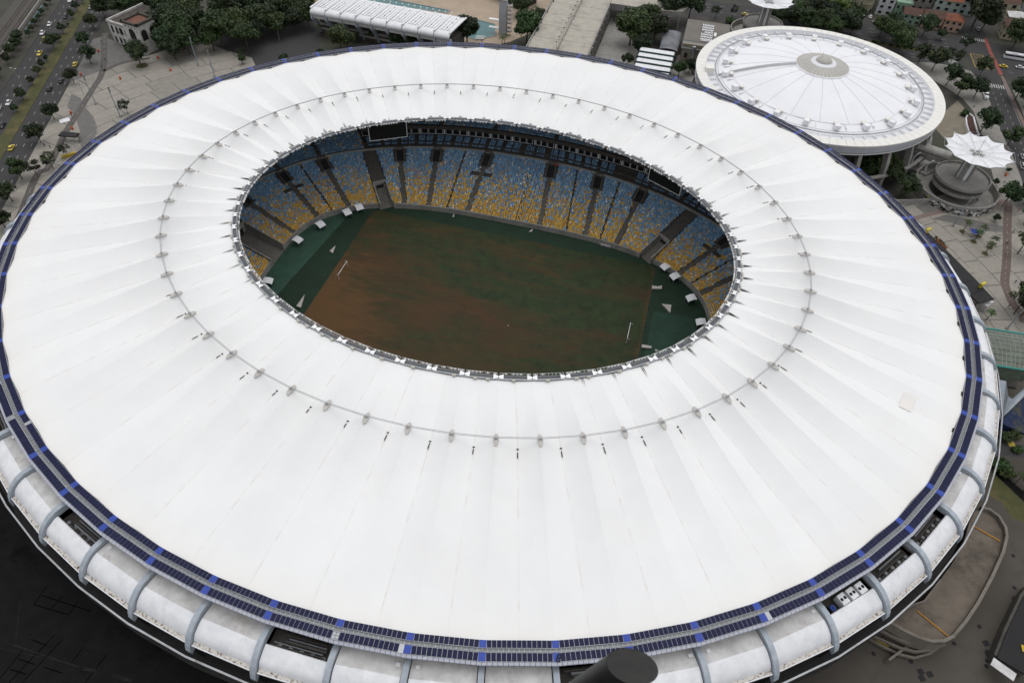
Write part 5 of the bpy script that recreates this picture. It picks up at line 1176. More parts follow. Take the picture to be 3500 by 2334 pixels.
def slab_poly(pts, th, name, par, mt):
    A_ = [Vector(p) for p in pts]; n_ = (A_[1]-A_[0]).cross(A_[2]-A_[0]).normalized()*th; B_ = [p+n_ for p in A_]; n = len(A_)
    m_ = MB(); m_.add(A_+B_, [tuple(range(n)), tuple(range(2*n-1, n-1, -1))]+[(q, n+q, n+(q+1) % n, (q+1) % n) for q in range(n)]); return m_.build(name, mt, par)
slab_poly([(167.4, 4.5, 9), (169.4, 4.5, 9), (170.3, 0.2, 7), (171.4, -0.6, 7), (175.6, 4.5, 9), (175.8, 2.6, 8), (170.3, -4.6, 2), (169.7, -5.0, 1)], -1.0, 'fork', ys_, 'conc_rib')
rl_ = empty('painted_ramp_wall', (0, 0, 0)); tag(rl_, 'steep side ramp painted blue with a mottled yellow band on the right flank', 'ramp')
MT['bluemural'] = overlay(mat('blue_ramp_paint', (.012, .028, .085), (.008, .018, .055), .4), (.075, .072, .028), .2, .48, .60, (1, 1, 1), .75)
q = [Vector((168.4, -8.1, 4)), Vector((177.9, 4.7, 5)), Vector((178.0, -7.3, 0.4)), Vector((170.2, -7.6, 0.4))]; m_ = MB(); m_.hexa([p-Vector((0, 0, .35)) for p in q]+q); m_.build('painted_deck', 'bluemural', rl_)
zb = MB()
for k in range(6):
    a, b = Vector((172.8, -10.8, 0)), Vector((173.3, -12.9, 0)); p = a.lerp(b, k/5); zb.box((p.x, p.y, .02), (2.0, .35, .02), .2)
o = zb.build('yellow_zebra', 'ypaint'); o['kind'] = 'structure'
# ---- curved concrete ramp bottom right
cr_ = empty('curved_ramp', (0, 0, 0)); tag(cr_, 'curved concrete vehicle ramp with high parapet below the stadium at bottom right', 'ramp')
MT['rampfloor'] = overlay(mat('stained_ramp_floor', (.165, .138, .108), (.12, .10, .08), .25), (.055, .046, .037), .1, .48, .68)
ow = [(154.9, -44.2, 8), (157.1, -44.2, 8), (159.1, -45.7, 8), (160.2, -48.7, 8), (160.0, -51.4, 8), (158.2, -56.4, 8), (154.1, -64.4, 8), (149.3, -72.8, 8), (145.6, -78.4, 8), (142.2, -82.9, 8), (139.9, -84.6, 8), (137.1, -85.5, 8), (134.1, -85.4, 8), (131.1, -84.7, 8), (127.7, -83.5, 8)]
iw = [(152.9, -45.8, 8), (149.8, -54.4, 8), (146.0, -61.9, 8), (141.6, -68.6, 8), (136.8, -75.6, 8), (134.2, -77.2, 8), (129.4, -81.3, 8)]
MB().prism([p[:2] for p in ow]+[p[:2] for p in iw[::-1]], 6.2, 7.0).build('deck', 'rampfloor', cr_)
MT['rampwall'] = overlay(mat('ramp_wall_concrete', (.21, .185, .155), (.155, .138, .118), .5, bump=.2), (.08, .07, .06), .25, .5, .72)
def parapet(pts, z0, z1, w, name, mt):
    m_ = MB(); P2 = [Vector((p[0], p[1], 0)) for p in pts]; rows = []
    for i, p in enumerate(P2):
        d = (P2[min(i+1, len(P2)-1)]-P2[max(i-1, 0)]).normalized(); n_ = Vector((-d.y, d.x, 0))*w/2
        rows.append([tuple((p+n_).xy)+(z0,), tuple((p+n_).xy)+(z1,), tuple((p-n_).xy)+(z1,), tuple((p-n_).xy)+(z0,)])
    m_.loft(rows, closed=True); return m_.build(name, mt, cr_)
parapet(ow, 0, 8.4, .7, 'outer_parapet', 'rampwall'); parapet(iw[3:], 5.5, 7.8, .4, 'inner_parapet', 'rampwall')
for a, b in (((135.0, -78.3, 7.1), (141.6, -82.7, 7.1)), ((152.4, -50.0, 7.1), (158.6, -52.7, 7.1))):
    a, b = Vector(a), Vector(b); d = b-a; MB().box(((a+b)/2+Vector((0, 0, .08))), (d.length, .35, .16), math.atan2(d.y, d.x)).build('orange_strip', mat('orange_strip', (.42, .20, .03), None, 1) if 'orange_strip' not in bpy.data.materials else bpy.data.materials['orange_strip'], cr_)
for z, pts in ((4.2, [(126.4, -84.2, 4.2), (129.7, -85.2, 4.2), (132.2, -85.6, 4.2), (135.0, -85.6, 4.2), (138.4, -84.9, 4.2), (141.9, -83.4, 4.2)]), (2.4, [(125.7, -85.4, 2.4), (129.0, -86.1, 2.4), (132.1, -86.7, 2.4), (135.7, -86.6, 2.4), (139.5, -85.1, 2.4), (142.9, -82.8, 2.4)]), (.8, [(125.0, -85.3, 0.8), (128.9, -86.8, 0.8), (132.5, -87.6, 0.8), (136.1, -87.5, 0.8), (139.9, -85.4, 0.8), (142.3, -83.1, 0.8)])):
    parapet(pts, max(0, z-.3), z+.6, .5, 'lower_parapet', 'rampwall')
o = MB().box((0, 0, .4), (6, .9, .8)).build('orange_barrier', 'ypaint'); o.location = (127.8, -85.0, 0); o.rotation_euler = (0, 0, -.55); tag(o, 'short orange barrier on the lower ramp under the stadium edge', 'barrier')
lw = MB().box((0, 0, 1.2), (13, .5, 2.4)).build('cheek_wall', 'rampwall'); lw.location = (134.2, -85.6, 0); lw.rotation_euler = (0, 0, .78); tag(lw, 'short sloping concrete wall crossing the lower ramp bends', 'wall')
ps = empty('parking_shed', (0, 0, 0)); tag(ps, 'dark flat roofed shed with panelled roof at the bottom right corner', 'shed')
q = [(163.7, -65.1, 4), (157.7, -75.9, 4), (154.1, -83.2, 4), (159.6, -85.3, 4), (161.4, -85.3, 4), (166.3, -61.6, 4)]
MB().prism([p[:2] for p in q], 3.6, 4.0).build('roof', 'blackroof', ps); MB().prism([(p[0]*.99+1.2, p[1]*.99) for p in q], 0, 3.6).build('wall', 'conc_dark', ps)
sk = MB().box((0, 0, 0), (5.2, 2.2, .2)).build('skylight', 'shell_flat', ps); sk.location = (154.9, -85.7, 4.2); sk.rotation_euler = (0, 0, -.5)
sk = MB().box((0, 0, 0), (.8, 1.6, .2)).build('roof_marker', 'ypaint', ps); sk.location = (160.6, -79.2, 4.2)

# ---- helicopter tube in front of the lens
hp = empty('helicopter_tube', (0, 0, 0)); tag(hp, 'blurred black cut-off helicopter tube poking in at the bottom edge', 'tube')
MT['tube'] = mat('matt_black_tube', (.016, .016, .016), (.010, .010, .010), 20, rough=.55); MT['tubecap'] = mat('tube_cap', (.040, .038, .036), (.028, .027, .026), 25, rough=.7)
cc_ = Vector((51.0499, -164.2542, 170.7461)); ax_ = Vector((-0.1378, -0.0096, -0.5810))          # short stub of the aircraft the picture is taken from
e1 = Vector((0.0465, 0.0022, 0.0191)); e2 = Vector((-0.0055, 0.0448, -0.0404)); n = 40
top = [cc_+e1*math.cos(2*math.pi*k/n)+e2*math.sin(2*math.pi*k/n) for k in range(n)]
m_ = MB(); rows = [[tuple(p+ax_*t) for p in top] for t in (0, .5, 1.0)]; m_.loft(rows, closed=True); m_.build('tube_body', 'tube', hp, True)
m_ = MB(); m_.add([tuple(cc_+(p-cc_)*.985) for p in top]+[tuple(cc_-ax_.normalized()*.004)], [(k, (k+1) % n, n) for k in range(n)]); m_.build('end_cap', 'tubecap', hp)

# ================================================================== trees, palms, vehicles, poles, houses, people
def leaf_crown(seed, rx_, rz_, nclump, nleaf, size, mt, hollow=.35):
    rg = np.random.default_rng(seed); cl = []
    for k in range(nclump):
        while True:
            p = rg.uniform(-1, 1, 3)
            if hollow < np.linalg.norm(p) < 1 and p[2] > -.75: break
        cl.append((p*np.array([rx_, rx_, rz_])*.80, rg.uniform(.24, .42)*rx_))
    V = []; 
    for c, r in cl:
        d = rg.normal(size=(nleaf, 3)); d /= np.linalg.norm(d, axis=1)[:, None]
        P_ = c+d*(r*rg.uniform(.55, 1.08, (nleaf, 1)))*np.array([1, 1, .75])
        n_ = d*.7+rg.normal(size=(nleaf, 3))*.5+np.array([0, 0, .45]); n_ /= np.linalg.norm(n_, axis=1)[:, None]
        t = np.cross(n_, rg.normal(size=(nleaf, 3))); t /= np.linalg.norm(t, axis=1)[:, None]; b = np.cross(n_, t)
        s = size*rg.uniform(.6, 1.25, (nleaf, 1))
        V.append(np.stack([P_-t*s, P_-b*s*.6, P_+t*s, P_+b*s*.6], 1))
    V = np.concatenate(V).reshape(-1, 3); n = len(V)//4
    me = bpy.data.meshes.new('crown'); me.vertices.add(len(V)); me.vertices.foreach_set('co', V.ravel().astype(np.float32))
    me.loops.add(n*4); me.loops.foreach_set('vertex_index', np.arange(n*4, dtype=np.int32)); me.polygons.add(n); me.polygons.foreach_set('loop_start', np.arange(0, n*4, 4, dtype=np.int32)); me.update(); me.validate()
    me.materials.append(MT[mt]); return me, [c for c, r in cl]
def trunk_mesh(h, r, clumps, cz, seed):
    rg = random.Random(seed); m_ = MB(); top = Vector((rg.uniform(-.3, .3), rg.uniform(-.3, .3), cz*.75))
    m_.tube([(0, 0, 0), top*.5+Vector((.1, -.05, 0)), top], [r, r*.75, r*.55], 7)
    for c in clumps[:9]: e = Vector(c)+Vector((0, 0, cz)); m_.tube([top*.9, top.lerp(e, .5)+Vector((0, 0, -.2)), e], [r*.45, r*.3, r*.12], 5)
    return m_.mesh('trunk', 'bark')
TREES = {}
def proto(kind, variants, h, rx_, rz_, cz, ncl, nlf, size, mt, r):
    TREES[kind] = []
    for v in range(variants):
        me, cl = leaf_crown(hash(kind) % 1000*0+len(TREES)*31+v*7, rx_, rz_, ncl, nlf, size, mt); TREES[kind].append((me, trunk_mesh(h, r, cl, cz, v), cz))
proto('small', 3, 4, 1.7, 1.4, 2.6, 16, 60, .28, 'leaf', .10)
proto('street', 4, 8, 3.4, 2.4, 5.0, 26, 85, .38, 'leaf', .20)
proto('airy', 3, 8, 3.2, 2.3, 5.2, 12, 55, .34, 'leaf', .17)
proto('big', 4, 14, 6.2, 4.6, 8.8, 40, 130, .55, 'leaf', .40)
proto('bigmid', 3, 13, 6.0, 4.6, 8.4, 38, 130, .55, 'leaf2', .38)
proto('bright', 2, 13, 5.8, 4.6, 8.4, 38, 130, .55, 'leaf3', .38)
proto('shrub', 3, 2.4, 1.9, 1.1, 1.1, 16, 70, .26, 'leaf2', .07)
ntree = 0
def tree(kind, p, sc, label, cat='tree', name=None, group=None, at_crown=True):
    """p: point on the ground under the tree"""
    global ntree; ntree += 1
    me, tm, cz = TREES[kind][ntree % len(TREES[kind])]; k = sc*random.uniform(.94, 1.06)*(1.22 if kind in ('big', 'bigmid', 'bright') else 1.12)
    o = empty(name or ('shrub' if kind == 'shrub' else 'tree'), (p[0], p[1], .02), random.uniform(0, 6.28), 1); o.scale = (k*random.uniform(.92, 1.08), k*random.uniform(.92, 1.08), k)
    link('trunk', tm, o); c = link('crown', me, o); c.location = (0, 0, cz)
    tag(o, label, cat, group); return o
ORD = ['first', 'second', 'third', 'fourth', 'fifth', 'sixth', 'seventh', 'eighth', 'ninth', 'tenth', 'eleventh', 'twelfth', 'thirteenth', 'fourteenth', 'fifteenth', 'sixteenth']
# west pavement of the avenue, far to near
for k, (s, w, sc) in enumerate(((171, 37, .95), (165, 37, .8), (157, 37.2, .9), (150, 37, .8), (143.4, 36.6, .95), (136, 36.6, .9), (130, 36.5, .9))): tree('small', av(s, w), sc*1.05, 'small round tree on the left pavement of the avenue, %s from the top' % ORD[k], group='trees on the left pavement of the avenue')
for k, (s, w, sc) in enumerate(((123, 38.4, .95), (115.4, 38.3, .8), (108, 38.2, .9), (99.6, 37.8, .85), (86, 38, .9), (75, 37, .8), (42, 31.5, .95))): tree('street', av(s, w), sc*.9, 'dense dark tree at the left edge beside the avenue, %s from the top' % ORD[k], group='dense trees at the left edge')
# median row
for k, (s, w, sc, kd) in enumerate(((171, 19.4, 1.1, 'small'), (160.5, 19.9, 1.25, 'small'), (150.4, 20, 1.2, 'small'), (141, 19.8, .5, 'small'), (132.5, 20, 1.25, 'small'), (122.5, 19.8, 1.1, 'small'), (114.5, 20, .95, 'street'), (101, 20, .8, 'small'), (93.9, 20, 1.15, 'small'), (86.5, 20.1, 1.15, 'small'), (77, 20, 1.1, 'small'), (62.5, 20, .72, 'street'), (51.7, 20, 1.0, 'small'), (185, 19.5, 1.1, 'small'), (200, 19.6, 1.2, 'small'))): tree(kd, av(s, w), sc, 'clipped tree on the grassy median, %s counted from the top of the picture' % (ORD[(k+2) % 15] if k < 13 else ORD[14-k]), group='trees on the avenue median')
# near pavement
for p, sc, kd, lab in (((-262.7, 136.0, 0), 1.0, 'street', 'leafy tree at the road edge left of the old mansion'), ((-250.7, 115.3, 0), 1.05, 'street', 'upper of two merged trees left of the winding cycle path'), ((-238.5, 102.1, 0), 1.05, 'street', 'lower of two merged trees left of the winding cycle path'), ((-233.6, 83.3, 0), .95, 'street', 'round tree on the near pavement beside the yellow taxi'), ((-220.0, 52.8, 0), 1.0, 'street', 'spreading tree on the near pavement above the white board'), ((-212.4, 35.0, 0), 1.05, 'street', 'broad tree on the near pavement in the middle of the row'), ((-194.1, 20.2, 0), .95, 'airy', 'thin tree by the cycle path near the stadium rim'), ((-201.4, 10.7, 0), 1.15, 'street', 'broad tree on the near pavement, lowest full crown'), ((-195.5, 30.1, 0), .75, 'airy', 'sparse young tree beside the small gate roof'), ((-196.5, 13.8, 0), .95, 'airy', 'thin tree between avenue and rim below the gate'), ((-194.0, -3.0, 0), 1.0, 'street', 'dark tree at the left picture edge beside the rim'), ((-184.9, -17.3, 0), 1.0, 'street', 'dark tree cut by the left picture edge near the rim')): tree(kd, p, sc, lab, group='trees on the near pavement')
tree('big', (-214.2, 108.6, 0), .78, 'large dark tree in a round bed on the left plaza'); 
q = MB().lathe([(0, .3), (2.6, .22), (2.9, .1)], (-213.7, 108.5, 0), 20).build('tree_bed', 'mgrass'); tag(q, 'round grassy tree bed on the left plaza', 'planter')
tree('airy', (-191.8, 66.8, 0), .85, 'small sparse tree standing alone on the plaza beside a light mast'); tree('street', (-167.5, 126.9, 0), .62, 'small tree at the right corner of the left plaza')
# wood behind the mansion and along the car park
for k, (p, sc, kd) in enumerate((((-224.2, 149.6, 9), 1.05, 'big'), ((-204.0, 131.1, 9), 1.1, 'big'), ((-205.4, 122.5, 9), .95, 'big'), ((-233.3, 157.0, 9), 1, 'big'), ((-214.6, 151.6, 9), 1.1, 'bigmid'), ((-203.6, 143.8, 9), 1.0, 'big'), ((-249.4, 155.4, 8), .9, 'bigmid'), ((-256.6, 152.8, 8), .9, 'bigmid'), ((-222.8, 138.0, 8), .9, 'big'), ((-201.1, 119.1, 6), .75, 'big'), ((-266.1, 149.9, 6), .7, 'big'), ((-212.8, 140.6, 9), 1.1, 'big'), ((-216.4, 135.0, 9), 1.0, 'big'), ((-218.4, 163.9, 9), 1.1, 'big'), ((-226.9, 160.9, 9), 1.1, 'big'), ((-198.2, 127.0, 7), .85, 'big'), ((-240.1, 154.1, 8), .9, 'big'))): tree(kd, p, sc, 'dark dense tree in the wood right of the old mansion', group='wood beside the old mansion')
for k, (p, sc, kd) in enumerate((((-186.0, 138.8, 9), 1.15, 'big'), ((-182.2, 150.0, 9), 1.15, 'bigmid'), ((-183.8, 170.1, 9), 1.1, 'big'), ((-172.6, 156.2, 9), 1.0, 'big'), ((-188.6, 134.4, 7), .8, 'bigmid'), ((-170.8, 132.6, 7), .75, 'airy'), ((-181.6, 172.4, 9), 1.1, 'big'), ((-169.5, 175.2, 9), 1.1, 'big'), ((-162.9, 180.7, 9), 1.0, 'bigmid'), ((-154.4, 175.5, 8), .8, 'big'), ((-177.9, 158.7, 9), .95, 'big'), ((-164.9, 159.9, 8), .8, 'bigmid'), ((-159.2, 167.8, 8), .8, 'big'), ((-192.8, 157.8, 9), 1.1, 'big'), ((-171.2, 139.5, 8), .9, 'big'), ((-178.6, 178.2, 9), 1.1, 'big'), ((-170.9, 164.1, 9), 1.0, 'bigmid'), ((-172.0, 183.7, 9), 1.1, 'big'), ((-171.5, 150.5, 8), .8, 'big'), ((-161.5, 187.5, 9), .9, 'big'))): tree(kd, p, sc, 'dark tree in the wood left of the long white grandstand', group='wood left of the grandstand')
for p, sc, kd, lab in (((-126.2, 155.8, 3), .9, 'bigmid', 'bushy tree before the left half of the grandstand'), ((-135.0, 149.0, 2), 1.2, 'shrub', 'small bush at the rim left of the bushy tree'), ((-122.5, 167.5, 3), .6, 'street', 'small tree below the second frame of the grandstand'), ((-123.7, 159.4, 3), .6, 'bigmid', 'bush right of the bushy tree before the grandstand'), ((-150.1, 137.4, 1), 1.3, 'shrub', 'low bush beside the dark yard near the rim'), ((-98.8, 169.5, 3), .6, 'big', 'dark tree under the middle of the grandstand'), ((-92.7, 170.2, 3), .55, 'big', 'dark tree under the right half of the grandstand'), ((-65.3, 185.0, 5), .92, 'big', 'round dark tree at the near corner of the diving pool'), ((-138.6, 174.0, 3), .6, 'street', 'tree in the shade under the left grandstand frames')): tree(kd, p, sc, lab)
for p, sc, kd, lab in (((-34.7, 196.0, 7), 1.15, 'bigmid', 'large tree left of the concrete ramp'), ((-46.4, 228.6, 6), .8, 'bigmid', 'flowering tree behind the large tree left of the ramp'), ((-33.0, 220.1, 5), .6, 'big', 'dark narrow tree pressed against the left side of the ramp'), ((19.8, 213.5, 8), 1.3, 'bigmid', 'biggest tree right of the ramp'), ((25.8, 230.4, 8), 1.05, 'bigmid', 'tree behind the biggest tree right of the ramp'), ((32.2, 223.2, 7), .95, 'big', 'tree between the biggest tree and the curved metal roof'), ((27.5, 201.2, 6), .8, 'big', 'tree below the biggest tree, above the striped shed'), ((22.1, 188.5, 3), .85, 'street', 'small tree at the rim left of the striped shed'), ((36.4, 249.9, 8), 1.15, 'big', 'left of two dark trees above the curved metal roof'), ((48.2, 254.1, 8), 1.1, 'big', 'right of two dark trees above the curved metal roof'), ((49.7, 186.9, 4), .95, 'street', 'left of two trees between striped shed and round arena'), ((54.4, 192.3, 4), .9, 'street', 'right of two trees between striped shed and round arena'), ((63.2, 265.0, 0), .95, 'airy', 'slim street tree at the avenue above the hall'), ((72.7, 270.0, 0), .9, 'airy', 'second slim street tree at the avenue above the hall'), ((72.0, 260.9, 0), 1.7, 'shrub', 'round bush at the corner of the hall roof')): tree(kd, p, sc, lab)
k = 0
for p, sc, kd in (((108.9, 274.4, 6), .9, 'bigmid'), ((117.1, 274.1, 6), .9, 'big'), ((123.3, 268.4, 6), .85, 'bigmid'), ((135.2, 271.0, 6), .8, 'big'), ((128.7, 262.6, 6), .75, 'bigmid'), ((106.6, 266.5, 5), .7, 'big'), ((95.2, 265.6, 5), .7, 'big'), ((143.1, 282.6, 5), .7, 'bigmid'), ((114.8, 289.7, 6), .8, 'big'), ((103.7, 282.4, 6), .8, 'big'), ((99.1, 285.7, 6), .8, 'big'), ((121.3, 288.6, 6), .8, 'big'), ((112.6, 264.6, 6), .8, 'big'), ((118.1, 261.9, 6), .7, 'bigmid'), ((126.7, 277.5, 6), .8, 'big'), ((136.5, 284.2, 6), .8, 'big'), ((140.5, 269.1, 5), .6, 'big'), ((100.6, 269.8, 6), .7, 'bigmid')):
    tree(kd, p, sc, 'dark tree in the belt along the avenue behind the round arena', group='trees behind the round arena')
tree('bright', (132.2, 283.4, 7), 1.0, 'bright yellowish green tree behind the round arena')
for p, sc, kd, lab in (((156.6, 271.8, 5), .8, 'bigmid', 'tree at the avenue in front of the pale apartment houses'), ((162.1, 264.7, 5), .85, 'bigmid', 'tree leaning over the avenue median behind the arena'), ((165.3, 254.2, 5), .85, 'bigmid', 'lowest tree of the clump at the far right rim of the arena'), ((170.2, 267.5, 5), .7, 'bigmid', 'right tree of the clump at the far right rim of the arena'), ((162.9, 280.1, 5), .7, 'big', 'tree before the dark gabled roofs'), ((181.3, 281.3, 4), .8, 'big', 'dark tree in front of the pink row houses, left'), ((190.8, 280.1, 3), .75, 'street', 'small dark tree in front of the pink row houses, right'), ((211.2, 301.6, 9), 1.35, 'big', 'very large dark tree right of the red roofed houses'), ((216.1, 299.6, 6), .9, 'big', 'dark tree below the very large dark tree'), ((229.4, 280.6, 7), 1.1, 'big', 'large dark tree before the house with dormer stripes'), ((238.3, 339.2, 6), .8, 'big', 'dark tree at the top right between red roofs'), ((174.6, 244.3, 4), 1.35, 'street', 'airy tree on the corner pavement, first left of the junction'), ((181.3, 238.5, 4), 1.5, 'street', 'airy tree on the corner pavement, second left of the junction'), ((189.9, 242.8, 4), 1.5, 'airy', 'tree reaching into the street junction'), ((200.6, 265.2, 3), 1.2, 'airy', 'thin tree before the white zebra crossing'), ((186.2, 222.8, 0), 1.5, 'street', 'tree at the right rim of the arena, upper'), ((190.6, 213.4, 0), 1.4, 'street', 'tree at the right rim of the arena, lower left'), ((198.5, 213.6, 0), 1.3, 'street', 'tree beside the parked white truck'), ((205.5, 239.5, 0), 1.3, 'street', 'tall tree at the edge of the junction by the yellow box'), ((194.9, 177.1, 0), 1.6, 'street', 'broad tree beside the oval planter'), ((206.0, 169.6, 0), 1.3, 'street', 'tree behind the star canopy at the right street'), ((219.1, 218.2, 0), 1.4, 'street', 'tree on the far pavement of the right street'), ((222.0, 212.2, 0), 1.4, 'street', 'tree cut by the right picture edge beside the street'), ((190.7, 194.3, 1), 1.3, 'shrub', 'low bush between arena and oval planter'), ((142.7, 121.4, 0), .95, 'bright', 'large green tree tucked under the arena wall, middle of three'), ((147.3, 120.2, 0), .8, 'bigmid', 'right of three trees tucked under the arena wall'), ((138.4, 120.8, 0), .85, 'bigmid', 'left of three trees tucked under the arena wall'), ((152.9, 111.5, 0), 1.3, 'street', 'round tree between rim and mural-ringed tower base')): tree(kd, p, sc, lab)
for k, (p, sc, kd) in enumerate((((189.1, 105.3, 0), .85, 'small'), ((193.9, 133.4, 0), .85, 'small'), ((194.5, 117.9, 0), 1.35, 'street'), ((203.8, 122.5, 0), 1.3, 'street'), ((194.1, 85.9, 0), 1.4, 'airy'), ((189.0, 56.1, 0), 1.3, 'airy'), ((185.7, 49.1, 0), 1.4, 'airy'), ((200.7, 107.3, 0), 1.3, 'airy'), ((201.7, 145.8, 0), .7, 'small'), ((188.1, 49.0, 0), 1.3, 'airy'))):
    tree(kd, p, sc, 'right plaza tree, %s' % ['small one by the palms', 'small one by the tower base', 'spreading one at the path head', 'one cut by the picture edge beside the path head', 'bare one right of the cycle path', 'lower bare one by the path bend', 'one in front of the glass vault', 'dark one at the edge level with the palms', 'small one under the star canopy', 'one at the edge above the glass vault'][k], group='trees on the right plaza')
for p, sc in (((167.8, -22.5, 0.5), 1.6), ((168.7, -24.4, 0.5), 1.2), ((171.6, -11.0, 0.5), 1.0), ((174.0, -14.2, 0.5), .9), ((174.1, -9.1, 0.5), .9)): tree('shrub', p, sc, 'low shrub below the right flank of the stadium', group='shrubs below the right flank')
fs = MB()
for k in range(60):
    p = Vector((164.1, 86.1, 0)).lerp(Vector((166.4, 81.1, 0)), random.random())+Vector((random.uniform(-1, 1), random.uniform(-1, 1), 0)); fs.box((p.x, p.y, .3+.3*random.random()), (.4, .4, .4), random.random()*3, random.choice([0, 0, 1]))
tag(fs.build('flower_bed', ['leaf2', mat('orange_flowers', (.30, .08, .02), None, 2)]), 'strip of orange flowers beside the black canopy', 'flowers', kind='stuff')
# palms
def frond_mesh():
    m_ = MB()
    for k in range(15):
        a = 2*math.pi*k/15+.2*random.random(); el = random.uniform(.15, .95); L = random.uniform(2.0, 2.6); pts = []
        for q in range(6):
            f = q/5; r = L*f*math.cos(el*(1-f*.3)); z = L*(math.sin(el)*f-.75*f*f); pts.append((r, z, .34*math.sin(math.pi*min(1, f*.9+.08))))
        A_ = [(r*math.cos(a)-w*math.sin(a), r*math.sin(a)+w*math.cos(a), z-.12*w) for r, z, w in pts]; C_ = [(r*math.cos(a), r*math.sin(a), z+.06) for r, z, w in pts]; B_ = [(r*math.cos(a)+w*math.sin(a), r*math.sin(a)-w*math.cos(a), z-.12*w) for r, z, w in pts]
        m_.loft([[x, y, z] for x, y, z in zip(A_, C_, B_)])
    return m_.mesh('fronds', 'leaf2')
FR = [frond_mesh() for _ in range(3)]; PT_ = MB().tube([(0, 0, 0), (.08, .04, 2.5), (.05, 0, 5.2)], [.19, .14, .12], 7).mesh('trunk', 'bark')
for k, (p, sc, lab) in enumerate((((175.1, 94.3, 0), 1.0, 'palm standing alone left of the blue gazebo'), ((178.4, 88.8, 0), 1.0, 'palm right behind the blue gazebo, nearer one'), ((180.9, 93.0, 0), 1.0, 'palm right behind the blue gazebo, farther one'), ((184.0, 86.8, 0), .95, 'palm near the cycle path, farther one of a pair'), ((181.6, 82.3, 0), 1.0, 'palm near the cycle path, nearer one of a pair'), ((174.9, 42.3, 0), .9, 'palm at the rim above the glass vault'), ((171.1, -27.0, 0), .9, 'palm on the lawn below the right flank'), ((173.2, -28.9, 0), .9, 'palm cut by the right edge below the right flank'), ((-143.8, 167.7, 0), 1.1, 'palm left of the grandstand'), ((-139.9, 173.4, 0), 1.0, 'second palm left of the grandstand'), ((-115.1, 170.7, 0), 1.0, 'palm in the shade below the grandstand frames'), ((-46.1, 191.9, 0), 1.0, 'palm below the diving tower'), ((-46.7, 188.9, 0), 1.0, 'palm at the rim left of the ramp'), ((-39.0, 233.6, 0), .9, 'thin palm left of the ramp parapet'))):
    o = empty('palm_tree', (p[0], p[1], .05), random.random()*6, sc); link('trunk', PT_, o); c = link('fronds', FR[k % 3], o); c.location = (.05, 0, 5.15); tag(o, lab, 'palm', 'palms')
    if k in (0, 1, 2, 3, 4):
        q = MB().lathe([(0, .22), (1.2, .16), (1.25, .0)], (p[0], p[1], .1), 14).build('palm_bed', 'mgrass'); tag(q, 'round bed of the '+lab, 'planter', 'palm beds')

# ---- vehicles
MT['glass'] = mat('car_glass', (.02, .022, .025), None, 1, rough=.1, spec=.6); MT['tyre'] = mat('tyre', (.015, .015, .015), None, 3)
PAINT = {'white': mat('white_car', (.72, .73, .74), None, .3, rough=.25, spec=.5), 'yellow': mat('taxi_yellow', (.62, .48, .06), (.58, .45, .05), .3, rough=.3, spec=.5), 'black': mat('dark_car', (.018, .020, .023), None, .3, rough=.2, spec=.5), 'silver': mat('silver_car', (.40, .41, .43), None, .3, rough=.25, spec=.5)}
def car_meshes(van=False):
    prof_ = [(-2.15, .35), (-2.18, .75), (-1.9, .92), (-1.3, .96), (1.0, .93), (1.85, .78), (2.15, .62), (2.15, .32)]
    if van: prof_ = [(-2.3, .35), (-2.32, .95), (-2.2, 1.1), (1.3, 1.1), (2.1, .95), (2.3, .7), (2.3, .35)]
    b = MB(); rows = []
    for y, s in ((-.86, .93), (-.80, 1.0), (.80, 1.0), (.86, .93)): rows.append([(x*(.985 if abs(y) > .81 else 1), y, .28+(z-.28)*s) for x, z in prof_])
    b.loft(rows, closed=True); n = len(prof_); b.add(rows[0], [tuple(range(n))]); b.add(rows[-1], [tuple(range(n-1, -1, -1))])
    body = b.mesh('body', 'white', True)
    c = MB(); x0, x1, X0, X1, zt = (-1.75, .95, -1.15, .25, 1.44) if not van else (-2.2, 1.75, -2.05, .9, 1.95)
    lo = [(x0, -.76, .92), (x1, -.76, .9), (x1, .76, .9), (x0, .76, .92)]; hi = [(X0, -.60, zt), (X1, -.60, zt), (X1, .60, zt), (X0, .60, zt)]; c.hexa(lo+hi); cab = c.mesh('windows', 'glass')
    r = MB(); r.box(((X0+X1)/2, 0, zt+.02), (X1-X0+.1, 1.18, .07)); roof = r.mesh('roof', 'white')
    w = MB(); w.tube([(0, -.1, 0), (0, .1, 0)], .31, 12); wh = w.mesh('wheel', 'tyre')
    return body, cab, roof, wh
CM = car_meshes(); VM = car_meshes(True)
MT['lamp'] = mat('lamp_glass', (.6, .6, .58), None, 2, rough=.2); HL = MB().box((0, 0, 0), (.12, .34, .14)).mesh('headlight', 'lamp')
def car(p, yaw, colr, lab, name='car', van=False, sign=False, z=.02):
    body, cab, roof, wh = VM if van else CM
    o = empty(name, (p[0], p[1], z), yaw)
    for nm, me in (('body', body), ('windows', cab), ('roof', roof)):
        q = link(nm, me, o)
        if nm != 'windows': q.material_slots[0].link = 'OBJECT'; q.material_slots[0].material = PAINT[colr]
    for x in (-1.3, 1.3):
        for y in (-.78, .78): q = link('wheel', wh, o); q.location = (x, y, .31)
    for y in (-.58, .58): q = link('headlight', HL, o); q.location = (2.13 if not van else 2.28, y, .62)
    tag(o, lab, 'taxi' if sign else ('van' if van else 'car'), 'vehicles on the left avenue' if z < .03 else 'vehicles on the right streets'); return o
ya = math.atan2(AD.y, AD.x)
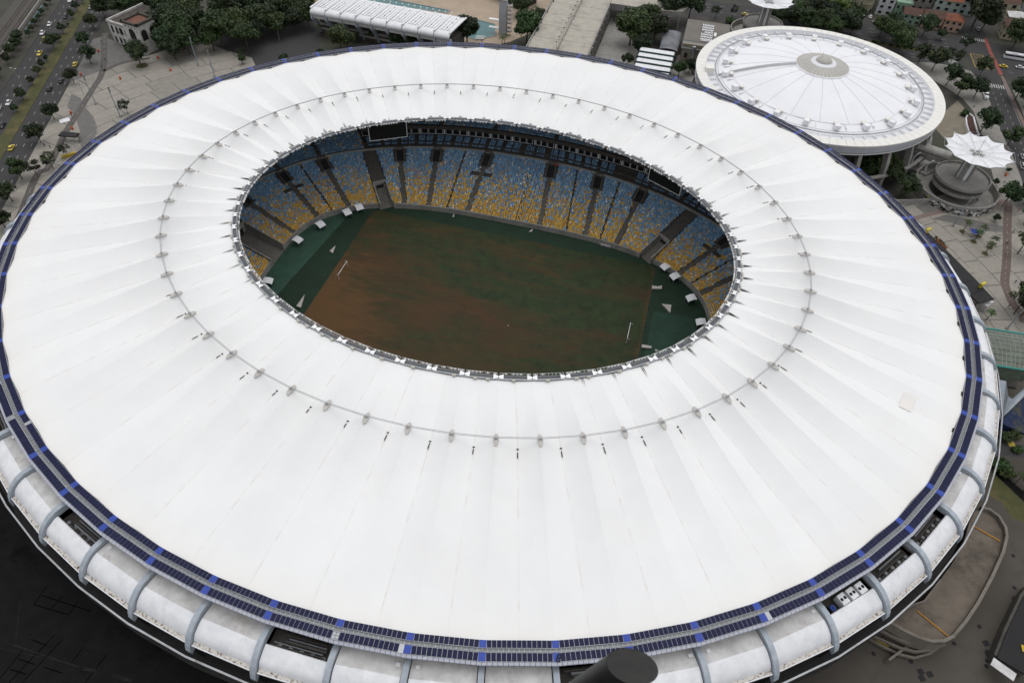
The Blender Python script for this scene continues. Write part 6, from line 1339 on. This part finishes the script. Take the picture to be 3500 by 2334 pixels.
for s, w, c_, lab in ((174.7, 27.3, 'white', 'white car at the very top of the far carriageway'), (172.1, 24.1, 'black', 'dark car at the very top beside the median'), (164.4, 13.4, 'white', 'white car alone on the near carriageway at the top'), (152.9, 24.5, 'black', 'dark car on the far carriageway above two white cars'), (143.8, 30.1, 'white', 'white car on the far carriageway, upper of two'), (133.3, 30.9, 'white', 'white car just above the yellow taxi on the far carriageway'), (125.2, 27.9, 'yellow', 'yellow taxi on the far carriageway, upper of two'), (109.2, 25.7, 'yellow', 'yellow taxi on the far carriageway, lower of two'), (95.8, 5.3, 'yellow', 'yellow taxi in the kerb lane of the near carriageway'), (79.1, 7.7, 'black', 'dark car on the near carriageway, upper of a pair'), (71.8, 11.1, 'black', 'dark car on the near carriageway, lower of a pair'), (60.1, 25.7, 'white', 'white car near the left picture edge beside a round tree'), (55.4, 28.6, 'white', 'white car cut by the left picture edge'), (21.2, 12.9, 'yellow', 'yellow taxi lowest on the near carriageway'), (37.9, 8.9, 'black', 'dark car half hidden under a broad tree'), (40.2, 22.4, 'black', 'dark car on the far carriageway next to the grassy median')):
    car(av(s, w), ya if w < 18 else ya+math.pi, c_, lab, 'taxi' if c_ == 'yellow' else 'car', sign=c_ == 'yellow')
for p, yw, c_, lab, van in (((204.7, 220.7, 0), 1.5, 'white', 'white car parked behind the white truck', False), ((211.3, 161.8, 0), 1.55, 'silver', 'silver car cut by the right edge behind the star canopy, upper', False), ((209.2, 152.8, 0), 1.55, 'silver', 'silver van beside the star canopy at the right edge', True), ((220.6, 256.1, 0), .05, 'yellow', 'yellow taxi on the side street beside the bus', False), ((229.2, 257.8, 0), .05, 'white', 'white car behind the yellow taxi on the side street', False), ((215.3, 302.8, 0), 1.5, 'silver', 'small grey car waiting under the very large tree', False), ((80.1, 275.8, 0), -.1, 'yellow', 'yellow taxi on the avenue above the hall', False), ((153.6, 298.7, 0), 1.4, 'white', 'white car parked before the apartment houses', False), ((156.3, 292.2, 0), .2, 'silver', 'pale car half hidden by trees before the apartment houses', False)):
    car(p, yw, c_, lab, 'taxi' if c_ == 'yellow' else ('van' if van else 'car'), van, c_ == 'yellow', .04)
tk = empty('truck', (204.5, 216.2, 0.04), 1.5); tag(tk, 'white police style truck with open bed parked on the corner pavement', 'truck'); MB().box((0, 0, 1.0), (5.2, 2.0, 1.0)).build('body', PAINT['white'], tk); MB().box((.9, 0, 1.8), (1.9, 1.8, .8)).build('cab', 'glass', tk); MB().box((.9, 0, 2.25), (1.8, 1.7, .1)).build('roof', PAINT['white'], tk)
for x in (-1.7, 1.7):
    for y in (-.9, .9): q = link('wheel', CM[3], tk); q.location = (x, y, .31)
bs = empty('bus', (228.7, 268.7, 0.04), -.05); tag(bs, 'long white city bus on the side street at the right edge', 'bus')
b = MB(); b.box((0, 0, 1.0), (11.5, 2.5, 1.3), 0, 0); b.box((0, 0, 2.85), (11.5, 2.5, .5), 0, 0); b.build('body', PAINT['white'], bs); MB().box((0, 0, 2.1), (11.3, 2.44, 1.2)).build('windows', 'glass', bs); MB().box((-1, 0, 3.2), (3, 1.6, .25)).build('roof_unit', 'shell_flat', bs)
for x in (-3.6, 3.6):
    for y in (-1.1, 1.1): q = link('wheel', CM[3], bs); q.location = (x, y, .45); q.scale = (1.5, 1.2, 1.5)
# ---- light masts and lamp posts
def mast(p, h, lab, heads=3):
    o = empty('light_mast', (p[0], p[1], .1)); MB().tube([(0, 0, 0), (0, 0, h)], [.24, .14], 8).build('pole', mat('mast_blue_grey', (.26, .31, .34), None, 1) if 'mast_blue_grey' not in bpy.data.materials else bpy.data.materials['mast_blue_grey'], o)
    for k in range(heads): MB().box((.25, 0, h-.2-k*.9), (.5, .55, .6)).build('floodlight', 'grey', o)
    MB().box((0, 0, .3), (.9, .9, .6)).build('footing', 'conc', o); tag(o, lab, 'light mast', 'tall light masts')
mast((-211.2, 69.7, 0), 14.5, 'tall light mast beside the cycle path on the left plaza'); mast((-193.7, 63.8, 0), 14.5, 'tall light mast next to the small sparse plaza tree'); mast((-187.5, 117.7, 0), 14.5, 'tall light mast at the upper right of the left plaza'); mast((-173.5, 110.2, 0), 13.5, 'tall light mast nearest the rim at the upper right of the left plaza')
mast((171.8, 96.8, 0), 14.5, 'tall light mast among the palms on the right plaza'); mast((181.6, 40.2, 0), 14.0, 'tall light mast at the glass vault on the right plaza')
def lamp(p, h, lab):
    o = empty('street_lamp', (p[0], p[1], .1)); MB().tube([(0, 0, 0), (0, 0, h)], [.13, .08], 6).build('pole', 'steel', o)
    for a in (0, math.pi): MB().tube([(0, 0, h), (1.2*math.cos(a), 1.2*math.sin(a), h+.3)], .05, 5).build('arm', 'steel', o); MB().box((1.3*math.cos(a), 1.3*math.sin(a), h+.3), (.7, .35, .16)).build('lamp_head', 'lamp', o)
    tag(o, lab, 'street lamp', 'street lamps')
lamp(av(63, 17.5), 15, 'tall double street lamp on the median at the left edge'); lamp((-221.7, 74.9, 0), 6, 'short grey lamp post between cycle path and pavement'); lamp((-162.0, 155.4, 0), 9, 'white lamp post in the yard below the wood'); lamp((145.0, 270.1, 0), 11, 'street lamp behind the arena left of the tree clump'); lamp((174.2, 272.7, 0), 14, 'street lamp rising beside the tree clump at the arena'); lamp((22.1, 245.7, 0), 9, 'lamp post at the upper ramp landing')
# ---- small things on the plazas
MT['orange'] = mat('orange_plastic', (.55, .09, .02), None, 3)
for k, (p, lab) in enumerate((((-235.2, 90.4, 0), 'orange litter bin on the kerb below the round tree'), ((-215.2, 93.4, 0), 'orange litter bin alone in the middle of the left plaza'), ((-210.4, 117.4, 0), 'orange litter bin at the end of the dark path'), ((-243.1, 114.0, 0), 'orange litter bin left of the winding path'), ((-216.1, 59.0, 0), 'orange litter bin beside the white board'), ((-206.9, 48.2, 0), 'orange litter bin on the cream paving near the dark path'), ((-197.1, 108.3, 0), 'orange litter bin near a slab joint at the right of the plaza'), ((200.4, 142.9, 0), 'orange litter bin beside the right street'))):
    o = empty('litter_bin', (p[0], p[1], .1)); MB().lathe([(.42, 0), (.5, 1.2), (.2, 1.45), (0, 1.5)], (0, 0, 0), 10).build('body', 'orange', o); MB().tube([(-.5, 0, 0), (-.5, 0, 1.6)], .05, 5).build('post', 'steel', o); tag(o, lab, 'litter bin', 'orange litter bins')
wb = MB().box((0, 0, .3), (4.2, 2.6, .5)).build('white_board', 'shell'); wb.location = (-214.8, 53.0, 0); wb.rotation_euler = (0.12, 0, .9); tag(wb, 'flat white board lying on the pavement beside the cycle path', 'board')
gr = empty('gate_roof', (-201.1, 40.4, 0), 0.15); MB().box((0, 0, 3.2), (8, 3.2, .5)).build('roof', 'blackroof', gr)
for x in (-3.5, 3.5): MB().box((x, .8, 1.5), (.4, 1.2, 3)).build('pier', 'conc', gr)
tag(gr, 'small black roofed gate on the pavement left of the stadium', 'gate')
pc = MB().box((0, 0, .6), (6, 1.2, 1.2)).build('yellow_barrier', 'ypaint'); pc.location = (-194.3, 30.1, 0); pc.rotation_euler = (0, 0, .95); tag(pc, 'yellow barrier in the gap between gate and stadium rim', 'barrier')
rfen = empty('perimeter_fence', (0, 0, 0)); tag(rfen, 'grey steel fence between the left pavement and the stadium', 'fence')
fp = [Vector(p) for p in ((-199.0, 53.8, 0), (-194.4, 48.5, 0), (-192.9, 36.8, 0), (-199.5, 37.4, 0), (-195.6, 33.2, 0), (-193.5, 20.8, 0))]
for i in range(len(fp)-1):
    L = (fp[i+1]-fp[i]).length; n = max(2, int(L/2.2))
    for k in range(n): p = fp[i].lerp(fp[i+1], k/n); MB().tube([(p.x, p.y, 0), (p.x, p.y, 2.4)], .06, 5).build('post', 'steel', rfen)
    for z in (.5, 1.4, 2.3): MB().tube([(*fp[i].xy, z), (*fp[i+1].xy, z)], .04, 4).build('rail', 'steel', rfen)
gz = empty('gazebo', (178.7, 92.8, 0), .3); MB().add([(-1.6, -1.6, 2.3), (1.6, -1.6, 2.3), (1.6, 1.6, 2.3), (-1.6, 1.6, 2.3), (0, 0, 3.4)], [(0, 1, 4), (1, 2, 4), (2, 3, 4), (3, 0, 4), (3, 2, 1, 0)]).build('tent_roof', 'blue', gz)
for x in (-1.5, 1.5):
    for y in (-1.5, 1.5): MB().tube([(x, y, 0), (x, y, 2.3)], .05, 5).build('leg', 'steel', gz)
tag(gz, 'small blue gazebo tent among the palms', 'tent')
pn = empty('oval_planter', (0, 0, 0)); tag(pn, 'oval white walled planter of red earth beside the arena', 'planter')
ov = [(192.8, 194.6, 0), (194.5, 191.8, 0), (194.2, 185.2, 0), (194.0, 177.8, 0), (194.2, 174.2, 0), (190.9, 172.7, 0), (190.0, 176.5, 0), (190.0, 182.8, 0), (190.7, 189.5, 0)]
MB().prism([p[:2] for p in ov], 0, .7, 1, 0).build('soil', [mat('red_soil', (.07, .03, .022), None, .5), 'shell'], pn)
for i in range(len(ov)):
    a, b = Vector(ov[i]), Vector(ov[(i+1) % len(ov)]); c = (a+b)/2; MB().box((c.x, c.y, .6), ((b-a).length+.2, .5, 1.2), math.atan2((b-a).y, (b-a).x)).build('rim', 'shell', pn)
# ---- people
def person_mesh(top, legs, walk=.25):
    m_ = MB(); w = walk
    for s in (-1, 1):
        m_.tube([(0, s*.09, .88), (s*w*.5, s*.10, .48), (s*w*.6, s*.10, .06), (s*w*.6+.12, s*.10, .03)], [.095, .07, .05, .045], 7, 1)
        m_.tube([(0, s*.19, 1.40), (-s*w*.3, s*.25, 1.12), (-s*w*.3+.10, s*.25, .86)], [.06, .048, .035], 6, 0)
    m_.tube([(0, 0, .84), (0, 0, 1.05), (0, 0, 1.32), (0, 0, 1.46), (0, 0, 1.50)], [.15, .14, .19, .15, .06], 10, 0)
    m_.tube([(0, 0, 1.47), (.01, 0, 1.55), (.02, 0, 1.64), (.01, 0, 1.73), (0, 0, 1.76)], [.05, .075, .10, .085, .03], 9, 2)
    m_.tube([(-.02, 0, 1.66), (-.02, 0, 1.73), (-.01, 0, 1.785)], [.104, .10, .04], 9, 3)
    return m_.mesh('body', [top, legs, mat('skin', (.24, .14, .09), None, 4) if 'skin' not in bpy.data.materials else bpy.data.materials['skin'], 'dark'], True)
MT['shirtw'] = mat('white_shirt', (.6, .6, .6), None, 5); MT['shirtb'] = mat('blue_shirt', (.03, .06, .25), None, 5); MT['jean'] = mat('jeans', (.03, .04, .07), None, 5); MT['shirtd'] = mat('dark_shirt', (.03, .03, .03), None, 5)
PM_ = {k_: person_mesh(k_, 'jean') for k_ in ('shirtw', 'shirtb', 'shirtd', 'orange')}
for p, k_, lab in (((-248.0, 123.2, 0), 'shirtd', 'person in dark clothes walking at the top of the winding path'), ((-234.2, 107.3, 0), 'shirtd', 'person in dark clothes on the path before the fork'), ((-230.2, 100.0, 0), 'shirtd', 'person in dark clothes at the path fork'), ((-214.1, 57.0, 0), 'shirtd', 'person in dark clothes beside the orange bin and white board'), ((-209.0, 33.2, 0), 'shirtd', 'person in dark clothes standing on the near pavement'), ((-205.6, 32.6, 0), 'shirtd', 'person in dark clothes near the thin tree by the rim'), ((174.9, 92.0, 0), 'shirtw', 'person in white beside the blue gazebo'), ((189.4, 67.1, 0), 'shirtb', 'person in blue walking right of the cycle path'), ((191.2, 67.0, 0), 'orange', 'person in orange beside a tree right of the cycle path'), ((195.0, 99.8, 0), 'shirtb', 'person in blue at the right side of the cycle path'), ((190.9, 90.9, 0), 'shirtd', 'person in dark clothes walking on the cycle path'), ((189.5, 84.1, 0), 'shirtw', 'person in white walking on the cycle path'), ((184.2, 52.2, 0), 'shirtd', 'person in dark clothes by the path bend'), ((200.0, 115.6, 0), 'orange', 'person in orange near the street behind the path head'), ((196.5, 202.5, 0), 'shirtd', 'person in dark clothes between oval planter and street'), ((198.2, 135.8, 0), 'shirtd', 'person in dark clothes on the pavement under the star canopy')):
    o = link('person', PM_[k_], None, (p[0], p[1], .15), random.random()*6.28); tag(o, lab, 'person', 'people outside the stadium')

# ---- houses and flats at the top right
MT['tile'] = overlay(mat('red_tiles', (.24, .085, .045), (.17, .06, .035), .6, bump=.3), (.10, .05, .035), .25, .5, .7); MT['tile2'] = overlay(mat('old_tiles', (.11, .055, .04), (.07, .04, .032), .6), (.045, .035, .03), .3)
WALLC = {'cream': mat('cream_wall', (.40, .36, .26), (.33, .30, .22), .4), 'mint': mat('mint_wall', (.36, .43, .40), (.29, .36, .33), .4), 'pink': mat('pink_wall', (.40, .27, .20), (.33, .22, .17), .4), 'whitewall': mat('white_wall', (.52, .53, .53), (.42, .43, .43), .4), 'green': mat('green_wall', (.22, .33, .24), (.18, .27, .2), .4), 'greywall': mat('grey_wall', (.24, .22, .20), None, .4)}
def house(x, y, w, d, h, roof, wall, tilem, lab, floors=2, yaw=0.0, nwin=3):
    o = empty('house', (x, y, 0), yaw); MB().prism([(-w/2, -d/2), (w/2, -d/2), (w/2, d/2), (-w/2, d/2)], 0, h).build('wall', WALLC[wall], o)
    m_ = MB(); e = .5; rh = min(w, d)*.28
    if roof == 'gable':
        A_ = [(-w/2-e, -d/2-e, h), (w/2+e, -d/2-e, h), (w/2+e, d/2+e, h), (-w/2-e, d/2+e, h), (-w/2-e, 0, h+rh), (w/2+e, 0, h+rh)]; m_.add(A_, [(0, 1, 5, 4), (2, 3, 4, 5), (0, 4, 3), (1, 2, 5), (3, 2, 1, 0)])
    elif roof == 'gablex':
        A_ = [(-w/2-e, -d/2-e, h), (w/2+e, -d/2-e, h), (w/2+e, d/2+e, h), (-w/2-e, d/2+e, h), (0, -d/2-e, h+rh), (0, d/2+e, h+rh)]; m_.add(A_, [(0, 4, 5, 3), (1, 2, 5, 4), (0, 1, 4), (2, 3, 5), (3, 2, 1, 0)])
    elif roof == 'hip':
        k_ = min(w, d)/2; A_ = [(-w/2-e, -d/2-e, h), (w/2+e, -d/2-e, h), (w/2+e, d/2+e, h), (-w/2-e, d/2+e, h), (-max(w/2-k_, 0), 0, h+rh), (max(w/2-k_, .01), 0, h+rh)]; m_.add(A_, [(0, 1, 5, 4), (2, 3, 4, 5), (3, 0, 4), (1, 2, 5), (3, 2, 1, 0)])
    else:
        m_.prism([(-w/2-.2, -d/2-.2), (w/2+.2, -d/2-.2), (w/2+.2, d/2+.2), (-w/2-.2, d/2+.2)], h, h+.4)
        for a in ((-w/2, 0, .3, d), (w/2, 0, .3, d), (0, -d/2, w, .3)): m_.box((a[0], a[1], h+.7), (a[2], a[3], .6))
        m_.box((w*.2, d*.15, h+1.2), (2.2, 2.2, 1.6))
    m_.build('roof', tilem, o)
    fh = h/floors
    for f in range(floors):
        for k in range(nwin):
            xx = -w/2+w*(k+.5)/nwin; zz = fh*(f+.55); wi = MB().box((xx, -d/2-.02, zz), (w/nwin*.42, .12, fh*.42)).build('window', 'black', o); MB().box((xx, -d/2-.1, zz-fh*.24), (w/nwin*.5, .25, .12)).build('sill', 'conc', wi)
            if f == 0 and k == nwin-1: MB().box((xx+w/nwin*.38, -d/2-.04, 1.1), (1.0, .12, 2.2)).build('door', 'bark', o)
        for s_ in (-1, 1):
            for k in range(2): yy_ = -d/4+k*d/2; MB().box((s_*(w/2+.02), yy_, fh*(f+.55)), (.12, 1.3, fh*.38)).build('window', 'black', o)
    tag(o, lab, 'house', 'houses at the top right'); return o
fl1 = house(146, 312, 16, 12, 13, 'flat', 'cream', 'shell_flat', 'cream four storey apartment block left of the white and mint house', 4, 0, 4)
for f in range(4):
    for xx in (-4.2, 4.2): b_ = MB().box((xx, -6.8, .9+f*3.25+1.0), (5.2, 1.4, .9)).build('balcony', WALLC['cream'], fl1)
hw_ = house(161, 310, 9, 10, 9.5, 'flat', 'whitewall', 'shell_flat', 'white and mint flat roofed house beside the apartment block', 3, .03, 2)
MB().box((-1.5, 0, 11.2), (4, 6, .2), 0).build('solar_sheet', 'shell', hw_)
house(171, 311, 9, 11, 7.5, 'flat', 'green', WALLC['green'], 'green fronted terrace house with open balcony', 2, 0, 3)
house(183, 322, 12, 10, 9, 'gablex', 'greywall', 'tile2', 'dark gabled house behind the green fronted terrace house', 2, .05)
house(197, 318, 14, 9, 10, 'gable', 'mint', 'tile', 'mint house with bright red tiled roof, left of the pair', 3, -.06, 3)
house(211.0, 327, 9, 9, 10, 'gable', 'mint', 'tile', 'mint house with bright red tiled roof, right of the pair', 3, -.06, 2)
house(176, 301, 10, 9, 5.5, 'gable', 'green', 'tile2', 'low house with old brown tiles and green walls beside the trees', 2, -.05, 3)
house(187.5, 299.5, 11, 9, 6.3, 'gable', 'pink', 'tile2', 'pink row house with dark tiles, left half of the pair', 2, -.05, 3)
house(198.5, 298.5, 10, 9, 6.4, 'hip', 'pink', 'tile', 'pink row house with bright red hipped roof at the street corner', 2, -.05, 3)
house(232, 299, 12, 10, 7.5, 'hip', 'cream', 'tile2', 'cream house with brown hipped roof and tall narrow windows', 2, -.05, 4)
house(236, 314, 10, 8, 7, 'hip', 'cream', 'shell_flat', 'cream house with pale grey hipped roof above the brown roofed one', 2, -.05, 2)
house(231, 334, 16, 13, 8.5, 'gable', 'cream', 'tile2', 'wide house with rusty brown roof at the top right', 2, .1, 3)
house(251, 322, 11, 18, 8.5, 'gablex', 'whitewall', 'tile', 'white house with long red roof at the right edge', 2, .03, 2)
house(252, 345, 12, 12, 9, 'gable', 'whitewall', 'tile', 'red roofed house in the top right corner', 2, 0, 2)
house(160, 328, 12, 9, 9, 'gable', 'greywall', 'tile2', 'dark roofed house at the top edge behind the white and mint house', 2, 0, 2)
house(181, 337, 13, 9, 9, 'gable', 'cream', 'tile', 'red roofed house at the top edge left of the mint houses', 2, 0, 2)
house(214, 344, 11, 9, 8.5, 'gable', 'whitewall', 'tile', 'red roofed white house at the top edge behind the mint pair', 2, .05, 2)
house(197, 342, 12, 9, 9, 'hip', 'pink', 'tile2', 'brown roofed pink house at the top edge behind the mint pair', 2, 0, 2)
house(268, 330, 12, 12, 8, 'gable', 'cream', 'tile', 'cream house with red roof cut by the right edge', 2, 0, 2)
house(250, 300, 9, 10, 7, 'gablex', 'greywall', 'tile2', 'grey walled house beside the cream house with narrow windows', 2, 0, 2)
house(242, 248, 9, 8, 4.5, 'flat', 'whitewall', 'shell', 'low white roofed building at the right edge below the taxi', 1, 0, 2)
for k, (x_, y_, sc, kd) in enumerate(((226, 224, 1.2, 'street'), (228, 206, 1.3, 'street'), (226, 190, 1.3, 'street'), (230, 172, 1.3, 'street'), (229, 152, 1.2, 'street'), (240, 220, .8, 'big'), (245, 285, .8, 'big'), (262, 300, .9, 'big'))):
    tree(kd, (x_, y_, 0), sc, 'tree at the right picture edge beyond the street, %s counted from the junction' % ORD[k] if k < 5 else ['dark tree behind the low white roofed building', 'dark tree between the bus and the cream house', 'dark tree right of the red roofed white house'][k-5], group='trees beyond the right street')
hg = MB()
for k in range(70): x_ = 104+92*random.random(); hg.box((x_, 264.6-(x_-100)*.027+random.uniform(-.8, .8), .9), (1.3, 1.0, random.uniform(.8, 1.5)), random.random()*3)
tag(hg.build('hedge', 'leaf'), 'dark clipped hedge along the avenue median behind the arena', 'hedge')
